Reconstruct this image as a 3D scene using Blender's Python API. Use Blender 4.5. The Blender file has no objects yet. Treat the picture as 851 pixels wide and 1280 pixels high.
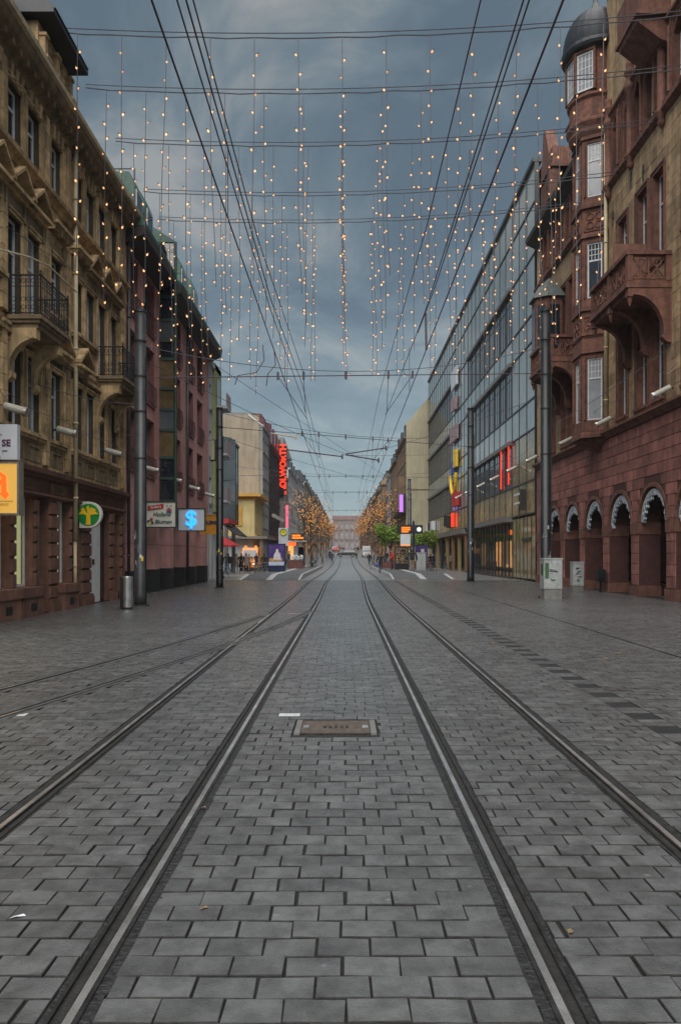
import bpy, bmesh, math, random
from mathutils import Vector, Matrix
random.seed(11)
PI = math.pi
R = math.radians
SC = bpy.context.scene
COL = SC.collection
# ------------------------------------------------------------------ camera
CAM_H = 1.55
cam_d = bpy.data.cameras.new('camera'); cam = bpy.data.objects.new('camera', cam_d); COL.objects.link(cam)
cam.location = (0, 0, CAM_H); cam.rotation_euler = (R(90), 0, 0)
cam_d.sensor_fit = 'VERTICAL'; cam_d.sensor_height = 36.0; cam_d.lens = 27.0
cam_d.shift_x = -6.5/1280; cam_d.shift_y = 54/1280
cam_d.clip_start = 0.05; cam_d.clip_end = 4000
SC.camera = cam
# ------------------------------------------------------------------ sky
SUN_EL, SUN_ROT = R(56), R(192)
world = bpy.data.worlds.new('World'); SC.world = world; world.use_nodes = True
wn, wl = world.node_tree.nodes, world.node_tree.links
wn.clear()
def N(tree, t, **kw):
    n = tree.nodes.new(t)
    for k, v in kw.items():
        if k.startswith('i_'):
            n.inputs[int(k[2:])].default_value = v
        else: setattr(n, k, v)
    return n
wt = world.node_tree
out = N(wt, 'ShaderNodeOutputWorld'); bg = N(wt, 'ShaderNodeBackground'); bg.inputs[1].default_value = 0.050
sky = N(wt, 'ShaderNodeTexSky', sky_type='NISHITA', sun_disc=False, sun_elevation=SUN_EL, sun_rotation=SUN_ROT)
tc = N(wt, 'ShaderNodeTexCoord')
# cloud layer: direction projected to a flat cloud deck so clouds shrink towards the horizon
sep = N(wt, 'ShaderNodeSeparateXYZ'); wl.new(tc.outputs['Generated'], sep.inputs[0])
zc = N(wt, 'ShaderNodeMath', operation='MAXIMUM', i_1=0.0); wl.new(sep.outputs[2], zc.inputs[0])
za = N(wt, 'ShaderNodeMath', operation='ADD', i_1=0.16); wl.new(zc.outputs[0], za.inputs[0])
dv = N(wt, 'ShaderNodeVectorMath', operation='DIVIDE'); wl.new(tc.outputs['Generated'], dv.inputs[0])
cmb = N(wt, 'ShaderNodeCombineXYZ')
for i in range(3): wl.new(za.outputs[0], cmb.inputs[i])
wl.new(cmb.outputs[0], dv.inputs[1])
mp = N(wt, 'ShaderNodeMapping'); mp.inputs['Scale'].default_value = (1.0, 0.75, 0.0); mp.inputs['Location'].default_value = (3.5, 1.7, 0)
wl.new(dv.outputs[0], mp.inputs[0])
n1 = N(wt, 'ShaderNodeTexNoise'); n1.inputs['Scale'].default_value = 2.3; n1.inputs['Detail'].default_value = 9; n1.inputs['Roughness'].default_value = 0.60; n1.inputs['Distortion'].default_value = 0.5
wl.new(mp.outputs[0], n1.inputs['Vector'])
r1 = N(wt, 'ShaderNodeValToRGB')
r1.color_ramp.elements[0].position = 0.40; r1.color_ramp.elements[0].color = (0.62, 0.86, 1.04, 1)
r1.color_ramp.elements[1].position = 0.66; r1.color_ramp.elements[1].color = (1.95, 2.02, 1.95, 1)
e = r1.color_ramp.elements.new(0.52); e.color = (0.96, 1.25, 1.40, 1)
wl.new(n1.outputs[0], r1.inputs[0])
# horizon band: flat pale teal layer near the horizon
hz = N(wt, 'ShaderNodeMapRange'); hz.inputs[1].default_value = 0.0; hz.inputs[2].default_value = 0.34; hz.inputs[3].default_value = 1; hz.inputs[4].default_value = 0
wl.new(zc.outputs[0], hz.inputs[0])
mx = N(wt, 'ShaderNodeMix', data_type='RGBA'); mx.inputs[7].default_value = (1.95, 2.58, 2.80, 1)
hf = N(wt, 'ShaderNodeMath', operation='MULTIPLY', i_1=0.8); wl.new(hz.outputs[0], hf.inputs[0])
wl.new(hf.outputs[0], mx.inputs[0]); wl.new(r1.outputs[0], mx.inputs[6])
sk = N(wt, 'ShaderNodeMix', data_type='RGBA'); sk.inputs[0].default_value = 0.90
wl.new(sky.outputs[0], sk.inputs[6]); wl.new(mx.outputs[2], sk.inputs[7])
wl.new(sk.outputs[2], bg.inputs[0]); wl.new(bg.outputs[0], out.inputs[0])
# ------------------------------------------------------------------ overcast sun
sd = bpy.data.lights.new('sun', 'SUN'); sd.energy = 1.5; sd.angle = R(76); sd.color = (1.0, 0.96, 0.90)
so = bpy.data.objects.new('sun', sd); COL.objects.link(so)
so.rotation_euler = (R(90)-SUN_EL, 0, PI - SUN_ROT + PI)
# sky sun_rotation is clockwise from +Y: direction to sun
_d = Vector((math.sin(SUN_ROT)*math.cos(SUN_EL), math.cos(SUN_ROT)*math.cos(SUN_EL), math.sin(SUN_EL)))
so.rotation_euler = _d.to_track_quat('Z', 'Y').to_euler()
SC.view_settings.view_transform = 'Standard'; SC.view_settings.look = 'None'
SC.view_settings.exposure = 1.78; SC.view_settings.gamma = 1.0; SC.view_settings.use_curve_mapping = False
SC.render.engine = 'CYCLES'
SC.cycles.max_bounces = 6; SC.cycles.caustics_reflective = False; SC.cycles.caustics_refractive = False
# ------------------------------------------------------------------ materials
MATS = {}
def newmat(name):
    m = bpy.data.materials.new(name); m.use_nodes = True; MATS[name] = m
    t = m.node_tree; b = t.nodes['Principled BSDF']
    return m, t, b
def mat(name, c, rough=0.6, metal=0.0, noise=0.15, scale=3.0, bump=0.0, bscale=40.0, piece=0.0, streak=0.0, spec=0.5, c2=None, emit=0.0, ior=None, alpha=1.0, spots=0.0, big=0.0, evar=False):
    m, t, b = newmat(name)
    b.inputs['Roughness'].default_value = rough; b.inputs['Metallic'].default_value = metal
    b.inputs['Specular IOR Level'].default_value = spec
    if ior: b.inputs['IOR'].default_value = ior
    if alpha < 1: b.inputs['Alpha'].default_value = alpha
    L = t.links
    if emit > 0:
        b.inputs['Base Color'].default_value = (*[x*0.3 for x in c], 1)
        b.inputs['Emission Color'].default_value = (*c, 1); b.inputs['Emission Strength'].default_value = emit
        if evar:
            oi = N(t, 'ShaderNodeObjectInfo'); er = N(t, 'ShaderNodeMapRange'); er.inputs[3].default_value = emit*0.45; er.inputs[4].default_value = emit*1.5
            L.new(oi.outputs['Random'], er.inputs[0]); L.new(er.outputs[0], b.inputs['Emission Strength'])
        try: m.cycles.emission_sampling = 'NONE'
        except Exception: pass
        return m
    if noise == 0 and piece == 0 and streak == 0 and bump == 0:
        b.inputs['Base Color'].default_value = (*c, 1); return m
    geo = N(t, 'ShaderNodeNewGeometry')
    nz = N(t, 'ShaderNodeTexNoise'); nz.inputs['Scale'].default_value = scale; nz.inputs['Detail'].default_value = 8; nz.inputs['Roughness'].default_value = 0.65
    L.new(geo.outputs['Position'], nz.inputs['Vector'])
    ca = [x*(1-noise*1.6) for x in c]; cb = [min(1, x*(1+noise*1.6)) for x in c] if c2 is None else c2
    rp = N(t, 'ShaderNodeValToRGB'); rp.color_ramp.elements[0].position = 0.3; rp.color_ramp.elements[1].position = 0.7
    rp.color_ramp.elements[0].color = (*ca, 1); rp.color_ramp.elements[1].color = (*cb, 1)
    L.new(nz.outputs[0], rp.inputs[0]); cur = rp.outputs[0]
    def mul(cur, val, lo, hi):
        mr = N(t, 'ShaderNodeMapRange'); mr.inputs[3].default_value = lo; mr.inputs[4].default_value = hi
        L.new(val, mr.inputs[0])
        vm = N(t, 'ShaderNodeVectorMath', operation='SCALE'); L.new(cur, vm.inputs[0]); L.new(mr.outputs[0], vm.inputs['Scale'])
        return vm.outputs[0]
    if piece:
        oi = N(t, 'ShaderNodeObjectInfo')
        ad = N(t, 'ShaderNodeMath', operation='ADD'); L.new(oi.outputs['Random'], ad.inputs[0]); L.new(geo.outputs['Random Per Island'], ad.inputs[1])
        fr = N(t, 'ShaderNodeMath', operation='FRACT'); L.new(ad.outputs[0], fr.inputs[0])
        cur = mul(cur, fr.outputs[0], 1-piece, 1+piece)
    if big:
        n2 = N(t, 'ShaderNodeTexNoise'); n2.inputs['Scale'].default_value = 0.55; n2.inputs['Detail'].default_value = 7; n2.inputs['Roughness'].default_value = 0.7; L.new(geo.outputs['Position'], n2.inputs['Vector'])
        mr = N(t, 'ShaderNodeMapRange'); mr.inputs[1].default_value = 0.3; mr.inputs[2].default_value = 0.7; mr.inputs[3].default_value = 1-big; mr.inputs[4].default_value = 1+big; L.new(n2.outputs[0], mr.inputs[0])
        vm = N(t, 'ShaderNodeVectorMath', operation='SCALE'); L.new(cur, vm.inputs[0]); L.new(mr.outputs[0], vm.inputs['Scale']); cur = vm.outputs[0]
    if spots:
        vo = N(t, 'ShaderNodeTexVoronoi'); vo.inputs['Scale'].default_value = 4.5; vo.inputs['Randomness'].default_value = 1.0; L.new(geo.outputs['Position'], vo.inputs['Vector'])
        mr = N(t, 'ShaderNodeMapRange'); mr.inputs[1].default_value = 0.055; mr.inputs[2].default_value = 0.085; mr.inputs[3].default_value = spots; mr.inputs[4].default_value = 0.0; L.new(vo.outputs['Distance'], mr.inputs[0])
        sx = N(t, 'ShaderNodeSeparateColor'); L.new(vo.outputs['Color'], sx.inputs[0]); gt = N(t, 'ShaderNodeMath', operation='GREATER_THAN', i_1=0.55); L.new(sx.outputs[0], gt.inputs[0])
        mu = N(t, 'ShaderNodeMath', operation='MULTIPLY'); L.new(mr.outputs[0], mu.inputs[0]); L.new(gt.outputs[0], mu.inputs[1])
        md_ = N(t, 'ShaderNodeMix', data_type='RGBA'); L.new(mu.outputs[0], md_.inputs[0]); L.new(cur, md_.inputs[6]); md_.inputs[7].default_value = (0.26, 0.26, 0.26, 1); cur = md_.outputs[2]
    if streak:
        mpp = N(t, 'ShaderNodeMapping'); mpp.inputs['Scale'].default_value = (2.2, 2.2, 0.22); L.new(geo.outputs['Position'], mpp.inputs[0])
        ns = N(t, 'ShaderNodeTexNoise'); ns.inputs['Scale'].default_value = 1.6; ns.inputs['Detail'].default_value = 7; ns.inputs['Roughness'].default_value = 0.7
        L.new(mpp.outputs[0], ns.inputs['Vector'])
        mr = N(t, 'ShaderNodeMapRange'); mr.inputs[1].default_value = 0.42; mr.inputs[2].default_value = 0.72; mr.inputs[3].default_value = 1.0; mr.inputs[4].default_value = 1-streak
        L.new(ns.outputs[0], mr.inputs[0])
        vm = N(t, 'ShaderNodeVectorMath', operation='SCALE'); L.new(cur, vm.inputs[0]); L.new(mr.outputs[0], vm.inputs['Scale']); cur = vm.outputs[0]
    L.new(cur, b.inputs['Base Color'])
    if bump:
        nb = N(t, 'ShaderNodeTexNoise'); nb.inputs['Scale'].default_value = bscale; nb.inputs['Detail'].default_value = 5
        L.new(geo.outputs['Position'], nb.inputs['Vector'])
        bp = N(t, 'ShaderNodeBump'); bp.inputs['Strength'].default_value = bump; bp.inputs['Distance'].default_value = 0.02
        L.new(nb.outputs[0], bp.inputs['Height']); L.new(bp.outputs[0], b.inputs['Normal'])
        rr = N(t, 'ShaderNodeMapRange'); rr.inputs[3].default_value = max(0.02, rough-0.12); rr.inputs[4].default_value = min(1, rough+0.12)
        L.new(nz.outputs[0], rr.inputs[0]); L.new(rr.outputs[0], b.inputs['Roughness'])
    return m
mat('paver', (0.090, 0.092, 0.094), 0.27, noise=0.24, scale=6.5, bump=0.30, bscale=120, piece=0.17, spec=0.65, spots=0.3, big=0.22)
mat('paver_edge', (0.022, 0.021, 0.020), 0.9, noise=0.4, scale=20)
mat('paver_dark', (0.016, 0.0165, 0.017), 0.6, noise=0.2, scale=5, bump=0.4, bscale=90, piece=0.15)
mat('paver_light', (0.42, 0.43, 0.44), 0.6, noise=0.15, scale=9, bump=0.4, bscale=90, piece=0.1)
mat('joint', (0.016, 0.0155, 0.015), 0.95, noise=0.4, scale=14, bump=0.8, bscale=60)
mat('tar', (0.018, 0.018, 0.019), 0.55, noise=0.4, scale=18, bump=1.0, bscale=38)
mat('steel', (0.52, 0.515, 0.51), 0.24, metal=0.82, noise=0.15, scale=2.5, bump=0.05, bscale=70, c2=(0.88, 0.875, 0.87))
mat('steel_worn', (0.060, 0.059, 0.058), 0.40, metal=0.7, noise=0.3, scale=7, bump=0.2, bscale=60)
mat('steel_dark', (0.05, 0.043, 0.038), 0.5, metal=0.5, noise=0.4, scale=16, bump=0.4)
mat('rust_plate', (0.105, 0.083, 0.07), 0.6, metal=0.25, noise=0.3, scale=14, bump=0.6, bscale=120)
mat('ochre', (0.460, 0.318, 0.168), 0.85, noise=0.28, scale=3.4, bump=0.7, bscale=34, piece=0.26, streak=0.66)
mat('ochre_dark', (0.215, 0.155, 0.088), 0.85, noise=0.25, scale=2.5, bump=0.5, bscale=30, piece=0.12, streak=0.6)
mat('mortar_ochre', (0.07, 0.052, 0.032), 0.9, noise=0.2)
mat('brownstone', (0.165, 0.078, 0.054), 0.8, noise=0.25, scale=3, bump=0.5, bscale=30, piece=0.18, streak=0.45)
mat('redstone', (0.250, 0.098, 0.080), 0.82, noise=0.25, scale=2.6, bump=0.6, bscale=32, piece=0.26, streak=0.5, big=0.15)
mat('redstone_trim', (0.165, 0.070, 0.048), 0.82, noise=0.3, scale=4.5, bump=0.7, bscale=30, piece=0.18, streak=0.6)
mat('mortar_red', (0.06, 0.022, 0.018), 0.9, noise=0.2)
mat('r_ochre', (0.390, 0.265, 0.150), 0.85, noise=0.25, scale=2.6, bump=0.6, bscale=30, piece=0.24, streak=0.6)
mat('pink', (0.470, 0.245, 0.225), 0.8, noise=0.12, scale=1.2, bump=0.25, bscale=45, piece=0.05, streak=0.35)
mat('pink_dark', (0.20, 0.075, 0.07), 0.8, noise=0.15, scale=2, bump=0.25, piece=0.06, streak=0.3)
mat('slate', (0.030, 0.034, 0.044), 0.5, noise=0.3, scale=3, bump=0.3, piece=0.3)
mat('copper_green', (0.050, 0.115, 0.088), 0.6, noise=0.3, scale=1.6, bump=0.15, piece=0.1, streak=0.4)
mat('copper_pale', (0.085, 0.10, 0.095), 0.6, noise=0.25, scale=2.5, bump=0.2, streak=0.4)
mat('dark_green', (0.018, 0.045, 0.035), 0.45, noise=0.2)
mat('eave_dark', (0.035, 0.030, 0.028), 0.7, noise=0.25, scale=4)
mat('white_frame', (0.62, 0.63, 0.64), 0.5, noise=0.1, scale=6, streak=0.15)
mat('cream_pipe', (0.50, 0.42, 0.27), 0.55, noise=0.15, scale=3, streak=0.3)
mat('white_paint', (0.66, 0.67, 0.68), 0.5, noise=0.08, scale=4, streak=0.2)
mat('black_iron', (0.016, 0.016, 0.018), 0.45, noise=0.3, scale=8, bump=0.2)
mat('glass', (0.016, 0.020, 0.026), 0.06, noise=0.35, scale=0.8, spec=0.8, ior=1.55)
mat('glass_curtain', (0.27, 0.28, 0.30), 0.12, noise=0.14, scale=1.5, spec=0.6)
mat('glass_office', (0.070, 0.085, 0.095), 0.05, noise=0.25, scale=0.35, piece=0.3, spec=1.0, ior=1.75)
mat('glass_panel', (0.230, 0.265, 0.265), 0.10, noise=0.15, scale=0.5, piece=0.16, spec=1.0, ior=1.8)
mat('glass_gold_reflection', (0.290, 0.225, 0.110), 0.10, noise=0.3, scale=1.1, piece=0.2, spec=0.9, ior=1.6)  # gold base colour paints in the reflection of a golden building
mat('mullion', (0.050, 0.050, 0.052), 0.4, metal=0.3, noise=0.1)
mat('hood_grey', (0.17, 0.165, 0.165), 0.5, metal=0.2, noise=0.12, streak=0.2)
mat('pole_grey', (0.050, 0.053, 0.057), 0.42, metal=0.2, noise=0.22, scale=2.2, bump=0.15, bscale=30, streak=0.4)
mat('pole_dark', (0.014, 0.016, 0.019), 0.40, metal=0.2, noise=0.3, scale=2.2, bump=0.15, bscale=30, streak=0.4)
mat('stainless', (0.48, 0.47, 0.45), 0.32, metal=0.9, noise=0.15, scale=6, bump=0.08)
mat('wire', (0.075, 0.045, 0.060), 0.5, noise=0.2)
mat('wire_thin', (0.080, 0.082, 0.098), 0.6, noise=0.2)
mat('cabinet', (0.33, 0.35, 0.35), 0.55, noise=0.18, scale=7, bump=0.1, streak=0.35)
mat('marker_black', (0.02, 0.02, 0.022), 0.6, noise=0.2, scale=20)
mat('marker_green', (0.03, 0.09, 0.03), 0.6, noise=0.2, scale=20)
mat('bulb', (1.0, 0.48, 0.20), emit=0.40, evar=True)
mat('bulb_tree', (1.0, 0.40, 0.07), emit=0.55)
mat('glass_amber_reflection', (0.110, 0.082, 0.040), 0.08, noise=0.4, scale=1.2, spec=0.8)  # amber base colour paints the yellowish interior reflection into the bay panes
mat('floodlight', (0.40, 0.385, 0.33), 0.45, noise=0.12, scale=6)
mat('sign_white', (0.55, 0.58, 0.62), 0.35, noise=0.05)
mat('sign_cream', (0.62, 0.60, 0.52), 0.4, noise=0.06)
mat('purple_ink', (0.07, 0.015, 0.06), 0.5, noise=0)
mat('sign_amber', (0.80, 0.44, 0.08), emit=0.22)
mat('sign_red_lit', (1.0, 0.085, 0.006), emit=0.55)
mat('neon_red', (1.0, 0.04, 0.010), emit=0.42)
mat('neon_blue', (0.03, 0.36, 1.0), emit=0.5)
mat('neon_pink', (0.85, 0.16, 0.25), emit=0.28)
mat('neon_violet', (0.42, 0.16, 0.62), emit=0.4)
mat('led_orange', (1.0, 0.20, 0.01), emit=0.42)
mat('shop_warm', (1.0, 0.47, 0.14), emit=0.30)
mat('shop_dim', (0.75, 0.42, 0.16), emit=0.09)
mat('shop_green', (0.50, 0.50, 0.25), emit=0.40)
mat('lamp_face', (0.85, 0.9, 0.9), emit=0.25)
mat('tail_red', (1.0, 0.06, 0.02), emit=0.5)
mat('head_white', (1.0, 0.93, 0.8), emit=0.3)
mat('sign_green', (0.01, 0.22, 0.035), 0.4, noise=0.1)
mat('sign_yellow', (0.80, 0.50, 0.02), 0.4, noise=0.1)
mat('sign_orange', (0.50, 0.21, 0.015), 0.5, noise=0.1)
mat('ink_blue', (0.02, 0.025, 0.09), 0.5, noise=0)
mat('ink_green', (0.015, 0.09, 0.06), 0.5, noise=0)
mat('ink_red', (0.45, 0.02, 0.02), 0.5, noise=0)
mat('paint_blue', (0.03, 0.07, 0.30), 0.45, noise=0.1)
mat('awning_red', (0.42, 0.025, 0.03), 0.7, noise=0.15)
mat('black_part', (0.010, 0.010, 0.011), 0.7, noise=0.2)
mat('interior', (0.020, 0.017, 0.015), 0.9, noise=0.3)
mat('garland', (0.55, 0.60, 0.66), 0.7, noise=0.12, scale=8, bump=0.4)
mat('beige_wall', (0.290, 0.245, 0.185), 0.85, noise=0.12, scale=0.6, streak=0.28, bump=0.1)
mat('cream_wall', (0.385, 0.345, 0.235), 0.85, noise=0.10, scale=0.5, streak=0.25, bump=0.1)
mat('grey_wall', (0.225, 0.225, 0.220), 0.85, noise=0.12, scale=0.7, streak=0.25)
mat('bluegrey_wall', (0.250, 0.275, 0.300), 0.8, noise=0.1, scale=0.7, streak=0.2)
mat('white_wall', (0.40, 0.42, 0.44), 0.8, noise=0.1, scale=0.7, streak=0.25)
mat('lime_wall', (0.270, 0.300, 0.115), 0.8, noise=0.1, scale=0.7, streak=0.2)
mat('yellow_wall', (0.470, 0.370, 0.170), 0.8, noise=0.1, scale=0.7, streak=0.25)
mat('yellow_trim', (0.43, 0.23, 0.035), 0.7, noise=0.12)
mat('dark_facade', (0.024, 0.017, 0.020), 0.6, noise=0.2, scale=1)
mat('burgundy', (0.105, 0.024, 0.038), 0.6, noise=0.15, scale=1)
mat('brown_wall', (0.190, 0.125, 0.075), 0.85, noise=0.2, scale=0.8, streak=0.3)
mat('palace_stone', (0.235, 0.180, 0.165), 0.85, noise=0.15, scale=0.3, streak=0.2)  # stone colour greyed to paint in distance haze
mat('tile_roof', (0.125, 0.065, 0.062), 0.8, noise=0.2, scale=0.5)
mat('asphalt', (0.075, 0.078, 0.082), 0.75, noise=0.2, scale=1.2, bump=0.3, bscale=20)
mat('platform', (0.085, 0.088, 0.092), 0.7, noise=0.2, scale=2.5, bump=0.3, bscale=40)
mat('kerb', (0.36, 0.37, 0.38), 0.7, noise=0.15, scale=3, bump=0.2)
mat('bark', (0.040, 0.030, 0.024), 0.9, noise=0.3, scale=6, bump=0.5)
mat('leaf', (0.130, 0.205, 0.022), 0.7, noise=0.35, scale=2.0, piece=0.4)
mat('brick_box', (0.120, 0.045, 0.036), 0.8, noise=0.2, scale=5)
mat('skin', (0.42, 0.24, 0.17), 0.6, noise=0.05)
mat('hair_brown', (0.05, 0.028, 0.016), 0.6, noise=0.2)
mat('hair_fair', (0.20, 0.12, 0.05), 0.6, noise=0.2)
for nme, c in dict(cloth_black=(0.012, 0.012, 0.014), cloth_navy=(0.018, 0.022, 0.04), cloth_beige=(0.26, 0.19, 0.13), cloth_rose=(0.25, 0.17, 0.15), cloth_red=(0.42, 0.018, 0.018), cloth_grey=(0.13, 0.14, 0.15), cloth_khaki=(0.24, 0.20, 0.14), jeans=(0.045, 0.075, 0.13), shoe=(0.015, 0.013, 0.012)).items():
    mat(nme, c, 0.85, noise=0.2, scale=9)
mat('car_dark', (0.018, 0.022, 0.026), 0.25, noise=0.1, spec=0.7)
mat('car_red', (0.25, 0.02, 0.02), 0.3, noise=0.1)
mat('car_silver', (0.30, 0.31, 0.33), 0.3, metal=0.4, noise=0.1)
mat('van_white', (0.34, 0.36, 0.39), 0.4, noise=0.08)
mat('van_orange', (0.72, 0.27, 0.06), 0.4, noise=0.08)
mat('rubber', (0.012, 0.012, 0.012), 0.8, noise=0.2)
mat('poster_purple', (0.065, 0.035, 0.150), 0.3, noise=0.5, scale=3.5)
mat('poster_figure', (0.55, 0.52, 0.55), 0.4, noise=0.2, scale=8)
mat('poster_gold', (0.45, 0.26, 0.05), 0.4, noise=0.3, scale=8)
mat('poster_pale', (0.40, 0.45, 0.58), 0.4, noise=0.15, scale=6)
mat('concrete', (0.17, 0.165, 0.155), 0.85, noise=0.2, scale=2, streak=0.4, bump=0.2)
mat('wood_col', (0.20, 0.105, 0.045), 0.6, noise=0.2, scale=3, streak=0.2)
mat('gold_col', (0.22, 0.165, 0.07), 0.5, noise=0.15, scale=3)
mat('post_navy', (0.012, 0.018, 0.060), 0.4, noise=0.1)
mat('leaf_litter', (0.17, 0.115, 0.065), 0.9, noise=0.3, scale=30)
# ------------------------------------------------------------------ mesh helpers
WLOC = {}
class MB:
    def __init__(s): s.v = []; s.f = []; s.mi = []
    def add(s, vs, fs):
        o = len(s.v); s.v.extend([tuple(p) for p in vs]); s.f.extend([tuple(i+o for i in f) for f in fs]); return s
    def hexa(s, p):
        return s.add(p, [(0, 3, 2, 1), (4, 5, 6, 7), (0, 1, 5, 4), (1, 2, 6, 5), (2, 3, 7, 6), (3, 0, 4, 7)])
    def box(s, x0, x1, y0, y1, z0, z1):
        if x0 > x1: x0, x1 = x1, x0
        if y0 > y1: y0, y1 = y1, y0
        return s.hexa([(x0, y0, z0), (x1, y0, z0), (x1, y1, z0), (x0, y1, z0), (x0, y0, z1), (x1, y0, z1), (x1, y1, z1), (x0, y1, z1)])
    def fbox(s, F, u0, u1, d0, d1, z0, z1):
        if u0 > u1: u0, u1 = u1, u0
        if d0 > d1: d0, d1 = d1, d0
        P = F.p
        q = [P(u0, d0, z0), P(u0, d1, z0), P(u1, d1, z0), P(u1, d0, z0), P(u0, d0, z1), P(u0, d1, z1), P(u1, d1, z1), P(u1, d0, z1)]
        if not F.flip: q = [q[0], q[1], q[2], q[3], q[4], q[5], q[6], q[7]]
        else: q = [q[3], q[2], q[1], q[0], q[7], q[6], q[5], q[4]]
        return s.hexa(q)
    def fprism(s, F, poly, u0, u1):
        """polygon of (d, z) extruded along u"""
        n = len(poly)
        vs = [F.p(u0, d, z) for d, z in poly] + [F.p(u1, d, z) for d, z in poly]
        fs = [tuple(range(n)), tuple(range(2*n-1, n-1, -1))] + [(i, n+i, n+(i+1) % n, (i+1) % n) for i in range(n)]
        return s.add(vs, fs)
    def fpoly(s, F, poly, d0, d1):
        """polygon of (u, z) extruded along d"""
        n = len(poly)
        vs = [F.p(u, d0, z) for u, z in poly] + [F.p(u, d1, z) for u, z in poly]
        fs = [tuple(range(n)), tuple(range(2*n-1, n-1, -1))] + [(i, n+i, n+(i+1) % n, (i+1) % n) for i in range(n)]
        return s.add(vs, fs)
    def prism(s, poly, z0, z1):
        n = len(poly)
        vs = [(x, y, z0) for x, y in poly] + [(x, y, z1) for x, y in poly]
        fs = [tuple(range(n-1, -1, -1)), tuple(range(n, 2*n))] + [(i, (i+1) % n, n+(i+1) % n, n+i) for i in range(n)]
        return s.add(vs, fs)
    def tube(s, pts, r, n=6, cap=True):
        pts = [Vector(p) for p in pts]; rs = r if isinstance(r, (list, tuple)) else [r]*len(pts)
        vs = []; fs = []
        prev = None
        for i, p in enumerate(pts):
            t = (pts[min(i+1, len(pts)-1)] - pts[max(i-1, 0)])
            if t.length < 1e-9: t = Vector((0, 0, 1))
            t.normalize()
            a = Vector((0, 0, 1)) if abs(t.z) < 0.92 else Vector((1, 0, 0))
            if prev is not None: a = prev
            x = (a - t*a.dot(t)); x.normalize(); y = t.cross(x); prev = x
            for k in range(n):
                an = 2*PI*k/n
                vs.append(p + (x*math.cos(an) + y*math.sin(an))*rs[i])
        for i in range(len(pts)-1):
            for k in range(n):
                a0 = i*n+k; a1 = i*n+(k+1) % n
                fs.append((a0, a1, a1+n, a0+n))
        if cap:
            fs.append(tuple(range(n-1, -1, -1))); fs.append(tuple(range((len(pts)-1)*n, len(pts)*n)))
        return s.add(vs, fs)
    def lathe(s, prof, c=(0, 0), n=16, a0=0.0, a1=2*PI):
        full = abs(a1-a0-2*PI) < 1e-6
        m = n if full else n+1
        vs = []; fs = []
        for r, z in prof:
            for k in range(m):
                an = a0 + (a1-a0)*k/n
                vs.append((c[0]+r*math.cos(an), c[1]+r*math.sin(an), z))
        for i in range(len(prof)-1):
            for k in range(n):
                k2 = (k+1) % m
                fs.append((i*m+k, i*m+k2, (i+1)*m+k2, (i+1)*m+k))
        if full:
            if prof[0][0] > 1e-6: fs.append(tuple(range(m-1, -1, -1)))
            if prof[-1][0] > 1e-6: fs.append(tuple(range((len(prof)-1)*m, len(prof)*m)))
        return s.add(vs, fs)
    def mesh(s, name, m, off=None, smooth=False):
        me = bpy.data.meshes.new(name)
        v = s.v if off is None else [(a-off[0], b-off[1], c-off[2]) for a, b, c in s.v]
        me.from_pydata(v, [], s.f); me.materials.append(MATS[m] if isinstance(m, str) else m)
        if smooth:
            me.polygons.foreach_set('use_smooth', [True]*len(me.polygons))
        me.update()
        return me
    def build(s, name, m, parent=None, smooth=False, kind=None, local=False):
        off = None if (parent is None or local) else WLOC.get(parent.name)
        me = s.mesh(name, m, off, smooth)
        return link(name, me, parent, kind=kind)
def link(name, me, parent=None, loc=None, rot=None, kind=None, scale=None):
    """loc is a world position when parent is unrotated"""
    o = bpy.data.objects.new(name, me); COL.objects.link(o)
    po = WLOC.get(parent.name, Vector((0, 0, 0))) if parent else Vector((0, 0, 0))
    if parent: o.parent = parent
    if loc is not None:
        o.location = Vector(loc) - po; WLOC[o.name] = Vector(loc)
    else: WLOC[o.name] = po.copy()
    if rot is not None: o.rotation_euler = rot
    if scale is not None: o.scale = scale
    if kind: o['kind'] = kind
    return o
def thing(name, label, cat, loc=(0, 0, 0), rz=0.0, group=None):
    o = bpy.data.objects.new(name, None); COL.objects.link(o); o.empty_display_size = 0.2
    o.location = loc; o.rotation_euler = (0, 0, rz); o['label'] = label; o['category'] = cat
    if group: o['group'] = group
    WLOC[o.name] = Vector(loc)
    return o
def tag(o, label, cat, group=None):
    o['label'] = label; o['category'] = cat
    if group: o['group'] = group
    return o
class Fac:
    """facade frame: u along the wall, d outwards, z up"""
    def __init__(s, ox, oy, ang):      # ang: direction of the outward normal
        s.o = (ox, oy); s.d = (math.cos(ang), math.sin(ang)); s.ang = ang
        u = (-s.d[1], s.d[0]); s.flip = False
        if u[1] < -1e-6 or (abs(u[1]) < 1e-6 and u[0] < 0): u = (-u[0], -u[1]); s.flip = True
        s.u = u
    def p(s, u, d, z): return (s.o[0]+s.u[0]*u+s.d[0]*d, s.o[1]+s.u[1]*u+s.d[1]*d, z)
CACHE = {}
def cached(key, fn, m, smooth=False):
    k = (key, m)
    if k not in CACHE: CACHE[k] = fn().mesh(str(key[0]), m, smooth=smooth)
    return CACHE[k]
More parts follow.
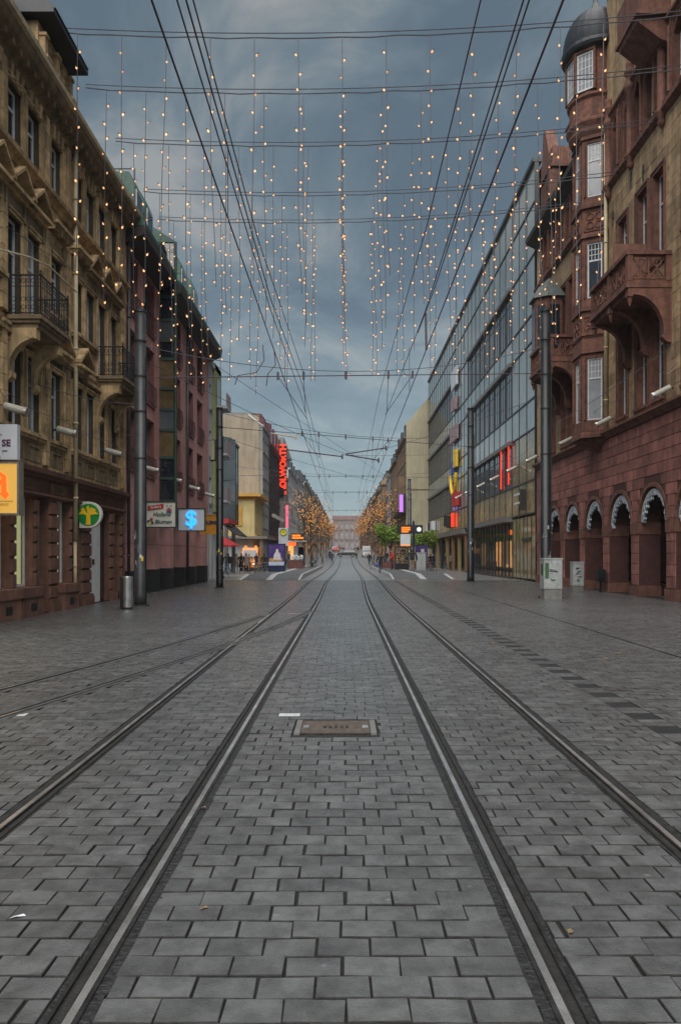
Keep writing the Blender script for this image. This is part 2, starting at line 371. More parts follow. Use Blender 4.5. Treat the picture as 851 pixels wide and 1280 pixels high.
def wall(F, u0, u1, z0, z1, ops, th, mb=None, d=0.0):
    mb = mb or MB()
    us = sorted({u0, u1, *[x for o in ops for x in o[:2] if u0 < x < u1]})
    zs = sorted({z0, z1, *[x for o in ops for x in o[2:4] if z0 < x < z1]})
    for j in range(len(zs)-1):
        zm = (zs[j]+zs[j+1])/2; run = None
        for i in range(len(us)-1):
            um = (us[i]+us[i+1])/2
            solid = not any(o[0] < um < o[1] and o[2] < zm < o[3] for o in ops)
            if solid: run = (run[0] if run else us[i], us[i+1])
            if (not solid or i == len(us)-2) and run:
                mb.fbox(F, run[0], run[1], d-th, d, zs[j], zs[j+1]); run = None
    return mb
def ashlar(par, F, u0, u1, z0, z1, ch, bl, ops, m, proud=0.018, gap=0.012, cap=300, name='stone_block', opfn=None, d=0.0):
    """courses of separate blocks; the nearest cap are objects, the rest one joined part"""
    blocks = []
    k = 0; z = z0
    while z < z1-0.05:
        zt = min(z+ch, z1); cuts = [(o[0], o[1]) for o in ops if o[2] < zt-0.02 and o[3] > z+0.02]
        if opfn: cuts += opfn(z, zt)
        iv = [(u0, u1)]
        for a, b in cuts:
            nv = []
            for p, q in iv:
                if b <= p or a >= q: nv.append((p, q))
                else:
                    if a > p: nv.append((p, a))
                    if b < q: nv.append((b, q))
            iv = nv
        rr = random.Random(k*77+int(u0*10))
        for p, q in iv:
            x = p
            nxt = u0 + bl*(0.5 if k % 2 else 1.0)
            while nxt < x+0.2: nxt += bl
            while x < q-0.03:
                e2 = min(nxt + rr.uniform(-0.06, 0.06), q)
                if q-e2 < 0.22: e2 = q
                blocks.append((x, e2, z, zt)); x = e2
                while nxt < x+0.2: nxt += bl
        z = zt; k += 1
    blocks.sort(key=lambda b: b[0])
    rest = MB()
    for i, (a, b, c, e) in enumerate(blocks):
        w = round(b-a-gap, 2); h = round(e-c-gap, 3)
        if w < 0.04 or h < 0.04: continue
        pr = proud + random.choice((-0.004, 0, 0.004))
        if i < cap:
            key = (name, w, h, round(pr, 3))
            def mk(w=w, h=h, pr=pr):
                q = MB(); cfm = 0.008
                q.add([(0, -w/2, 0), (0, w/2, 0), (0, w/2, h), (0, -w/2, h), (pr, -w/2+cfm, cfm), (pr, w/2-cfm, cfm), (pr, w/2-cfm, h-cfm), (pr, -w/2+cfm, h-cfm)],
                      [(4, 5, 6, 7), (0, 1, 5, 4), (1, 2, 6, 5), (2, 3, 7, 6), (3, 0, 4, 7)])
                return q
            link(name, cached(key, mk, m), par, loc=F.p((a+b)/2, d, c+gap/2), rot=(0, 0, F.ang))
        else: rest.fbox(F, a+gap/2, b-gap/2, d-0.01, d+pr, c+gap/2, e-gap/2)
    if rest.v: rest.build(name+'s', m, par, kind='stuff')
def win_mesh(w, h, style):
    q = MB(); t = 0.065 if w > 0.6 else 0.05
    B = lambda a, b, c, e, x=0.06: q.box(0, x, a, b, c, e)
    B(-w/2, -w/2+t, 0, h); B(w/2-t, w/2, 0, h); B(-w/2+t, w/2-t, 0, t); B(-w/2+t, w/2-t, h-t, h)
    if style in ('cross', 'cas'): B(-t/2, t/2, t, h-t, 0.055)
    if style in ('cross', 'tran', 'grid'): B(-w/2+t, w/2-t, h*0.66, h*0.66+t, 0.058)
    if style == 'grid':
        z0 = h*0.66+t
        for i in (-1, 0, 1): B(i*w*0.22-0.012, i*w*0.22+0.012, z0, h-t, 0.04)
        for i in (1, 2): B(-w/2+t, w/2-t, z0+(h-t-z0)*i/3-0.012, z0+(h-t-z0)*i/3+0.012, 0.042)
    if style == 'gridall':
        for i in (-1, 0, 1): B(i*w*0.22-0.014, i*w*0.22+0.014, t, h-t, 0.04)
        for i in range(1, 5): B(-w/2+t, w/2-t, h*i/5-0.014, h*i/5+0.014, 0.042)
    return q
def window(par, F, uc, z0, w, h, depth=0.18, style='cross', fm='white_frame', pm='glass'):
    w = round(w, 3); h = round(h, 3)
    me = cached(('window', w, h, style), lambda: win_mesh(w, h, style), fm)
    o = link('window', me, par, loc=F.p(uc, -depth, z0), rot=(0, 0, F.ang))
    pn = cached(('pane', w, h), lambda: MB().box(0.012, 0.03, -w/2+0.03, w/2-0.03, 0.03, h-0.03), pm)
    c = bpy.data.objects.new('pane', pn); COL.objects.link(c); c.parent = o; c.location = (0, 0, 0)
    return o
def piece(par, name, F, uc, z0, key, fn, m, d=0.0, smooth=False):
    """shared mesh placed on a facade: local x outwards, y along, z up"""
    return link(name, cached((name,)+tuple(key), fn, m, smooth), par, loc=F.p(uc, d, z0), rot=(0, 0, F.ang))
def surround_mb(w, h, t, pr):
    q = MB(); q.box(-0.02, pr, -w/2-t, -w/2, -0.0, h+t); q.box(-0.02, pr, w/2, w/2+t, 0.0, h+t); q.box(-0.02, pr+0.004, -w/2, w/2, h, h+t)
    q.box(-0.02, pr+0.03, -w/2-t*1.05, -w/2-t*0.65, 0, h+t*1.0); q.box(-0.02, pr+0.03, w/2+t*0.65, w/2+t*1.05, 0, h+t*1.0)
    q.box(-0.02, pr+0.034, -w/2-t*0.65, w/2+t*0.65, h+t*0.65, h+t*1.04)
    return q
def sill_mb(w, pr, h):
    q = MB(); q.box(-0.05, pr, -w/2, w/2, -h*0.55, 0); q.box(-0.05, pr*0.7, -w/2+0.03, w/2-0.03, -h, -h*0.55-0.002); return q
def pediment_mb(w, h, pr):
    q = MB(); t = 0.09
    q.box(-0.02, pr, -w/2, w/2, 0, t); q.box(-0.02, pr*0.6, -w/2+0.05, w/2-0.05, -t*1.1, -0.002)
    q.add([(0.04, -w/2+0.1, t), (0.04, w/2-0.1, t), (0.04, 0, h-0.02)], [(0, 1, 2)])
    for s in (-1, 1):
        a = (s*(w/2+0.02), t+0.002); b = (0, h)
        q.add([(-0.02, a[0], a[1]), (pr+0.03, a[0], a[1]), (pr+0.03, b[0], b[1]), (-0.02, b[0], b[1]),
               (-0.02, a[0], a[1]+t), (pr+0.03, a[0], a[1]+t), (pr+0.03, b[0], b[1]+t), (-0.02, b[0], b[1]+t)],
              [(0, 3, 2, 1), (4, 5, 6, 7), (0, 1, 5, 4), (1, 2, 6, 5), (2, 3, 7, 6), (3, 0, 4, 7)])
    return q
def flathood_mb(w, pr):
    q = MB(); q.box(-0.02, pr, -w/2, w/2, 0.06, 0.14); q.box(-0.02, pr*0.75, -w/2+0.05, w/2-0.05, 0, 0.058)
    n = max(3, int(w/0.16))
    for i in range(n):
        y = -w/2+0.08+(w-0.16)*i/(n-1); q.box(-0.02, pr*0.7, y-0.035, y+0.035, -0.09, -0.002)
    return q
def text_mesh(s, size, ext=0.004, m='purple_ink', bold=0.0, shear=0.0):
    cu = bpy.data.curves.new('lettering', 'FONT'); cu.body = s; cu.size = size; cu.extrude = ext; cu.align_x = 'CENTER'; cu.align_y = 'CENTER'; cu.offset = bold; cu.shear = shear
    cu.resolution_u = 3
    ob = bpy.data.objects.new('t', cu); COL.objects.link(ob)
    me = bpy.data.meshes.new_from_object(ob); bpy.data.objects.remove(ob); bpy.data.curves.remove(cu)
    me.materials.clear(); me.materials.append(MATS[m]); me.name = 'lettering'
    return me
def text(par, s, size, loc, m, rot=None, bold=0.0, ext=0.004, shear=0.0):
    return link('lettering', text_mesh(s, size, ext, m, bold, shear), par, loc=loc, rot=rot or (R(90), 0, 0))
def clone(o, loc=None, rz=None, label=None, group=None):
    c = o.copy(); COL.objects.link(c)
    if loc is not None: c.location = loc
    if rz is not None: c.rotation_euler = (0, 0, rz)
    if label: c['label'] = label
    if group: c['group'] = group
    for ch in o.children:
        d = ch.copy(); COL.objects.link(d); d.parent = c
        for g in ch.children:
            e3 = g.copy(); COL.objects.link(e3); e3.parent = d
    return c
ORD = ['first', 'second', 'third', 'fourth', 'fifth', 'sixth', 'seventh', 'eighth', 'ninth', 'tenth', 'eleventh', 'twelfth', 'thirteenth', 'fourteenth', 'fifteenth', 'sixteenth']
def gz(y):          # the street climbs gently beyond the tram stop
    t = max(0.0, min(y, 300.0)-88.0); return 0.022*(t*t/80 if t < 40 else t-20)
FL = Fac(-8.1, 0, 0.0)          # left street front
FR = Fac(11.0, 0, PI)           # right street front
# ------------------------------------------------------------------ ground, paving, tram tracks
mat('seal_grey', (0.065, 0.067, 0.069), 0.5, noise=0.3, scale=9, bump=0.6, bscale=90, big=0.25)
def bump_fn(y, c, s): return math.exp(-((y-c)/s)**2)
def smooth01(t): t = max(0, min(1, t)); return t*t*(3-2*t)
def off_l(y): return -0.17*bump_fn(y, 46, 13)
def off_r(y): return 0.36*smooth01((y-22)/34)
GA = {'lo': -1.945, 'li': -0.945, 'ri': 0.762, 'ro': 1.762}
def br_x(y): t = 21.9-y; return -0.89-0.09*t-0.0053*t*t
mm, tt, bb = newmat('street_far')  # base colour lighter than the near pavers, painting in the sky's sheen
bk = N(tt, 'ShaderNodeTexBrick'); bk.inputs['Color1'].default_value = (0.150, 0.152, 0.155, 1); bk.inputs['Color2'].default_value = (0.190, 0.192, 0.195, 1); bk.inputs['Mortar'].default_value = (0.05, 0.05, 0.05, 1)
bk.inputs['Scale'].default_value = 1.0; bk.inputs['Brick Width'].default_value = 0.42; bk.inputs['Row Height'].default_value = 0.285; bk.inputs['Mortar Size'].default_value = 0.012
gg = N(tt, 'ShaderNodeNewGeometry'); tt.links.new(gg.outputs['Position'], bk.inputs['Vector'])
nn = N(tt, 'ShaderNodeTexNoise'); nn.inputs['Scale'].default_value = 0.22; nn.inputs['Detail'].default_value = 6; tt.links.new(gg.outputs['Position'], nn.inputs['Vector'])
mr_ = N(tt, 'ShaderNodeMapRange'); mr_.inputs[3].default_value = 0.75; mr_.inputs[4].default_value = 1.45; tt.links.new(nn.outputs[0], mr_.inputs[0])
vs_ = N(tt, 'ShaderNodeVectorMath', operation='SCALE'); tt.links.new(bk.outputs[0], vs_.inputs[0]); tt.links.new(mr_.outputs[0], vs_.inputs['Scale'])
tt.links.new(vs_.outputs[0], bb.inputs['Base Color']); bb.inputs['Roughness'].default_value = 0.32
g = MB().add([(-3000, -500, -0.09), (3000, -500, -0.09), (3000, 3500, -0.09), (-3000, 3500, -0.09)], [(0, 1, 2, 3)]).build('ground', 'asphalt', kind='structure')
_ys = [47.5, 88]+[90+4*k for k in range(54)]+[320, 400, 560]
st = MB().add([p for y in _ys for p in ((-60 if y > 130 else -16, y, gz(y)-0.014), (60 if y > 130 else 19, y, gz(y)-0.014))], [(2*i, 2*i+1, 2*i+3, 2*i+2) for i in range(len(_ys)-1)]).build('street', 'street_far', kind='structure')
pav = MB().add([(-14, -6, -0.013), (17, -6, -0.013), (17, 47.5, -0.013), (-14, 47.5, -0.013)], [(0, 1, 2, 3)]).build('pavement', 'joint', kind='structure')
MANH = (-0.45, 0.27, 6.67, 7.22)
def make_pavers():
    rh, bw = 0.1425, 0.212
    lst = []
    rr = random.Random(5)
    y = 1.55; row = 0
    zones = []
    while y < 47.4:
        ol, orr = off_l(y), off_r(y)
        w = 0.46*y+2.2
        zl = [(max(-8.05, -w), GA['lo']-0.098+ol, 0), (GA['lo']+0.076+ol, GA['li']-0.076+ol, 1), (GA['li']+0.098+ol, GA['ri']-0.098+orr, 2),
              (GA['ri']+0.076+orr, GA['ro']-0.076+orr, 3), (GA['ro']+0.098+orr, 2.72+orr*0.5, 4), (2.72+orr*0.5, 2.995+orr*0.5, 5), (2.995+orr*0.5, 5.04, 6), (5.085, min(10.95, w), 7)]
        for a, b, zi in zl:
            if b-a < 0.05: continue
            if zi == 5:
                k = int((y+0.18)/0.285)
                if row % 2 == 0:
                    dark = (row//2) % 2 == 0
                    if dark: lst.append((a+0.004, b-0.004, y, y+2*rh-0.008, 'D', rr.uniform(-0.002, 0.001), 0))
                    else:
                        for q in (0, 1): lst.append((a+0.004, b-0.004, y+q*rh, y+(q+1)*rh-0.008, 'P', rr.uniform(-0.002, 0.001), 0))
                continue
            ph = (0.5 if row % 2 else 0.0) + rr.uniform(-0.06, 0.06) + zi*0.23
            a0 = math.floor(a/bw)*bw + (ph % 1.0)*bw
            xs = [a]; x = a0
            while x <= a+0.05: x += bw
            while x < b-0.05: xs.append(x+rr.uniform(-0.008, 0.008)); x += bw
            xs.append(b)
            for i in range(len(xs)-1):
                p, q = xs[i], xs[i+1]
                g = rr.choice((0.0015, 0.002, 0.002, 0.003, 0.003, 0.004, 0.007))
                p2, q2 = p+g, q-g
                y2 = y+rh-rr.uniform(0.003, 0.008)
                cx, cy = (p+q)/2, y+rh/2
                if zi == 2 and q2 > MANH[0]-0.02 and p2 < MANH[1]+0.02 and y2 > MANH[2]-0.02 and y < MANH[3]+0.02:
                    if p2 < MANH[0]-0.06: q2 = MANH[0]-0.02
                    elif q2 > MANH[1]+0.06: p2 = MANH[1]+0.02
                    else: continue
                if zi in (0, 1) and y < 22.2:
                    bx = br_x(cy); hit = False
                    for b0 in (bx, bx-1.0):
                        if b0 == bx-1.0 and cy > 19.6: continue
                        if p2 < b0+0.115 and q2 > b0-0.115:
                            if p2 < b0-0.18: q2 = b0-0.118
                            elif q2 > b0+0.18: p2 = b0+0.118
                            else: hit = True
                    if hit or q2-p2 < 0.03: continue
                typ = 'P'
                if zi == 2 and 7.36 < y < 7.5 and -0.60 < cx < -0.42: typ = 'W'
                if zi == 0 and abs(y-7.4) < 0.075 and abs(cx+3.1) < 0.11: typ = 'W'
                lst.append((p2, q2, y, y2, typ, rr.gauss(0, 0.0022), rr.gauss(0, 0.010)))
        y += rh; row += 1
    return lst
PV = make_pavers()
def paver_geo(mb, a, b, c, d, dz, tilt, simple):
    ta = tilt*(b-a)*0.5
    def z(x, e): return dz + (ta if x > (a+b)/2 else -ta) - e
    if simple:
        v = [(a, c, z(a, 0)), (b, c, z(b, 0)), (b, d, z(b, 0)), (a, d, z(a, 0)), (a, c, -0.03), (b, c, -0.03)]
        mb.add(v, [(0, 1, 2, 3), (4, 5, 1, 0)]); mb.mi += [0, 1]
        return
    e = 0.0032; jx = [random.uniform(-0.003, 0.003) for _ in range(8)]
    o = [(a+jx[0], c+jx[1]), (b+jx[2], c+jx[3]), (b+jx[4], d+jx[5]), (a+jx[6], d+jx[7])]
    i = [(a+e+jx[0], c+e+jx[1]), (b-e+jx[2], c+e+jx[3]), (b-e+jx[4], d-e+jx[5]), (a+e+jx[6], d-e+jx[7])]
    v = [(x, y, z(x, 0)) for x, y in i] + [(x, y, z(x, 0.0035)) for x, y in o] + [(x, y, -0.033) for x, y in o]
    mb.add(v, [(0, 1, 2, 3)] + [(4+k, 4+(k+1) % 4, (k+1) % 4, k) for k in range(4)] + [(8+k, 8+(k+1) % 4, 4+(k+1) % 4, 4+k) for k in range(4)]); mb.mi += [0]+[1]*8
vis = [p for p in PV if p[4] == 'P' and p[2] > 2.45 and abs((p[0]+p[1])/2) < 0.46*p[2]+0.02]
vis.sort(key=lambda p: p[2])
near = set(id(p) for p in vis[:296])
mbp, mbd = MB(), MB()
def two_mat(me, mi):
    me.materials.append(MATS['paver_edge']); me.polygons.foreach_set('material_index', mi); return me
for p in PV:
    if id(p) in near or p[4] == 'W':
        q = MB(); paver_geo(q, *p[:4], p[5], p[6], False)
        c0 = ((p[0]+p[1])/2, (p[2]+p[3])/2, 0)
        link('paver', two_mat(q.mesh('paver', 'paver_light' if p[4] == 'W' else 'paver', c0), q.mi), pav, loc=c0)
    elif p[4] == 'D':
        q = MB(); paver_geo(q, *p[:4], p[5], 0, False); c0 = ((p[0]+p[1])/2, (p[2]+p[3])/2, 0)
        if p[2] < 16: link('marker_paver', q.mesh('marker_paver', 'paver_dark', c0), pav, loc=c0)
        else: paver_geo(mbd, *p[:4], p[5], 0, True)
    else: paver_geo(mbp, *p[:4], p[5]*max(0.0, 1-p[2]/22), p[6]*max(0.0, 1-p[2]/22), p[2] > 7)
two_mat(mbp.build('pavers', 'paver', pav, kind='stuff').data, mbp.mi)
mbd.build('marker_pavers', 'paver_dark', pav, kind='stuff')
MB().box(5.05, 5.075, 1.5, 47.4, -0.033, -0.012).build('drain_slot', 'black_part', pav)
# tram rails
def band(mb, xf, ys, a, b, z0, z1):
    """strip with a rectangular section following x = xf(y)"""
    vs = []
    for y in ys:
        x = xf(y); g_ = gz(y); vs += [(x+a, y, z0+g_), (x+b, y, z0+g_), (x+b, y, z1+g_), (x+a, y, z1+g_)]
    fs = []
    for i in range(len(ys)-1):
        for k in range(4): fs.append((i*4+k, i*4+(k+1) % 4, (i+1)*4+(k+1) % 4, (i+1)*4+k))
    fs += [(3, 2, 1, 0), (len(vs)-4, len(vs)-3, len(vs)-2, len(vs)-1)]
    mb.add(vs, fs)
def ragged(mb, xf, ys, a, b, z, rnd, amp):
    vs = []; fs = []
    for y in ys:
        x = xf(y); r1_, r2_ = rnd.uniform(-amp, amp), rnd.uniform(-amp, amp)
        vs += [(x+a+(r1_ if amp else 0), y, z+gz(y)+rnd.uniform(-0.004, 0.003)), (x+b, y, z+gz(y))]
    for i in range(len(ys)-1): fs.append((2*i, 2*i+1, 2*i+3, 2*i+2))
    mb.add(vs, fs)
def rail(tr, xg, of, s, y0, y1, dense=True, scale=1.0, dz=0.0, seal='tar', w1=0.050, w2=0.020, zt=-0.006):
    ys = []; y = y0
    while y < y1: ys.append(y); y += 0.35 if y < 25 else (1.5 if y < 80 else 2)
    ys.append(y1)
    f = lambda yy: xg(yy) if callable(xg) else xg+of(yy)
    h = MB(); k = scale
    band(h, f, ys, -s*0.056*k if s > 0 else 0, 0 if s > 0 else 0.056*k, -0.05, 0.001+dz)
    rl = h.build('rail', 'steel_worn', tr)
    rb = MB(); band(rb, f, ys, (-0.038 if s > 0 else 0.008)*k, (-0.008 if s > 0 else 0.038)*k, 0.0, 0.0035+dz); rb.build('running_band', 'steel', rl)
    lp = MB()
    a, b = (0.042*k, 0.056*k) if s > 0 else (-0.056*k, -0.042*k)
    band(lp, f, ys, a, b, -0.05, 0.0005+dz); lp.build('rail_lip', 'steel_worn', tr)
    gr = MB(); a, b = (0.0005, 0.0415*k) if s > 0 else (-0.0415*k, -0.0005)
    band(gr, f, ys, a, b, -0.06, -0.045); gr.build('groove', 'steel_dark', rl)
    ts = MB(); yt = []; y = y0; rnd = random.Random(int(xg(9)*100) if callable(xg) else int(xg*100))
    while y < min(y1, 26): yt.append(y); y += 0.06
    yt2 = [yy for yy in ys if yy > 26]
    yt += yt2
    if s > 0: ragged(ts, f, yt, -0.056*k-w1, -0.056*k, zt, rnd, 0.012); ragged(ts, f, yt, 0.056*k+w2, 0.056*k, zt, rnd, 0.005)
    else: ragged(ts, f, yt, 0.056*k+w1, 0.056*k, zt, rnd, 0.012); ragged(ts, f, yt, -0.056*k-w2, -0.056*k, zt, rnd, 0.005)
    if seal != 'tar':
        td = MB(); band(td, f, ys, -0.056*k-0.03 if s > 0 else 0.056*k+0.001, -0.056*k-0.001 if s > 0 else 0.056*k+0.03, 0.0, zt+0.0015); td.build('groove_dark_line', 'tar', rl)  # added dark strip standing in for the groove's dark line
    ts.build('tar_seal' if seal == 'tar' else 'mortar_seal', seal, rl)
t1 = thing('tram_track', 'left pair of steel tram rails with a switch turning off left', 'tram track', (-1.41, 2, 0))
rail(t1, GA['lo'], off_l, 1, 0.6, 460); rail(t1, GA['li'], off_l, -1, 0.6, 460)
t2 = thing('tram_track', 'right pair of steel tram rails beside the dark marker stones', 'tram track', (1.28, 2, 0))
rail(t2, GA['ri'], off_r, 1, 0.6, 460); rail(t2, GA['ro'], off_r, -1, 0.6, 460)
t3 = thing('branch_track', 'branch tram rails curving off towards the left edge', 'tram track', (-3, 10, 0))
rail(t3, lambda y: br_x(y), None, -1, 3.0, 21.6, scale=0.85, dz=0.003, seal='seal_grey', w1=0.095, w2=0.095, zt=0.0025); rail(t3, lambda y: br_x(y)-1.0, None, 1, 3.0, 19.4, scale=0.85, dz=0.003, seal='seal_grey', w1=0.095, w2=0.095, zt=0.0025)
MB().box(-1.80, -1.02, 20.30, 20.42, -0.033, 0.001).build('switch_plate', 'steel', t3)
MB().box(-2.03, -1.96, 17.6, 20.2, -0.033, 0.002).build('switch_blade', 'steel', t3)
# track drain cover between the rails
mc = thing('drain_cover', 'rusty rectangular metal drain cover set between the tram tracks', 'drain cover', (-0.09, 6.95, 0))
x0, x1, y0, y1 = MANH
f = MB()
f.box(x0, x0+0.05, y0, y1, -0.033, 0.003); f.box(x1-0.05, x1, y0, y1, -0.033, 0.003); f.build('frame', 'hood_grey', mc)
f = MB(); f.box(x0+0.051, x1-0.051, y0, y0+0.02, -0.033, 0.001); f.box(x0+0.051, x1-0.051, y1-0.02, y1, -0.033, 0.001); f.build('frame_edge', 'steel_dark', mc)
F0 = Fac(0, 0, -PI/2)
ops = [(-0.20+i*0.05, -0.172+i*0.05, 6.88, 7.0) for i in range(5)]
pl = MB(); us = [x0+0.055]+[v for o in ops for v in o[:2]]+[x1-0.055]
for i in range(len(us)-1):
    if i % 2 == 0: pl.box(us[i], us[i+1], y0+0.024, y1-0.024, -0.03, 0.0)
    else: pl.box(us[i], us[i+1], y0+0.024, 6.88, -0.03, 0.0); pl.box(us[i], us[i+1], 7.0, y1-0.024, -0.03, 0.0)
pl.build('plate', 'rust_plate', mc)
for i in range(2):
    MB().box([x0+0.07, x1-0.12][i], [x0+0.12, x1-0.07][i], 6.9, 6.99, 0.0005, 0.004).build('lifting_lug', 'steel', mc)
# litter
for i, (x, y, w, h, a, m) in enumerate([(-1.40, 3.28, 0.035, 0.012, 0.3, 'sign_white'), (0.92, 3.15, 0.014, 0.02, 0.2, 'leaf_litter'), (-0.62, 3.36, 0.02, 0.012, 0.5, 'leaf_litter'), (4.3, 12.1, 0.09, 0.05, 0.4, 'leaf_litter'), (3.9, 11.5, 0.06, 0.05, 0.9, 'leaf_litter'), (-0.87, 4.7, 0.018, 0.012, 0.2, 'leaf_litter'), (0.35, 6.3, 0.12, 0.04, 0.05, 'paver_light'), (2.6, 13.5, 0.06, 0.04, 1.3, 'leaf_litter')]):
    if i == 6: continue
    c, s = math.cos(a), math.sin(a)
    q = MB(); pts = [(-w, -h*0.6), (-w*0.2, -h), (w, -h*0.2), (w*0.7, h*0.8), (-w*0.4, h)]
    q.add([(x+c*p-s*r, y+s*p+c*r, 0.006+0.006*(j % 2)) for j, (p, r) in enumerate(pts)] + [(x, y, 0.009)], [(j, (j+1) % 5, 5) for j in range(5)])
    lab = ['scrap of white paper lying left of the inner left rail', 'yellow leaf lying in the groove of the right inner rail', 'brown leaf caught in a paver joint near the front', 'large pale leaf lying by the drain slot on the right', 'brown curled leaf left of the drain slot on the right', 'tiny brown leaf stuck by the left inner rail', '', 'small leaf lying by the dark marker stones'][i]
    tag(q.build('scrap_paper' if i == 0 else 'fallen_leaf', m), lab, 'paper' if i == 0 else 'leaf')
# ------------------------------------------------------------------ tram stop platforms
def platform(name, label, xa, xb, y0, y1, side):
    t = thing(name, label, 'platform', ((xa+xb)/2, y0, 0))
    hgt = 0.26
    q = MB(); r0 = y0-4.0
    q.add([(xa, y0, 0), (xb, y0, 0), (xb, y1, 0), (xa, y1, 0), (xa, y0, hgt), (xb, y0, hgt), (xb, y1, hgt), (xa, y1, hgt)], [(4, 5, 6, 7), (0, 1, 5, 4), (1, 2, 6, 5), (2, 3, 7, 6), (3, 0, 4, 7)])
    q.build('deck', 'platform', t)
    q = MB(); q.add([(xa, r0, 0.0), (xb, r0, 0.0), (xb, y0-0.002, hgt-0.003), (xa, y0-0.002, hgt-0.003), (xa, y0-0.002, -0.01), (xb, y0-0.002, -0.01)], [(0, 1, 2, 3), (0, 3, 4), (1, 5, 2)])
    q.build('ramp', 'platform', t)
    ex = xa if side > 0 else xb
    for k in range(int((y1-y0)/2)):
        MB().box(ex-0.13 if side > 0 else ex+0.002, ex-0.002 if side > 0 else ex+0.13, y0+k*2+0.01, y0+k*2+1.98, 0, hgt+0.01).build('kerb_stone', 'kerb', t)
    q = MB(); e0 = ex-0.13 if side > 0 else ex+0.002; e1 = ex-0.002 if side > 0 else ex+0.13
    q.add([(e0, r0, 0.0), (e1, r0, 0.0), (e1, y0, hgt+0.01), (e0, y0, hgt+0.01), (e0, y0, -0.02), (e1, y0, -0.02)], [(0, 1, 2, 3), (0, 3, 4), (1, 5, 2)]); q.build('kerb_slope', 'kerb', t)
    cx = (xa+xb)/2
    q = MB(); q.add([(cx-0.2, r0+0.05, 0.008), (cx+0.2, r0+0.05, 0.008), (cx+0.2, y0, hgt+0.004), (cx-0.2, y0, hgt+0.004)], [(0, 1, 2, 3)])
    q.add([(cx-0.2, y0, hgt+0.004), (cx+0.2, y0, hgt+0.004), (cx+0.2, y1, hgt+0.004), (cx-0.2, y1, hgt+0.004)], [(0, 1, 2, 3)]); q.build('guide_strip', 'kerb', t)
    ox = xb if side > 0 else xa
    q = MB(); q.add([(ox-0.12, r0, 0.004), (ox+0.12, r0, 0.004), (ox+0.12, y0, hgt+0.004), (ox-0.12, y0, hgt+0.004)], [(0, 1, 2, 3)]); q.build('edge_line', 'kerb', t)
platform('tram_platform', 'raised tram platform with pale kerb right of the tracks', 3.15, 6.9, 53.5, 96, 1)
platform('tram_platform', 'raised tram platform with pale kerb left of the tracks', -6.6, -3.0, 52.0, 96, -1)
# ------------------------------------------------------------------ people
def person_mesh(coat, legs, hair='hair_brown', stride=0.0, arms=0.0, wide=1.0, long_hair=False, bend=0.0, seat=False):
    h = 1.0
    V = []; E = []; Rr = []
    def v(x, y, z, r, p=None):
        V.append((x, y, z)); Rr.append(r)
        if p is not None: E.append((p, len(V)-1))
        return len(V)-1
    w = wide*1.18
    pel = v(0, 0, 0.96, (0.15*w, 0.115*w)); bel = v(0, 0.0, 1.12, (0.145*w, 0.115*w), pel); ch = v(0, -0.01-bend*0.1, 1.30, (0.165*w, 0.12*w), bel)
    sh = v(0, 0.0-bend*0.15, 1.42, (0.11, 0.09), ch); nk = v(0, -0.01-bend*0.2, 1.50, (0.055, 0.055), sh)
    hb = v(0, -0.025-bend*0.25, 1.58, (0.072, 0.082), nk); hm = v(0, -0.02-bend*0.28, 1.66, (0.080, 0.094), hb); ht = v(0, -0.01-bend*0.28, 1.73, (0.05, 0.06), hm)
    for s in (-1, 1):
        st_ = stride*s
        hp = v(0.095*s, 0, 0.88, (0.092*w, 0.10*w), pel)
        kn = v(0.10*s, -st_*0.18-0.02, 0.50+abs(stride)*0.01, (0.064, 0.068), hp)
        an = v(0.105*s, -st_*0.36+0.03, 0.09+(0.07*stride if st_ < 0 else 0), (0.043, 0.05), kn)
        to = v(0.115*s, -st_*0.36-0.13, 0.04+(0.01*stride if st_ < 0 else 0), (0.04, 0.035), an)
        so_ = v(0.185*s*w, 0-bend*0.15, 1.42, (0.072, 0.072), sh)
        if arms < 0:      # hands together in front
            el = v(0.255*s*w, -0.02, 1.15, (0.056, 0.056), so_); wr = v(0.16*s, -0.22, 1.06, (0.042, 0.042), el); hd = v(0.09*s, -0.27, 1.06, (0.034, 0.04), wr)
        else:
            el = v(0.25*s*w, arms*st_*0.15+0.02, 1.14, (0.056, 0.056), so_); wr = v(0.26*s*w, arms*st_*0.3-0.06, 0.90, (0.042, 0.042), el); hd = v(0.255*s*w, arms*st_*0.34-0.09, 0.81, (0.032, 0.04), wr)
    me = bpy.data.meshes.new('person'); me.from_pydata(V, E, []); 
    ob = bpy.data.objects.new('person_tmp', me); COL.objects.link(ob)
    md = ob.modifiers.new('skin', 'SKIN'); md.use_smooth_shade = True; md.branch_smoothing = 0.6
    for i, r in enumerate(Rr): me.skin_vertices[0].data[i].radius = r if isinstance(r, tuple) else (r, r)
    me.skin_vertices[0].data[0].use_root = True
    ob.modifiers.new('sub', 'SUBSURF').levels = 1; ob.modifiers['sub'].render_levels = 1
    dg = bpy.context.evaluated_depsgraph_get(); dg.update()
    m2 = bpy.data.meshes.new_from_object(ob.evaluated_get(dg)); m2.name = 'person'
    bpy.data.objects.remove(ob)
    m2.materials.clear()
    for k in (coat, legs, 'skin', hair, 'shoe'): m2.materials.append(MATS[k])
    hy = -0.02-bend*0.28
    for p in m2.polygons:
        c = p.center; i = 0; p.use_smooth = True
        if c.z > 1.50:
            i = 2
            if c.z > 1.70 or c.y > hy+0.02 or (c.z > 1.66 and abs(c.x) > 0.055): i = 3
        elif c.z < 0.10: i = 4
        elif c.z < 0.90 and abs(c.x) < 0.2*w: i = 1
        elif c.z < 0.87: i = 2
        elif arms < 0 and c.y < -0.235: i = 2
        p.material_index = i
    return m2
PERS = []
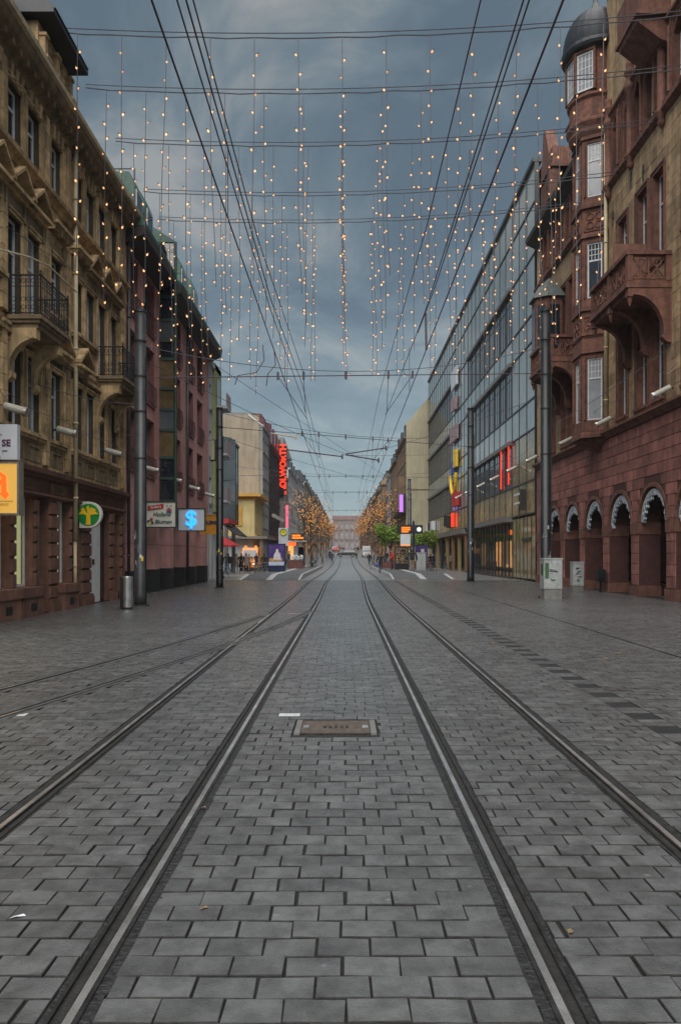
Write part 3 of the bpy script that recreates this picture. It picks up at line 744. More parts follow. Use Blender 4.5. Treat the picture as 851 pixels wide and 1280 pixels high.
def person(label, px, fy, rz, coat, legs, hair='hair_brown', z=0.0, h=1.0, bag=None, long_coat=None, X=None, Y=None, **kw):
    y = Y if Y else 1488/(fy-694.0); x = X if X is not None else (px-432)/960*y
    o = link('person', person_mesh(coat, legs, hair, **kw)); o.location = (x, y, z); o.rotation_euler = (0, 0, rz); o.scale = (h, h, h)
    tag(o, label, 'person', 'people in the street')
    if long_coat:
        q = MB(); q.lathe([(0.245, long_coat), (0.235, long_coat+0.1), (0.19, 0.95), (0.175, 1.12), (0.165, 1.2)], n=14)
        q.v = [(a, b*0.78, c) for a, b, c in q.v]
        q.build('coat_skirt', coat, o, smooth=True, local=True)
    if kw.get('long_hair'):
        q = MB(); q.lathe([(0.075, 1.38), (0.10, 1.48), (0.098, 1.62), (0.085, 1.72), (0.03, 1.77)], c=(0, 0.035), n=10, a0=0.0, a1=PI)
        q.build('hair', hair, o, smooth=True, local=True)
    if bag:
        q = MB(); q.lathe([(0.02, 0.55), (0.11, 0.57), (0.13, 0.72), (0.10, 0.84), (0.02, 0.85)], c=(0.34, 0), n=10); q.tube([(0.26, 0, 0.84), (0.3, 0, 0.95), (0.36, 0, 0.84)], 0.012, 5)
        q.v = [(a, b*0.5, c) for a, b, c in q.v]; q.build('bag', bag, o, smooth=True, local=True)
    return o
person('man in a dark jacket and blue jeans walking behind the second left pole', 284, 718.5, PI, 'cloth_black', 'jeans', stride=0.6, arms=0.6)
person('person in black standing left of the beige coat', 290.5, 715.5, 0.3, 'cloth_black', 'cloth_black', h=0.96)
person('woman in a beige coat in front of the orange van', 295.5, 715.3, 0.1, 'cloth_beige', 'cloth_black', 'hair_fair', h=0.97, arms=-1, long_coat=0.62, long_hair=True)
person('woman in a long black coat among the group by the orange van', 301.5, 715.8, -0.2, 'cloth_black', 'cloth_black', h=0.98, arms=-1, long_coat=0.5, long_hair=True)
person('woman in a pale rose coat right of the black coat', 308, 715.5, 0.2, 'cloth_rose', 'cloth_black', h=0.98, long_coat=0.58, long_hair=True)
person('person in brown half hidden behind the rose coat', 311.5, 714.6, 0.0, 'cloth_khaki', 'cloth_black', h=1.0)
person('man in a navy jacket right of the group by the van', 320.5, 714.8, 1.2, 'cloth_navy', 'cloth_grey', h=1.03, stride=0.4, arms=0.5)
person('hooded person in black standing by the bicycles left', 330.5, 718, 2.6, 'cloth_black', 'cloth_black', 'cloth_black', h=0.98, wide=1.1)
person('person in dark clothes standing right of the purple poster', 361.5, 714, 1.6, 'cloth_navy', 'cloth_black', z=0.26, h=1.0)
person('walker in a grey top on the left track ahead', 408.5, 705.5, PI, 'cloth_grey', 'cloth_grey', stride=0.5, arms=0.5)
person('walker in dark clothes beside the one in grey', 415, 706.5, PI, 'cloth_navy', 'jeans', stride=0.5, arms=0.5, wide=1.1)
person('dark walker near the white van', 459.5, 703, PI, 'cloth_black', 'cloth_black', stride=0.5, arms=0.5)
person('walker in grey striding beside the right platform kerb', 466, 711.5, PI*0.5, 'cloth_grey', 'cloth_grey', 'hair_fair', stride=0.9, arms=0.8, h=0.97)
person('woman in a dark jacket with a blue bag stepping off the platform', 475.5, 716.5, PI*0.9, 'cloth_black', 'cloth_navy', stride=0.25, arms=0.4, bag='paint_blue', wide=1.1)
person('person in a bright red jacket on the right platform', 490, 716, -1.3, 'cloth_red', 'cloth_navy', z=0.26, stride=0.3, arms=-1)
person('man in a black coat and khaki trousers under the departure board', 515, 718.5, PI, 'cloth_black', 'cloth_khaki', 'hair_brown', z=0.26, wide=1.22, h=1.02)
person('person in dark clothes right of the grey stop cabinet', 541, 710, 0.4, 'cloth_black', 'cloth_black', h=0.98)
person('person waiting in the shade of the trimmed green tree', 483, 709, 0.4, 'cloth_black', 'jeans', z=0.26)
person('person in navy behind the red jacket', 494.5, 710, 2.0, 'cloth_navy', 'cloth_black', z=0.26)
person('dark figure passing between the columns of the glass building', 556, 712, 1.2, 'cloth_black', 'jeans', stride=0.5, arms=0.5)
person('figure in grey by the shop behind the columns', 563, 712.5, 2.0, 'cloth_grey', 'cloth_black')
for i, (px, fy, c) in enumerate([(386, 702.5, 'cloth_black'), (398, 701.5, 'cloth_navy'), (470, 702, 'cloth_grey'), (447, 700.8, 'cloth_black')]):
    person(['tiny dark figure below the lit trees at left', 'tiny navy figure between the left tree trunks', 'tiny grey figure below the lit trees at right', 'tiny dark figure near the white van in the roadway'][i], px, fy, i*1.3, c, 'cloth_black', stride=0.4, arms=0.4)

_crowd = [person_mesh('cloth_black', 'cloth_navy', stride=0.5, arms=0.5), person_mesh('cloth_grey', 'jeans', stride=0.4, arms=0.4), person_mesh('cloth_khaki', 'cloth_black', 'hair_fair', stride=0.5, arms=0.6), person_mesh('cloth_navy', 'cloth_black', stride=0.2, arms=0.2)]
_spots = [(-9.0, 92, 'left of the brick planter'), (-8.6, 99, 'by the dark department store'), (-7.9, 104, 'below the pink neon tube'), (-8.3, 118, 'behind the first left tree'), (-7.4, 131, 'behind the second left tree'), (-3.9, 100, 'at the far end of the left platform'), (-3.5, 117, 'beside the left tram track past the platform'), (-2.9, 140, 'in the roadway left of the tracks'), (3.4, 112, 'on the far end of the right platform'), (4.1, 124, 'left of the first right tree'), (4.9, 135, 'near the second right tree'), (6.9, 128, 'before the ornate brown house'), (6.6, 99, 'at the corner of the cream gable wall'), (7.6, 93, 'right of the far pole'), (9.2, 86, 'under the colonnade front'), (8.6, 78, 'behind the purple poster stand'), (-10.2, 67, 'at the corner of the glass pavilion'), (-9.3, 71.5, 'left end of the group by the van'), (2.2, 152, 'walking on the right track far away'), (-7.6, 88, 'before the beige block shop')]
for i, (x, y, where) in enumerate(_spots):
    o = link('person', _crowd[i % 4]); o.location = (x, y, 0.26 if (abs(x) < 6.5 and y < 96 and abs(x) > 3) else 0.0); o.rotation_euler = (0, 0, i*1.9); sc = 0.97+0.06*((i*7) % 5)/4; o.scale = (sc, sc, sc)
    tag(o, 'small distant %s figure %s' % (['dark', 'grey', 'khaki', 'navy'][i % 4], where), 'person', 'people in the street')
# ------------------------------------------------------------------ ochre sandstone house, left foreground
def cornice(par, F, u0, u1, z0, prof, m, name='cornice', d=0.0):
    q = MB(); q.fprism(F, [(d-0.05, z0)] + [(d+a, z0+b) for a, b in prof] + [(d-0.05, z0+prof[-1][1])], u0, u1)
    return q.build(name, m, par)
def bracket_poly(dep, h):
    """scroll console profile (d, z), z from -h to 0"""
    pts = [(0, 0), (dep, 0), (dep, -h*0.16)]
    for i in range(9):
        t = i/8; an = t*PI/2
        pts.append((dep*0.92*(1-math.sin(an))+0.06, -h*0.2-h*0.6*(1-math.cos(an))))
    pts += [(0.14, -h*0.82), (0.14, -h*0.93), (0.05, -h), (0, -h)]
    return pts
def iron_railing(par, F, u0, u1, d, z0, z1, sides=True):
    q = MB()
    def rail_line(a, b):
        A = Vector(F.p(a[0], a[1], 0)); B = Vector(F.p(b[0], b[1], 0)); L = (B-A).length; n = max(2, int(L/0.11))
        for zz, r in ((z1, 0.024), (z0+0.05, 0.016), (z0+(z1-z0)*0.72, 0.011)): q.tube([(A.x, A.y, zz), (B.x, B.y, zz)], r, 6)
        for i in range(n+1):
            p = A+(B-A)*i/n; q.tube([(p.x, p.y, z0), (p.x, p.y, z1)], 0.009 if 0 < i < n else 0.02, 4)
        for i in range(n):
            c = A+(B-A)*(i+0.5)/n; t = (B-A).normalized(); r = L/n*0.42
            for zc in (z0+(z1-z0)*0.86, z0+(z1-z0)*0.40, z0+(z1-z0)*0.20):
                q.tube([(c.x+t.x*r*math.cos(k*PI/4), c.y+t.y*r*math.cos(k*PI/4), zc+r*math.sin(k*PI/4)) for k in range(9)], 0.008, 4, cap=False)
    rail_line((u0, 0.02), (u0, d)); rail_line((u0, d), (u1, d)); rail_line((u1, d), (u1, 0.02))
    for u in (u0, u1):
        p = F.p(u, d, 0); q.lathe([(0.03, z1), (0.035, z1+0.03), (0.012, z1+0.05), (0.03, z1+0.09), (0.0, z1+0.13)], c=(p[0], p[1]), n=8)
    return q.build('railing', 'black_iron', par)
def downpipe(name_, label, F, u, d, z0, z1, m='cream_pipe', r=0.06, par=None, hopper=True):
    q = MB(); x, y, _ = F.p(u, d, 0)
    q.tube([(x, y, z0), (x, y, z1)], r, 10)
    z = z0+1.2
    while z < z1-0.3: q.tube([(x, y, z), (x, y, z+0.06)], r*1.25, 10); z += 2.2
    if hopper: q.tube([(x, y, z1-0.01), (x, y, z1+0.2), (x, y, z1+0.3)], [r*1.2, r*2.2, r*2.4], 10)
    return q.build('downpipe', m, par, smooth=True)
def ochre_house():
    F = FL
    t = thing('sandstone_house', 'ochre sandstone town house with iron balconies and pediments, left foreground', 'house', (-8.1, 22, 0))
    U0, U1 = 14.0, 28.1
    TH = 0.45
    bays_l = [(17.1, 0.85), (18.3, 0.85), (19.45, 0.85), (21.0, 0.85)]
    bays_r = [(22.75, 0.8), (23.85, 0.8), (25.0, 0.8), (26.3, 0.8)]
    wins = []
    for i, (u, w) in enumerate(bays_l+bays_r):
        r = i >= 4
        bal = (i in (1, 2)) or (i in (6, 7))
        wins.append((u, u+w, 11.5, 13.0, 'top', i))
        wins.append((u, u+w, 7.35 if bal else 8.2, 9.8, 'mid', i))
        wins.append((u, u+w, 4.70, 6.62, 'low', i))
    gops = [(17.4, 18.55, 0.75, 3.05), (18.85, 19.95, 0.75, 3.05), (20.25, 20.98, 0.05, 3.1), (21.65, 22.55, 0.75, 3.1), (23.0, 23.55, 0.0, 3.0), (24.4, 26.35, 0.0, 3.05), (26.85, 27.6, 0.0, 3.0), (15.2, 16.9, 0.75, 3.05)]
    # structural walls
    wall(F, U0, U1, 3.85, 14.0, [w[:4] for w in wins], TH).build('upper_wall', 'mortar_ochre', t)
    wall(F, U0, U1, 0.0, 3.85, gops, TH, d=-0.02).build('ground_wall', 'brownstone', t)
    q = MB(); q.box(-12.5, -8.6, U0, U0+0.3, 0, 14); q.box(-12.5, -8.6, U1-0.3, U1, 0, 14.0); q.box(-12.8, -12.5, U0, U1, 0, 14); q.build('side_walls', 'ochre_dark', t)
    q = MB(); q.box(-12.4, -8.7, U0+0.4, U1-0.4, 3.6, 3.7); q.box(-12.4, -8.7, U0+0.4, U1-0.4, 7.1, 7.2); q.box(-12.4, -8.7, U0+0.4, U1-0.4, 10.7, 10.8); q.box(-9.9, -9.8, U0+0.4, U1-0.4, 0.1, 13.9); q.build('floors', 'interior', t)
    # ashlar facing
    ashlar(t, F, U0, U1, 3.86, 13.35, 0.345, 0.95, [(a-0.13, b+0.13, c-0.0, d+0.14) for a, b, c, d, *_ in wins], 'ochre', cap=300)
    # windows with surrounds
    for a, b, c, d, fl, i in wins:
        uc, w, h = (a+b)/2, b-a, d-c
        window(t, F, uc, c, w, h, 0.20, 'cross' if fl != 'top' else 'tran', pm='glass_curtain' if (i*3+len(fl)) % 4 == 1 and fl != 'top' else 'glass')
        piece(t, 'window_surround', F, uc, c, (w, h, 0.13), lambda w=w, h=h: surround_mb(w, h, 0.13, 0.07), 'ochre')
        if h < 2.2: piece(t, 'window_sill', F, uc, c, (w+0.4, 0.2), lambda w=w: sill_mb(w+0.36, 0.17, 0.18), 'ochre')
        if fl == 'top':
            def key_mb():
                q = MB()
                for s in (-0.28, 0.0, 0.28):
                    q.add([(-0.02, s-0.06, 0.0), (0.10, s-0.06, 0.0), (0.10, s+0.06, 0.0), (-0.02, s+0.06, 0.0), (-0.02, s*1.15-0.085, 0.34), (0.13, s*1.15-0.085, 0.34), (0.13, s*1.15+0.085, 0.34), (-0.02, s*1.15+0.085, 0.34)],
                          [(0, 3, 2, 1), (4, 5, 6, 7), (0, 1, 5, 4), (1, 2, 6, 5), (2, 3, 7, 6), (3, 0, 4, 7)])
                return q
            piece(t, 'keystones', F, uc, 13.02, (1,), key_mb, 'ochre')
        if fl == 'mid':
            tri = i in (0, 1, 2, 5, 6, 7)
            if tri: piece(t, 'pediment', F, uc, 10.33, (w,), lambda w=w: pediment_mb(w+0.42, 0.62, 0.30), 'ochre')
            else: piece(t, 'window_hood', F, uc, 10.5, (w,), lambda w=w: flathood_mb(w+0.5, 0.34), 'ochre')
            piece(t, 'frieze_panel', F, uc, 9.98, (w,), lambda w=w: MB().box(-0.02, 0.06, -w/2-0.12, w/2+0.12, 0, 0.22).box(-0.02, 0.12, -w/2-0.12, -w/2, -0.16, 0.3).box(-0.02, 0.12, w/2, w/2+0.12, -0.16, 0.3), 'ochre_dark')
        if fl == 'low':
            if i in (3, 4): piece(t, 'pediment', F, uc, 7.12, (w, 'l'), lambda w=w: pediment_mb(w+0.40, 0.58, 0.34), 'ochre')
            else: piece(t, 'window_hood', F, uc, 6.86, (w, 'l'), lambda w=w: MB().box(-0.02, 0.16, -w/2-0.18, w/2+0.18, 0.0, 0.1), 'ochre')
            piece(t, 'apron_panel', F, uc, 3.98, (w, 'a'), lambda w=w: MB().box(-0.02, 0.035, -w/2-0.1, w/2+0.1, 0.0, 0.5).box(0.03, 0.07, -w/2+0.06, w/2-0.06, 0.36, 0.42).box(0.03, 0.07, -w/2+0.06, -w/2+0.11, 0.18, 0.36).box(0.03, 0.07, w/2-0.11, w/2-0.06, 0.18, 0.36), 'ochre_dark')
    # pilasters with block joints between bays
    for u in (18.02-0.0, 20.62, 22.22, 27.75):
        for j in range(8):
            piece(t, 'pilaster_block', F, u, 3.95+j*0.37, (0.30,), lambda: MB().box(-0.02, 0.12, -0.13, 0.13, 0.0, 0.355), 'ochre')
        piece(t, 'pilaster_capital', F, u, 6.92, (0.36,), lambda: MB().box(-0.02, 0.15, -0.16, 0.16, 0, 0.08).box(-0.02, 0.2, -0.19, 0.19, 0.082, 0.16), 'ochre')
        for j in range(8):
            piece(t, 'pilaster_block', F, u, 7.35+j*0.37, (0.30,), lambda: MB().box(-0.02, 0.12, -0.13, 0.13, 0.0, 0.355), 'ochre')
        for j in range(4):
            piece(t, 'pilaster_block', F, u, 11.52+j*0.45, (0.44,), lambda: MB().box(-0.02, 0.12, -0.13, 0.13, 0.0, 0.435), 'ochre')
    # courses and main cornice
    cornice(t, F, U0, U1+0.02, 11.12, [(0.06, 0), (0.10, 0.12), (0.24, 0.16), (0.26, 0.26), (0.05, 0.30)], 'ochre', 'string_course')
    cornice(t, F, U0, U1+0.02, 6.98, [(0.05, 0), (0.12, 0.06), (0.14, 0.12), (0.03, 0.15)], 'ochre', 'string_course')
    cornice(t, F, U0, U1+0.02, 3.58, [(0.06, 0), (0.10, 0.06), (0.26, 0.10), (0.28, 0.20), (0.05, 0.27)], 'brownstone', 'string_course')
    cornice(t, F, U0, U1+0.02, 3.10, [(0.05, 0), (0.12, 0.03), (0.12, 0.09), (0.04, 0.11)], 'brownstone', 'lintel_course')
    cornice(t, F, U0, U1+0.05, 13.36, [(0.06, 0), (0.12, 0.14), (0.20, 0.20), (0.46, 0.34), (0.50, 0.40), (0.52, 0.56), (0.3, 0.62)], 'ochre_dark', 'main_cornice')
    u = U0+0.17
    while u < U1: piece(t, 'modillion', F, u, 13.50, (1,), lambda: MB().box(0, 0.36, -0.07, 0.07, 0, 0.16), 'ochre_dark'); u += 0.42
    MB().fprism(F, [(0.5, 13.9), (0.62, 13.92), (0.64, 14.03), (0.50, 14.05)], U0, U1+0.1).build('gutter', 'cream_pipe', t)
    # mansard roof and dormer
    q = MB(); q.fprism(F, [(0.3, 13.98), (-0.7, 16.1), (-4.6, 16.6), (-4.6, 13.98)], U0, U1); q.build('roof', 'slate', t)
    d = MB(); wall(F, 19.95, 22.1, 14.0, 15.45, [(20.25, 20.75, 14.3, 15.3), (21.3, 21.75, 14.3, 15.3)], 0.3, d=0.12, mb=d); dm = d.build('dormer', 'ochre', t)
    q = MB(); q.fbox(F, 19.95, 20.05, -2.0, -0.18, 14.0, 15.45); q.fbox(F, 22.0, 22.1, -2.0, -0.18, 14, 15.45); q.build('dormer_cheek', 'slate', dm)
    q = MB()
    for r_ in range(7):        # slate courses on the cheek that faces the street view
        for c_ in range(8):
            dd = -0.2-c_*0.2-(0.1 if r_ % 2 else 0); q.fbox(F, 19.925, 19.948, dd-0.19, dd, 14.05+r_*0.2, 14.05+r_*0.2+0.23)
    q.build('cheek_slates', 'slate', dm)
    q = MB(); q.fbox(F, 19.7, 22.35, -2.4, 0.62, 15.5, 15.62); q.fprism(F, [(0.66, 15.63), (0.3, 16.0), (-2.4, 16.35), (-2.4, 15.63)], 19.75, 22.3); q.build('dormer_roof', 'slate', dm)
    for u_, z_ in ((20.5, 14.3), (21.525, 14.3)): window(t, F, u_, z_, 0.5 if u_ < 21 else 0.45, 1.0, 0.05, 'tran')
    for u_ in (20.12, 20.95, 21.95):
        piece(t, 'dormer_pilaster', F, u_, 14.0, (1,), lambda: MB().box(0.1, 0.34, -0.13, 0.13, 0, 0.5).box(0.08, 0.38, -0.17, 0.17, 0.5, 0.58).box(0.12, 0.28, -0.1, 0.1, 0.58, 1.1).box(0.1, 0.32, -0.13, 0.13, 1.1, 1.18), 'ochre')
    # rusticated ground-floor piers
    for a, b in ((16.9, 17.4), (18.55, 18.85), (19.95, 20.25), (20.98, 21.65), (22.55, 22.95), (23.55, 24.4), (26.35, 26.85), (27.6, 28.08)):
        for j in range(7):
            w_ = round(b-a-0.04, 3)
            piece(t, 'rusticated_block', F, (a+b)/2, 0.36+j*0.385, (w_,), lambda w_=w_: MB().add([(0, -w_/2, 0), (0, w_/2, 0), (0, w_/2, 0.345), (0, -w_/2, 0.345), (0.075, -w_/2+0.025, 0.025), (0.075, w_/2-0.025, 0.025), (0.075, w_/2-0.025, 0.32), (0.075, -w_/2+0.025, 0.32)], [(4, 5, 6, 7), (0, 1, 5, 4), (1, 2, 6, 5), (2, 3, 7, 6), (3, 0, 4, 7)]), 'brownstone', d=-0.02)
        piece(t, 'pier_plinth', F, (a+b)/2, 0, (round(b-a, 3),), lambda a=a, b=b: MB().box(-0.05, 0.14, -(b-a)/2, (b-a)/2, 0, 0.26).box(-0.05, 0.11, -(b-a)/2+0.01, (b-a)/2-0.01, 0.262, 0.34), 'brownstone')
    # shop windows
    for a, b, z0, z1 in (gops[0], gops[1], gops[3], gops[7]):
        w, h = b-a, z1-z0
        window(t, F, (a+b)/2, z0, w, h, 0.28, 'plain', pm='glass_shop')
        q = MB(); q.fbox(F, b-0.02, b+0.02, -1.3, -0.33, z0, z1); q.fbox(F, a, b-0.021, -1.3, -1.26, z0, z1); q.build('window_display', 'shop_green', t)
        piece(t, 'stone_sill', F, (a+b)/2, 0, (w, 'st'), lambda w=w: MB().box(-0.2, 0.24, -w/2-0.1, w/2+0.1, 0, 0.5).box(-0.2, 0.28, -w/2-0.13, w/2+0.13, 0.502, 0.74), 'brownstone')
        piece(t, 'cellar_vent', F, (a+b)/2, 0.14, (1,), lambda: MB().box(0.24, 0.245, -0.18, 0.18, 0, 0.2), 'black_part')
    # dark entrance and the bank lobby
    MB().fbox(F, 20.25, 20.98, -0.42, -0.38, 0.05, 3.1).build('door', 'black_part', t)
    q = MB(); q.fbox(F, 20.27, 20.37, -0.36, -0.02, 0.05, 3.0)
    for k in range(24): q.fbox(F, 20.25, 20.98, -0.37, -0.345, 0.1+k*0.12, 0.18+k*0.12)
    q.build('roller_grille', 'hood_grey', t)
    wp = MB(); wp.fbox(F, 24.42, 25.55, -0.12, -0.06, 0.02, 2.95); wl_ = wp.build('white_portal_panel', 'white_paint', t)
    MB().fbox(F, 24.75, 24.9, -0.06, -0.03, 1.25, 1.42).build('key_panel', 'marker_black', wl_)
    MB().fbox(F, 25.6, 26.33, -0.2, -0.17, 0.02, 3.0).build('glass_door', 'glass', t)
    MB().fbox(F, 23.02, 23.53, -0.25, -0.2, 0.02, 2.95).build('white_panel', 'white_paint', t)
    MB().fbox(F, 26.87, 27.58, -0.35, -0.3, 0.02, 2.95).build('door', 'black_part', t)
    # engraved lettering over the shops
    for s_, u_ in (('MOHREN', 19.55), ('APOTHEKE', 21.65)):
        piece(t, 'lettering_panel', F, u_, 3.24, (1,), lambda: MB().box(-0.02, 0.02, -0.62, 0.62, 0, 0.32), 'brownstone')
        p_ = F.p(u_, 0.03, 3.4); link('lettering', text_mesh(s_, 0.24, 0.006, 'ochre_dark', 0.004), t, loc=p_, rot=(R(90), 0, R(90)))
    # balconies
    for u0, u1, zf in ((18.3, 20.1, 7.28), (25.05, 27.2, 7.4)):
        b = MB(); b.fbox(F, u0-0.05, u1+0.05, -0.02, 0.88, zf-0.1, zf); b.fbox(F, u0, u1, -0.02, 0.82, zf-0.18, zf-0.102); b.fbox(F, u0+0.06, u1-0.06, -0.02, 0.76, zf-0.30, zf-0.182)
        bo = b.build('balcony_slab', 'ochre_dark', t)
        iron_railing(t, F, u0, u1, 0.84, zf, zf+0.95)
        for u_ in (u0+0.15, u1-0.15):
            q = MB(); q.fprism(F, [(a, zf-0.30+c) for a, c in bracket_poly(0.72, 1.25)], u_-0.13, u_+0.13); q.build('balcony_bracket', 'ochre', t)
            q = MB(); c_ = F.p(u_, 0.62, zf-0.45)
            for s_ in (-0.15, 0.13): q.tube([F.p(u_+s_, 0.60, zf-0.47), F.p(u_+s_+0.02, 0.60, zf-0.47)], 0.09, 12)
            q.build('bracket_scroll', 'ochre', t)
    downpipe('p', '', F, 22.62, 0.16, 2.0, 13.55, 'cream_pipe', 0.065, t)
    downpipe('p', '', F, 22.66, 0.13, 0.0, 2.0, 'cream_pipe', 0.05, t, hopper=False)
    # flag rope pole: pale curved rod over the balcony
    MB().tube([F.p(17.6, 0.05, 8.6), F.p(18.2, 0.6, 8.62), F.p(19.0, 0.75, 8.72), F.p(20.6, 0.9, 8.6)], 0.022, 6).build('flag_rod', 'cream_pipe', t)
    return t
# see-through shop glass
m_, t_, b_ = newmat('glass_shop')
b_.inputs['Base Color'].default_value = (0.03, 0.035, 0.03, 1); b_.inputs['Roughness'].default_value = 0.04; b_.inputs['Alpha'].default_value = 0.35
ochre_house()
# ------------------------------------------------------------------ pink house with green dormers
def pink_house():
    F = FL
    t = thing('pink_house', 'pink rendered house with green copper dormers and glass bay, left side', 'house', (-8.1, 36, 0))
    U0, U1 = 28.12, 45.4
    cols = [(28.45, 30.0), (30.85, 32.55), (36.2, 37.75), (39.2, 40.85), (41.9, 43.5)]
    rows = [(4.75, 7.15), (7.75, 10.1), (10.65, 12.95)]
    ops = [(a, b, c, d) for a, b in cols for c, d in rows]
    wall(F, U0, U1, 3.75, 13.3, ops, 0.4).build('wall', 'pink', t)
    q = MB(); q.box(-13, -8.52, U1-0.3, U1, 3.7, 13.3); q.box(-13, -8.52, U0, U0+0.2, 3.7, 13.3); q.box(-10.2, -10.1, U0+0.3, U1-0.4, 3.9, 13.2)
    for z in (3.7, 7.2, 10.2): q.box(-13, -8.55, U0+0.2, U1-0.3, z, z+0.1)
    q.build('inner_walls', 'interior', t)
    for a, b in cols:
        for c, d in rows:
            w, h = round(b-a, 3), round(d-c, 3); uc = (a+b)/2
            window(t, F, uc, c+0.02, w, h-0.02, 0.34, 'cross', fm='grey_wall')
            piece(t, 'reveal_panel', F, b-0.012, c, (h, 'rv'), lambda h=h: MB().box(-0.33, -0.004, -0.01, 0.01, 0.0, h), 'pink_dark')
            def cage(w=w):
                q = MB()
                for zz in (0.05, 0.82): q.tube([(0.02, -w/2+0.04, zz), (0.10, -w/2+0.04, zz), (0.10, w/2-0.04, zz), (0.02, w/2-0.04, zz)], 0.016, 5)
                for k in range(9):
                    y = -w/2+0.06+(w-0.12)*k/8; q.tube([(0.10, y, 0.05), (0.13+0.03*math.sin(k*PI/8), y, 0.4), (0.10, y, 0.82)], 0.010, 4)
                return q
            piece(t, 'window_guard', F, uc, c, (w, 'g'), cage, 'black_iron')
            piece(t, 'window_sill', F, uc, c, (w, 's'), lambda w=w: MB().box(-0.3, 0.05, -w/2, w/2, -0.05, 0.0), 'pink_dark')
    # ground arcade of square columns with black bases
    for k, u in enumerate((29.2, 32.9, 35.6, 38.6, 41.2, 44.4)):
        c = MB(); c.fbox(F, u-0.32, u+0.32, -0.72, 0.06, 0.95, 3.75); co = c.build('column', 'pink', t)
        b = MB(); b.fbox(F, u-0.34, u+0.34, -0.74, 0.08, 0.0, 0.95); b.build('column_base', 'black_part', co)
        MB().fbox(F, u-0.325, u+0.325, -0.725, 0.065, 2.0, 2.02).build('joint', 'pink_dark', co)
    q = MB(); q.fbox(F, U0, U1, -2.6, -2.5, 0, 3.75); q.build('shop_front', 'interior', t)
    for k in range(5):
        MB().fbox(F, 29.0+k*3.2, 31.6+k*3.2, -2.49, -2.45, 0.5, 2.9).build('shop_window', 'glass', t)
    MB().fbox(F, 28.5, 31.2, -1.6, -1.5, 2.5, 3.3).build('shop_fascia', 'sign_white', t)
    # eaves and roof
    for a, b in ((U0, 33.3), (34.4, U1+0.3)):
        q = MB(); q.fprism(F, [(-0.3, 13.0), (0.02, 13.0), (0.72, 13.32), (0.76, 13.62), (-0.3, 13.62)], a, b); q.build('eaves', 'eave_dark', t)
        q = MB(); q.fprism(F, [(0.76, 13.63), (0.78, 13.75), (-0.6, 14.6), (-4.5, 16.0), (-4.5, 13.63)], a, b); q.build('roof', 'copper_green', t)
    for u0, u1 in ((29.1, 30.2), (30.7, 31.8), (37.2, 38.5), (40.2, 41.5)):
        q = MB(); q.fprism(F, [(0.12, 13.9), (0.12, 15.6), (-0.1, 16.1), (-2.2, 16.1), (-2.2, 13.9)], u0, u1); dm = q.build('dormer', 'copper_green', t)
        MB().fbox(F, u0+0.12, u1-0.12, 0.121, 0.16, 14.35, 15.5).build('dormer_window', 'white_frame', dm)
        MB().fbox(F, u0+0.2, u1-0.2, 0.161, 0.175, 14.43, 15.42).build('dormer_pane', 'glass', dm)
        q = MB()
        for zz in (14.6, 15.2): q.fbox(F, u0-0.012, u0, -2.0, 0.1, zz, zz+0.03)
        for dd in (-0.5, -1.1): q.fbox(F, u0-0.012, u0, dd, dd+0.03, 13.95, 15.9)
        q.build('seam', 'dark_green', dm)
    # triangular glass bay
    pt = lambda u, d: F.p(u, d, 0)[:2]
    A, B, C = pt(33.45, 0.0), pt(33.5, 0.68), pt(34.35, 0.0)
    bay = MB(); bay.tube([(B[0], B[1], 3.9), (B[0], B[1], 15.2)], 0.07, 8); bo = bay.build('bay_post', 'dark_green', t)
    zs = [3.9, 4.9, 5.8, 7.0, 7.9, 8.8, 10.1, 10.9, 11.8, 12.8, 13.5, 15.2]
    for k in range(len(zs)-1):
        q = MB(); z0, z1 = zs[k]+0.06, zs[k+1]-0.06
        for P, Q in ((A, B), (B, C)):
            q.add([(P[0], P[1], z0), (Q[0], Q[1], z0), (Q[0], Q[1], z1), (P[0], P[1], z1)], [(0, 1, 2, 3)])
        q.build('bay_pane', 'glass_amber_reflection' if k in (2, 4, 5) else ('glass_office' if k in (3, 7) else 'glass'), t)
        q = MB(); q.prism([(A[0]-0.02, A[1]-0.03), (B[0]+0.06, B[1]-0.05), (B[0]+0.05, B[1]+0.05), (C[0], C[1]+0.05)], zs[k]-0.06, zs[k]+0.06); q.build('bay_band', 'dark_green', t)
    q = MB(); q.add([(A[0]-1.6, A[1], 15.2), (B[0]+0.06, B[1], 15.2), (C[0], C[1]+0.6, 15.2), (A[0]-1.6, C[1]+0.6, 15.2), (A[0]-1.3, A[1], 16.5), (A[0]-1.3, C[1]+0.6, 16.5)], [(0, 1, 4), (1, 2, 5, 4), (2, 3, 5), (3, 0, 4, 5), (0, 3, 2, 1)]); q.build('bay_roof', 'copper_green', t)
    q = MB(); q.fbox(F, 33.5, 34.6, -1.7, -0.02, 13.6, 15.19); q.build('bay_cheek', 'copper_green', t)
    downpipe('p', '', F, 28.3, 0.12, 0.3, 13.1, 'pole_grey', 0.06, t); downpipe('p', '', F, 38.85, 0.12, 0.2, 13.1, 'pole_grey', 0.06, t)
    downpipe('p', '', F, 28.6, -0.3, 0.0, 5.6, 'pole_dark', 0.07, t, hopper=False)
    # roof aerial frame
    q = MB()
    for a, b in (((-1.35, 15.9), (-1.35, 17.15)), ((-0.4, 15.9), (-0.4, 17.15)), ((-1.35, 17.15), (-0.4, 17.15)), ((-1.35, 16.7), (-0.4, 16.7))):
        q.tube([F.p(31.0, a[0], a[1]), F.p(31.0, b[0], b[1])], 0.025, 5)
    q.build('roof_frame', 'wire_thin', t)
pink_house()
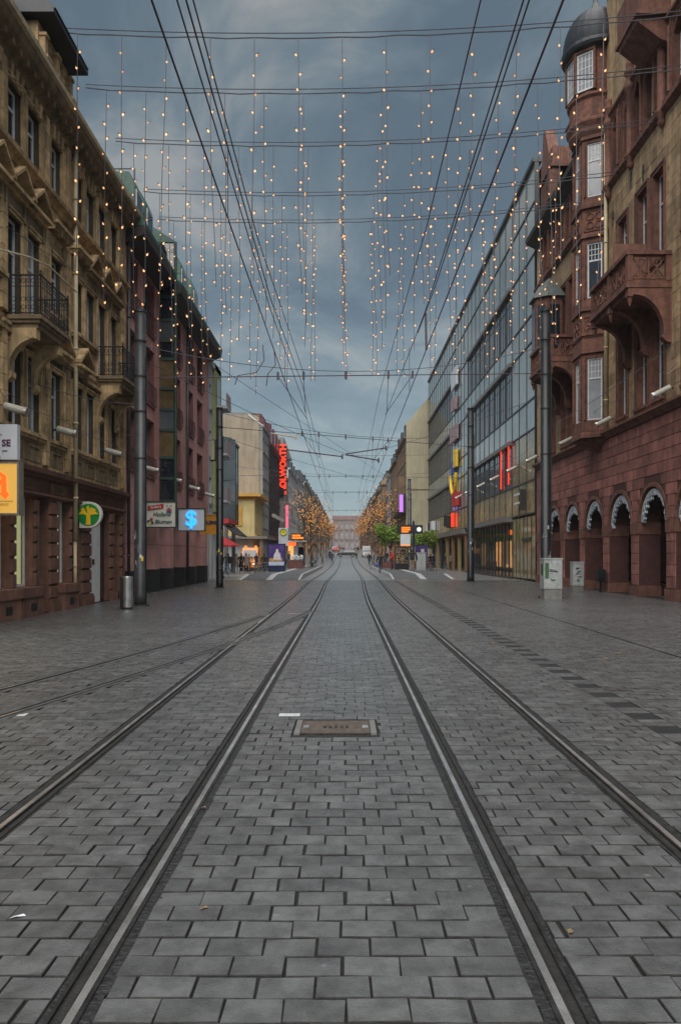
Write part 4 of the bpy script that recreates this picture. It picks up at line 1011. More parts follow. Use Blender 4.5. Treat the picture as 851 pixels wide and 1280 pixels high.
# ------------------------------------------------------------------ red sandstone house with arcade, right foreground
def arch_cut(q, F, uc, r, zs, ztop, d0, d1, n=14):
    for i in range(n):
        a0, a1 = PI-PI*i/n, PI-PI*(i+1)/n
        ua, za, ub, zb = uc+r*math.cos(a0), zs+r*math.sin(a0), uc+r*math.cos(a1), zs+r*math.sin(a1)
        q.fpoly(F, [(ua, za), (ub, zb), (ub, ztop), (ua, ztop)], d0, d1)
def stone_balcony(t, F, u0, u1, dep, z0, z1, zb, m='redstone_trim'):
    q = MB(); q.fbox(F, u0-0.06, u1+0.06, -0.02, dep+0.06, z0-0.26, z0-0.12); q.fbox(F, u0, u1, -0.02, dep, z0-0.118, z0); q.fbox(F, u0+0.08, u1-0.08, -0.02, dep-0.08, z0-0.42, z0-0.262)
    q.build('balcony_slab', m, t)
    q = MB(); q.fbox(F, u0-0.05, u1+0.05, dep-0.22, dep+0.05, z1-0.14, z1); q.fbox(F, u0-0.05, u0+0.20, 0, dep-0.22, z1-0.14, z1); q.fbox(F, u1-0.20, u1+0.05, 0, dep-0.22, z1-0.14, z1); q.build('parapet_coping', m, t)
    for u in (u0+0.07, (u0+u1)/2, u1-0.07):
        for dd in ((dep-0.09,) if u == (u0+u1)/2 else (0.1, dep-0.09)):
            MB().fbox(F, u-0.09, u+0.09, dd-0.09, dd+0.09, z0, z1-0.142).build('parapet_post', m, t)
    def tracery(P, Q):
        """pierced panel between P and Q (u,d): frame bars plus crossing ribs and rings"""
        q = MB(); A = Vector((P[0], P[1])); B = Vector((Q[0], Q[1])); L = (B-A).length; n = max(1, round(L/0.62)); h = z1-0.142-z0
        bar = lambda a, za, b, zb, r=0.030: q.tube([F.p(a.x, a.y, za), F.p(b.x, b.y, zb)], r, 5)
        bar(A, z0+0.06, B, z0+0.06, 0.05); bar(A, z1-0.17, B, z1-0.17, 0.035)
        for i in range(n):
            a, b = A+(B-A)*i/n, A+(B-A)*(i+1)/n; c = (a+b)/2
            bar(a, z0+0.06, b, z1-0.18); bar(a, z1-0.18, b, z0+0.06); bar(c, z0+0.05, c, z1-0.18, 0.022)
            rr = (b-a).length*0.27; tt_ = (b-a).normalized()
            for zc in (z0+h*0.28, z0+h*0.72):
                q.tube([F.p(c.x+tt_.x*rr*math.cos(k*PI/5), c.y+tt_.y*rr*math.cos(k*PI/5), zc+rr*0.8*math.sin(k*PI/5)) for k in range(11)], 0.024, 5, cap=False)
            bar(b, z0, b, z1-0.15, 0.03)
        q.build('tracery_panel', m, t)
    tracery((u0+0.07, 0.19), (u0+0.07, dep-0.18)); tracery((u0+0.16, dep-0.09), ((u0+u1)/2-0.09, dep-0.09)); tracery(((u0+u1)/2+0.09, dep-0.09), (u1-0.16, dep-0.09)); tracery((u1-0.07, dep-0.18), (u1-0.07, 0.19))
    # arched stone brackets: quarter-circle cut panels
    zt = z0-0.262
    for u in (u0+0.10, (u0+u1)/2, u1-0.10):
        poly = [(0, zt), (dep-0.02, zt), (dep-0.02, zt-0.28), (dep-0.16, zt-0.30)]
        for i in range(9):
            an = PI/2*i/8; poly.append((0.26+(dep-0.46)*math.cos(an), zb+0.30+(zt-0.22-zb-0.30)*math.sin(an)) if False else (0.26+(dep-0.46)*(1-math.sin(an)), zt-0.22-(zt-0.22-zb-0.35)*(1-math.cos(an))))
        poly += [(0.26, zb+0.30), (0.34, zb+0.2), (0.22, zb+0.06), (0.10, zb), (0, zb)]
        q = MB(); q.fprism(F, poly, u-0.13, u+0.13); q.build('balcony_bracket', m, t)
        MB().tube([F.p(u, dep-0.12, zt-0.30), F.p(u, dep-0.12, zt-0.44), F.p(u, dep-0.12, zt-0.60)], [0.09, 0.07, 0.015], 8).build('pendant', m, t)
def red_house():
    F = FR
    t = thing('red_sandstone_house', 'red and ochre sandstone house with arcade and domed corner turret, right foreground', 'house', (11, 34, 0))
    U0, U1 = 20.6, 44.2
    arches = [21.1+3.25*k for k in range(8)]     # 21.1 .. 43.85
    arches = [24.35-3.25] + [24.35+3.25*k for k in range(6)]
    zs, r = 2.80, 1.25
    TH = 0.80
    q = MB(); prev = U0-1.5
    for uc in arches:
        q.fbox(F, prev, uc-r, -TH, 0, 0, 4.12); arch_cut(q, F, uc, r, zs, 4.12, -TH, 0); prev = uc+r
    q.fbox(F, prev, U1, -TH, 0, 0, 4.12); q.fbox(F, U0-1.5, U1, -TH, 0, 4.12, 6.45)
    q.build('arcade_wall', 'mortar_red', t)
    def opfn(z, zt):
        res = []
        for uc in arches:
            if zt <= zs: res.append((uc-r, uc+r))
            elif z < zs+r+0.14:
                zz = max(z-0.06, zs); v_ = (r+0.14)**2-(zz-zs)**2
                if v_ > 0: res.append((uc-math.sqrt(v_), uc+math.sqrt(v_)))
        return res
    ashlar(t, F, U0, U1, 0.42, 6.42, 0.40, 1.05, [], 'redstone', proud=0.02, cap=200, opfn=opfn)
    for uc in arches[1:]:       # archivolt ring, imposts, jamb stones
        q = MB(); n = 16
        for i in range(n):
            a0, a1 = PI-PI*i/n, PI-PI*(i+1)/n
            P = lambda rr, an: (uc+rr*math.cos(an), zs+rr*math.sin(an))
            q.fpoly(F, [P(r-0.02, a0), P(r-0.02, a1), P(r+0.13, a1), P(r+0.13, a0)], -0.1, 0.045)
        q.build('archivolt', 'redstone_trim', t)
        # festive white fringe garland hanging along the arch
        q = MB(); rr_ = random.Random(int(uc*10)); n = 26
        for i in range(n):
            a0 = PI-PI*i/n; a1 = PI-PI*(i+1)/n
            ln = rr_.uniform(0.10, 0.26) if i % 2 else rr_.uniform(0.06, 0.14)
            for dd in (-0.10, -0.17):
                p0 = (uc+(r-0.10)*math.cos(a0), zs+(r-0.10)*math.sin(a0)); p1 = (uc+(r-0.10)*math.cos(a1), zs+(r-0.10)*math.sin(a1))
                am = (a0+a1)/2; tip = (uc+(r-0.24)*math.cos(am), zs+(r-0.22)*math.sin(am)-ln); tip2 = (tip[0]+0.05*(1 if math.cos(am) < 0 else -1), tip[1]+0.06)
                q.fpoly(F, [p0, p1, tip2, tip], dd, dd+0.05)
        q.build('fringe_garland', 'garland', t)
    prevb = U0
    for k, uc in enumerate(arches):
        e = arches[k+1]-r if k+1 < len(arches) else U1
        q = MB(); q.fbox(F, uc+r-0.03, e+0.03, -TH-0.02, 0.05, 2.34, 2.78); q.build('impost', 'redstone_trim', t)
        q = MB(); q.fbox(F, uc+r-0.05, e+0.05, -TH-0.02, 0.07, 0, 0.40); q.build('pier_plinth', 'redstone_trim', t)
    # arcade interior: back wall with shop windows
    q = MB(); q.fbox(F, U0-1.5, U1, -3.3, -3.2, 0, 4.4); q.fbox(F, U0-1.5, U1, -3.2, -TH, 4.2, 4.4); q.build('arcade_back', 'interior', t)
    q = MB(); q.fbox(F, U0-1.5, U1, -3.2, -TH, -0.03, 0.004); q.build('arcade_floor', 'platform', t)
    for uc in arches[1:]:
        w = MB(); w.fbox(F, uc-1.3, uc-1.22, -1.5, -1.42, 0.5, 3.3); w.fbox(F, uc+0.95, uc+1.03, -1.5, -1.42, 0.4, 3.3); wo = w.build('shop_window_frame', 'white_frame', t)
        MB().fbox(F, uc-1.22, uc+0.95, -1.48, -1.46, 0.5, 3.3).build('shop_pane', 'glass', wo)
        MB().fbox(F, uc-1.3, uc+1.03, -1.6, -1.3, 0, 0.42).build('shop_step', 'redstone_trim', t)
    # moulded string course
    cornice(t, F, U0, U1, 6.45, [(0.06, 0), (0.12, 0.06), (0.24, 0.16), (0.30, 0.20), (0.30, 0.28), (0.05, 0.36)], 'redstone_trim', 'string_course')
    # upper walls
    g1 = [(26.55, 27.45), (28.0, 28.95), (30.0, 30.95)]
    g2 = [(36.1, 36.75), (37.2, 37.85), (38.3, 38.95), (40.4, 41.1), (41.7, 42.4)]
    near_ops = [(24.0, 24.9, 7.1, 10.0), (24.0, 24.9, 12.2, 15.0)]
    for a, b in g1: near_ops += [(a, b, 7.05, 10.05), (a, b, 11.9 if a < 29 else 13.2, 15.05 if a < 29 else 14.9)]
    tri = [(25.0, 25.75), (26.15, 26.95), (27.4, 28.15), (28.6, 29.3), (29.6, 30.3), (31.0, 31.65)]
    for a, b in tri: near_ops.append((a, b, 17.15, 19.45))
    near_ops += [(26.0, 26.9, 21.3, 23.2)]
    wall(F, U0, 32.4, 6.8, 25.0, [(a-0.06, b+0.06, c, d+0.06) for a, b, c, d in near_ops], 0.4).build('gable_wall', 'r_ochre', t)
    far_ops = []
    for a, b in g2[:3]: far_ops += [(a, b, 7.05, 10.05), (a, b, 11.9, 15.05)]
    for a, b in g2[3:]: far_ops += [(a, b, 7.05, 10.05), (a, b, 12.2, 15.05)]
    trf = [(35.6, 36.25), (36.55, 37.2), (37.5, 38.15), (39.0, 39.7), (40.0, 40.7), (41.6, 42.2), (42.5, 43.1)]
    for a, b in trf: far_ops.append((a, b, 17.0, 19.1))
    wall(F, 34.6, U1, 6.8, 19.6, [(a-0.06, b+0.06, c, d+0.06) for a, b, c, d in far_ops], 0.4).build('upper_wall', 'r_ochre', t)
    MB().fbox(F, 32.35, 34.65, -0.4, 0.0, 6.8, 19.6).build('turret_back_wall', 'r_ochre', t)
    ashlar(t, F, U0, 32.36, 6.84, 17.0, 0.44, 1.1, [(a-0.17, b+0.17, c, d+0.2) for a, b, c, d in near_ops], 'r_ochre', proud=0.012, gap=0.01, cap=95, name='ochre_block')
    q = MB(); q.box(15.5, 15.7, U0, U1, 0, 19.6); q.box(11.4, 15.5, U1-0.3, U1, 4.4, 19.6); q.box(11.4, 15.5, U0, U0+0.3, 4.4, 25)
    q.box(11.41, 15.4, U0+0.3, U1-0.3, 6.6, 6.8); q.box(11.41, 15.4, U0+0.3, U1-0.3, 10.9, 11.0); q.box(11.41, 15.4, U0+0.3, U1-0.3, 16, 16.1); q.box(12.5, 12.6, U0+0.3, U1-0.3, 6.9, 19.5); q.build('inner_walls', 'interior', t)
    for ops_ in (near_ops, far_ops):
        for k, (a, b, c, d) in enumerate(ops_):
            w, h, uc = round(b-a, 3), round(d-c, 3), (a+b)/2
            top = c > 16.5 and c < 20
            window(t, F, uc, c, w, h, 0.26, 'tran' if not top else 'plain', fm='white_frame')
            piece(t, 'window_surround', F, uc, c, (w, h, 'r'), lambda w=w, h=h: surround_mb(w, h, 0.17, 0.05).box(-0.3, -0.021, -w/2-0.058, -w/2, 0, h).box(-0.3, -0.021, w/2, w/2+0.058, 0, h).box(-0.3, -0.021, -w/2, w/2, h, h+0.058), 'redstone_trim')
            piece(t, 'window_sill', F, uc, c, (w, 'r'), lambda w=w: sill_mb(w+0.34, 0.14, 0.2), 'redstone_trim')
            q = None
            if top:     # pointed head filling the top corners
                def head(w=w):
                    q = MB()
                    for s in (-1, 1):
                        q.add([(-0.2, s*w/2, 0), (-0.2, s*w/2, -0.42), (-0.2, 0, 0), (0.03, s*w/2, 0), (0.03, s*w/2, -0.42), (0.03, 0, 0)], [(0, 1, 2), (3, 5, 4), (0, 3, 4, 1), (1, 4, 5, 2), (0, 2, 5, 3)])
                    return q
                piece(t, 'arched_head', F, uc, d, (w, 'h'), head, 'redstone_trim')
                piece(t, 'red_pier', F, uc-w/2-0.24, c-0.05, (h,), lambda h=h: MB().box(-0.02, 0.09, -0.075, 0.075, 0, h+0.25).tube([(0.12, 0, 0.1), (0.12, 0, h)], 0.06, 8), 'redstone_trim')
    # knobbed colonnettes and courses on the gable
    for u in (26.55, 29.45, 31.9, 24.6):
        piece(t, 'colonnette', F, u, 16.8, (1,), lambda: MB().lathe([(0.02, -0.5), (0.16, -0.3), (0.10, -0.15), (0.24, 0.0), (0.24, 0.1), (0.15, 0.16), (0.15, 2.5), (0.22, 2.6), (0.22, 2.75), (0.16, 2.8), (0.16, 3.1), (0.24, 3.2), (0.24, 3.3), (0.12, 3.36), (0.17, 3.5), (0.17, 3.6), (0.0, 3.78)], c=(0.1, 0), n=10), 'redstone_trim', smooth=True)
    cornice(t, F, U0, 32.4, 16.72, [(0.05, 0), (0.22, 0.12), (0.22, 0.22), (0.05, 0.28)], 'redstone_trim', 'string_course')
    cornice(t, F, U0, 32.4, 19.62, [(0.05, 0), (0.18, 0.10), (0.18, 0.2), (0.05, 0.26)], 'redstone_trim', 'string_course')
    cornice(t, F, 34.6, U1, 16.55, [(0.05, 0), (0.22, 0.12), (0.22, 0.22), (0.05, 0.28)], 'redstone_trim', 'string_course')
    cornice(t, F, 34.4, U1+0.1, 19.1, [(0.05, 0), (0.12, 0.1), (0.50, 0.28), (0.62, 0.34), (0.66, 0.56), (0.4, 0.62)], 'eave_dark', 'main_cornice')
    MB().fprism(F, [(0.6, 19.66), (0.3, 20.2), (-2.2, 23.5), (-4.5, 23.5), (-4.5, 19.66)], 34.6, U1).build('roof', 'slate', t)
    MB().fprism(F, [(0.1, 25.0), (-3.0, 29), (-4.5, 29), (-4.5, 25.0)], U0, 32.4).build('gable_roof', 'slate', t)
    # oriel balcony on the gable with quatrefoil panel
    F2 = F
    q = MB(); q.fbox(F, 26.0, 27.9, 0, 1.15, 20.0, 21.2); ob = q.build('gable_oriel', 'redstone_trim', t)
    q = MB(); q.fbox(F, 25.94, 27.96, 0, 1.21, 19.86, 20.0); q.fprism(F, [(0, 19.0), (0.3, 19.1), (1.1, 19.7), (1.15, 19.86), (0, 19.86)], 26.1, 27.8); q.build('oriel_corbel', 'redstone_trim', ob)
    q = MB()
    for k in range(4):
        an = PI/4+k*PI/2; cx, cz = 0.62+0.14*math.cos(an), 20.62+0.17*math.sin(an)
        pts = [(26.0-0.012, cx+0.11*math.cos(j*PI/4), cz+0.13*math.sin(j*PI/4)) for j in range(8)]
        q.add([F.p(*p) for p in pts], [tuple(range(8))])
    q.build('quatrefoil', 'black_part', ob)
    # balconies
    stone_balcony(t, F, 25.95, 29.8, 1.5, 10.85, 11.85, 8.75)
    stone_balcony(t, F, 35.8, 39.5, 1.5, 10.85, 11.85, 8.75)
    MB().fbox(F, 28.0, 28.06, 0.02, 1.25, 11.2, 12.9).build('balcony_screen', 'brownstone', t)
    # small corner oriel with pale copper roof
    A = [(38.7, 0.1), (38.7, 0.85), (39.05, 1.35), (39.9, 1.35), (40.2, 0.85), (40.2, 0.1)]
    pp = [F.p(u, d, 0)[:2] for u, d in A]
    q = MB(); q.prism(pp, 11.0, 14.6); oo = q.build('corner_oriel', 'redstone_trim', t)
    cx, cy = F.p(39.45, 0.7, 0)[:2]
    big = [(cx+(x-cx)*1.22, cy+(y-cy)*1.22) for x, y in pp]
    q = MB(); n = len(pp); q.add([(x, y, 14.6) for x, y in big]+[(cx+(x-cx)*0.75, cy+(y-cy)*0.75, 15.2) for x, y in pp]+[(cx+0.15, cy, 15.8)], [tuple(range(n-1, -1, -1))]+[(i, (i+1) % n, n+(i+1) % n, n+i) for i in range(n)]+[(n+i, n+(i+1) % n, 2*n) for i in range(n)]); q.build('oriel_roof', 'copper_pale', oo)
    for (u, d), (u2, d2) in ((A[0], A[1]), (A[1], A[2]), (A[2], A[3])):
        a_ = Vector((F.p(u, d, 0))); b_ = Vector(F.p(u2, d2, 0)); nrm = Vector((b_.y-a_.y, -(b_.x-a_.x), 0)).normalized()
        if nrm.x > 0: nrm = -nrm
        if abs(nrm.x) < 1e-3: nrm = Vector((0, -1, 0))
        c_ = (a_+b_)/2; q = MB(); tt_ = (b_-a_).normalized(); hw = (b_-a_).length*0.32
        q.add([tuple(c_+nrm*0.012-tt_*hw+Vector((0, 0, 12.0))), tuple(c_+nrm*0.012+tt_*hw+Vector((0, 0, 12.0))), tuple(c_+nrm*0.012+tt_*hw+Vector((0, 0, 14.2))), tuple(c_+nrm*0.012-tt_*hw+Vector((0, 0, 14.2)))], [(0, 1, 2, 3)]); q.build('oriel_pane', 'glass', oo)
    # ---- turret: three-sided oriel below, round drum and slate dome above
    P = [(32.35, 0.0), (32.85, 0.9), (34.15, 0.9), (34.65, 0.0)]
    pw = [F.p(u, d, 0)[:2] for u, d in P]
    cxy = F.p(33.5, 0.25, 0)[:2]
    def ring(k): return [(cxy[0]+(x-cxy[0])*k+ (0), cxy[1]+(y-cxy[1])*k) for x, y in pw]
    faces = []
    for i in range(3):
        a_, b_ = Vector((*pw[i], 0)), Vector((*pw[i+1], 0)); tv = (b_-a_); L = tv.length; tv.normalize(); nv = Vector((-abs(tv.y), 0, 0)); nv = Vector((-tv.y, tv.x, 0))
        if (Vector(((a_+b_)/2)) - Vector((*cxy, 0))).dot(nv) < 0: nv = -nv
        faces.append((a_, b_, L, math.atan2(nv.y, nv.x)))
    for (z0, z1, wz0, wz1, st_, pm) in ((6.82, 10.25, 7.3, 9.95, 'grid', 'glass_curtain'), (12.1, 15.1, 12.5, 14.85, 'grid', 'glass'), (16.45, 19.3, 16.8, 19.1, 'grid', 'glass_curtain')):
        for i, (a_, b_, L, ang) in enumerate(faces):
            c_ = (a_+b_)/2; Ff = Fac(c_.x, c_.y, ang); ww = 0.62 if i != 1 else 0.8
            wall(Ff, -L/2, L/2, z0, z1, [(-ww/2, ww/2, wz0, wz1)], 0.22).build('turret_wall', 'redstone_trim', t)
            window(t, Ff, 0, wz0, ww, wz1-wz0, 0.12, st_, pm=pm)
            for s in (-1, 1): piece(t, 'turret_shaft', Ff, s*(ww/2+0.10), wz0, (wz1-wz0,), lambda h=wz1-wz0: MB().tube([(0.03, 0, 0), (0.03, 0, h)], 0.045, 8), 'redstone_trim')
    for (z0, z1) in ((10.25, 12.1), (15.1, 16.45)):
        q = MB(); q.prism(ring(1.0), z0+0.002, z1-0.002); q.build('turret_panel', 'redstone_trim', t)
        for i, (a_, b_, L, ang) in enumerate(faces):
            c_ = (a_+b_)/2; Ff = Fac(c_.x, c_.y, ang); zc = (z0+z1)/2+ (0.1 if z0 < 12 else 0)
            q = MB(); s = 0.34
            for sx in (-1, 1):
                for sz in (-1, 1): q.tube([Ff.p(sx*0.19+0.15*math.cos(k*PI/5), 0.02, zc+sz*0.19+0.15*math.sin(k*PI/5)) for k in range(11)], 0.035, 5, cap=False)
            for a1_, b1_ in (((-0.42, -0.42), (0.42, -0.42)), ((0.42, -0.42), (0.42, 0.42)), ((0.42, 0.42), (-0.42, 0.42)), ((-0.42, 0.42), (-0.42, -0.42))):
                q.tube([Ff.p(a1_[0], 0.01, zc+a1_[1]), Ff.p(b1_[0], 0.01, zc+b1_[1])], 0.04, 5)
            q.build('turret_tracery', 'redstone_trim', t)
    for z, k1, h in ((6.55, 1.12, 0.25), (10.15, 1.12, 0.2), (10.9, 1.10, 0.14), (11.95, 1.14, 0.2), (15.05, 1.12, 0.18), (16.3, 1.16, 0.2), (19.25, 1.1, 0.16)):
        q = MB(); q.prism(ring(k1), z, z+h*0.55); q.prism(ring(1+(k1-1)*0.6), z+h*0.552, z+h); q.build('turret_moulding', 'redstone_trim', t)
    q = MB(); n = 4
    q.add([(*p, 6.5) for p in ring(1.0)]+[(*F.p(33.5, 0.0, 0)[:2], 5.95)], [(0, 1, 4), (1, 2, 4), (2, 3, 4), (3, 2, 1, 0)]); q.build('turret_corbel', 'redstone_trim', t)
    dc = F.p(33.5, 0.12, 0)[:2]
    q = MB(); q.lathe([(1.0, 19.4), (1.12, 19.6), (1.12, 19.75), (1.24, 19.95), (1.24, 20.05), (1.10, 20.15), (1.10, 20.95), (1.2, 21.05), (1.2, 21.15), (1.08, 21.2), (1.08, 22.95), (1.15, 23.05)], c=dc, n=24); q.build('turret_drum', 'redstone_trim', t, smooth=False)
    for an in (PI*1.28, PI*1.05, PI*0.8):
        Fd = Fac(dc[0]+1.05*math.cos(an), dc[1]+1.05*math.sin(an), an)
        window(t, Fd, 0, 21.3, 0.72, 1.6, -0.02, 'gridall', pm='glass_curtain')
        piece(t, 'window_surround', Fd, 0, 21.3, (0.72, 'dr'), lambda: MB().box(-0.1, 0.14, -0.46, -0.36, -0.06, 1.7).box(-0.1, 0.14, 0.36, 0.46, -0.06, 1.7).box(-0.1, 0.145, -0.46, 0.46, 1.62, 1.72), 'redstone_trim')
    q = MB(); q.lathe([(1.12, 23.02), (1.40, 23.1), (1.46, 23.2), (1.46, 23.32), (1.38, 23.4)], c=dc, n=28); q.build('dome_eave', 'slate', t)
    # slate courses: each ring steps out over the one above
    q = MB(); prof = []
    nr = 16
    for i in range(nr+1):
        a0 = PI/2*i/nr; rr = 1.36*math.cos(a0)**0.8 if i < nr else 0.02; zz = 23.4+1.75*math.sin(a0)
        prof.append((max(rr, 0.05)+0.035, zz)); prof.append((max(rr, 0.05)-0.012, zz+0.006))
    q.lathe(prof, c=dc, n=28); q.build('dome', 'slate', t)
    q = MB(); q.lathe([(0.26, 25.05), (0.30, 25.2), (0.12, 25.6), (0.05, 26.2), (0.10, 26.3), (0.0, 26.9)], c=dc, n=10); q.build('finial', 'copper_pale', t)
    downpipe('p', '', F, 32.12, 0.14, 6.8, 19.2, 'cream_pipe', 0.075, t)
    # dormer gable near the far end and blue framed dormer
    wall(F, 40.6, 43.0, 19.7, 22.2, [(41.3, 41.9, 20.2, 21.6)], 0.4, d=0.1).build('stepped_gable', 'redstone_trim', t)
    q = MB(); q.fbox(F, 40.62, 42.98, -1.6, 0.08, 22.2, 23.2); q.fpoly(F, [(41.4, 23.2), (42.9, 23.2), (42.6, 24.9), (42.2, 24.9)], -0.5, 0.06); q.fbox(F, 40.5, 43.1, -1.6, 0.2, 22.1, 22.25); q.fbox(F, 40.5, 40.9, -0.3, 0.3, 20.4, 21.9); q.build('gable_step', 'redstone_trim', t)
    window(t, F, 41.6, 20.2, 0.6, 1.4, 0.1, 'cross')
    q = MB(); q.fprism(F, [(0.05, 19.9), (0.05, 22.2), (-2.0, 22.6), (-2.0, 19.9)], 35.6, 37.4); dm = q.build('dormer', 'slate', t)
    MB().fbox(F, 35.7, 37.3, 0.06, 0.10, 20.1, 22.0).build('dormer_frame', 'bluegrey_wall', dm); MB().fbox(F, 35.9, 36.45, 0.1, 0.12, 20.3, 21.8).build('dormer_pane', 'glass', dm); MB().fbox(F, 36.6, 37.15, 0.1, 0.12, 20.3, 21.8).build('dormer_pane', 'glass', dm)
    MB().fprism(F, [(0.3, 22.2), (0.3, 22.3), (-2.0, 22.8), (-2.0, 22.6)], 35.4, 37.6).build('dormer_roof', 'slate', dm)
    # iron wall anchors and hanging ivy-like ornaments
    for u, z in ((29.6, 16.2), (28.4, 15.9), (31.6, 15.6)):
        piece(t, 'wall_anchor', F, u, z, (1,), lambda: MB().box(0.01, 0.04, -0.03, 0.03, -0.5, 0.1).box(0.01, 0.04, -0.09, 0.09, -0.2, -0.12).box(0.01, 0.04, -0.07, 0.07, -0.02, 0.05), 'dark_green')
red_house()
# ------------------------------------------------------------------ glass office building, right
def glass_building():
    F = FR
    t = thing('glass_office_building', 'glass curtain wall office block with shops and columns at street level', 'building', (11, 70, 0))
    U0, U1, P = 44.75, 102.15, 2.05
    n = 28
    rows = [(4.05, 6.0, 'g'), (6.0, 9.0, 'w'), (9.0, 10.8, 'p'), (10.8, 14.2, 'w'), (14.2, 15.8, 'p'), (15.8, 19.2, 'w'), (19.2, 22.2, 'p'), (22.2, 24.5, 'p')]
    def zone(u): return 'w' if (50.9 < u < 70.2 or u > 80) else 'p'
    q = MB(); q.fbox(F, U0, U1, -12, -0.5, 4.0, 24.4); q.build('core', 'interior', t)
    q = MB(); q.fbox(F, U0+0.05, U0+0.3, -8, -0.5, 0, 24.4); q.fbox(F, U1-0.3, U1, -12, -0.5, 0, 24.4); q.build('end_wall', 'grey_wall', t)
    for i in range(n):
        u0 = U0+i*P; u1 = u0+P; uc = (u0+u1)/2
        for (z0, z1, k) in rows:
            kk = k if k != 'w' else zone(uc)
            m = 'glass_office' if kk == 'w' else ('glass_gold_reflection' if (kk == 'g' or (z0 == 6.0 and uc < 52)) else 'glass_panel')
            h = round(z1-z0, 2); dd = -0.035 if kk == 'w' else -0.02
            key = (h, kk == 'w')
            piece(t, 'glass_pane', F, uc, z0, key, lambda h=h: MB().box(-0.03, 0.0, -P/2+0.03, P/2-0.03, 0.03, h-0.03), m, d=dd)
            if kk == 'w':
                def mull(h=h):
                    q = MB()
                    for j in range(3): y = -P/2+P*(j+0.5)/3; q.box(0.0, 0.022, y-0.022, y+0.022, 0.03, h-0.03)
                    q.box(0, 0.02, -P/2, P/2, h*0.72, h*0.72+0.05)
                    return q
                piece(t, 'window_bars', F, uc, z0, (h, 'bars'), mull, 'mullion', d=dd)
                if zone(uc) == 'w': piece(t, 'window_hood', F, uc, z1, ('hood',), lambda: MB().box(-0.1, 0.20, -P/2, P/2, -0.16, 0.10), 'hood_grey', d=0)
    for i in range(n+1):
        u = U0+i*P; MB().fbox(F, u-0.03, u+0.03, -0.2, 0.012, 4.0, 24.5).build('mullion', 'mullion', t)
    for (z0, z1, k) in rows: MB().fbox(F, U0, U1, -0.2, 0.035, z0-0.045, z0+0.045).build('transom', 'mullion', t)
    MB().fbox(F, U0-0.05, U1+0.05, -0.4, 0.14, 24.48, 24.72).build('parapet_cap', 'mullion', t)
    MB().fbox(F, 71.0, U1, -0.3, 0.28, 3.55, 4.0).build('canopy_fascia', 'hood_grey', t)
    MB().fbox(F, 50.8, 66.5, -0.1, 0.55, 3.75, 4.12).build('shop_canopy', 'hood_grey', t)
    # street level: near glass lobby, glazed shop, open colonnade
    for k in range(6):
        u = U0+0.05+k*1.02
        MB().fbox(F, u+0.04, u+0.98, -0.1, -0.07, 0.12, 3.9).build('lobby_pane', 'glass_gold_reflection', t)
        MB().fbox(F, u-0.03, u+0.03, -0.16, -0.045, 0.0, 4.0).build('lobby_post', 'mullion', t)
    MB().fbox(F, 45.9, 48.0, -0.12, 0.03, 2.45, 2.62).build('door_header', 'mullion', t)
    for k in range(16):
        u = 50.9+k*1.2
        if u > 69.5: break
        MB().fbox(F, u+0.04, u+1.16, -0.08, -0.05, 0.1, 3.7).build('shop_pane', 'glass_shop', t)
        MB().fbox(F, u-0.03, u+0.03, -0.12, -0.02, 0, 3.75).build('shop_post', 'mullion', t)
    MB().fbox(F, 50.9, 70.2, -0.14, 0.07, 0.0, 0.1).build('shop_plinth', 'mullion', t)
    MB().fbox(F, 50.9, 70.2, -5.0, -4.9, 0, 3.7).build('shop_back_wall', 'interior', t)
    for k, (u, z, w, h, m) in enumerate(((52.6, 1.2, 1.2, 1.6, 'shop_dim'), (55.5, 2.0, 0.8, 1.3, 'poster_pale'), (57.0, 0.8, 1.5, 1.2, 'shop_dim'), (60.4, 1.5, 1.2, 1.4, 'poster_purple'), (63, 0.8, 1.2, 1.9, 'shop_dim'), (67, 1.0, 1.6, 1.7, 'shop_warm'))):
        MB().fbox(F, u, u+w, -2.4, -2.3, z, z+h).build('shop_display', m, t)
    for k in range(7):
        u = 71.0+k*4.4
        m = ['wood_col', 'gold_col', 'wood_col', 'gold_col', 'pole_dark', 'gold_col', 'pole_dark'][k]
        MB().fbox(F, u-0.19, u+0.19, -0.30, 0.02, 0, 3.55).build('street_column', m, t)
    MB().fbox(F, 70.4, U1, -4.6, -4.5, 0, 3.6).build('passage_wall', 'white_wall', t); MB().fbox(F, 70.4, U1, -4.5, 0.1, 3.5, 3.54).build('passage_ceiling', 'wood_col', t)
    for k in range(7): MB().fbox(F, 71.5+k*4.3, 74.4+k*4.3, -4.49, -4.45, 0.4, 2.9).build('passage_shop_window', 'shop_warm' if k < 2 else ('shop_dim' if k % 2 else 'glass'), t)
glass_building()
def board(name, label, cat, F, u, d0, d1, z0, z1, m, th=0.12, frame=None, group=None):
    t = thing(name, label, cat, F.p(u, (d0+d1)/2, z0))
    q = MB(); q.fbox(F, u-th/2, u+th/2, d0, d1, z0, z1); q.build('board', m, t)
    if frame:
        q = MB(); b = 0.045
        for a_ in ((d0-b, d0, z0-b, z1+b), (d1, d1+b, z0-b, z1+b), (d0, d1, z0-b, z0), (d0, d1, z1, z1+b)): q.fbox(F, u-th/2-0.03, u+th/2+0.02, *a_)
        q.build('frame', frame, t)
    q = MB()
    for zz in (z0+(z1-z0)*0.2, z0+(z1-z0)*0.8): q.tube([F.p(u, -0.05, zz), F.p(u, d0+0.02, zz)], 0.025, 6)
    q.build('bracket', 'mullion', t)
    return t
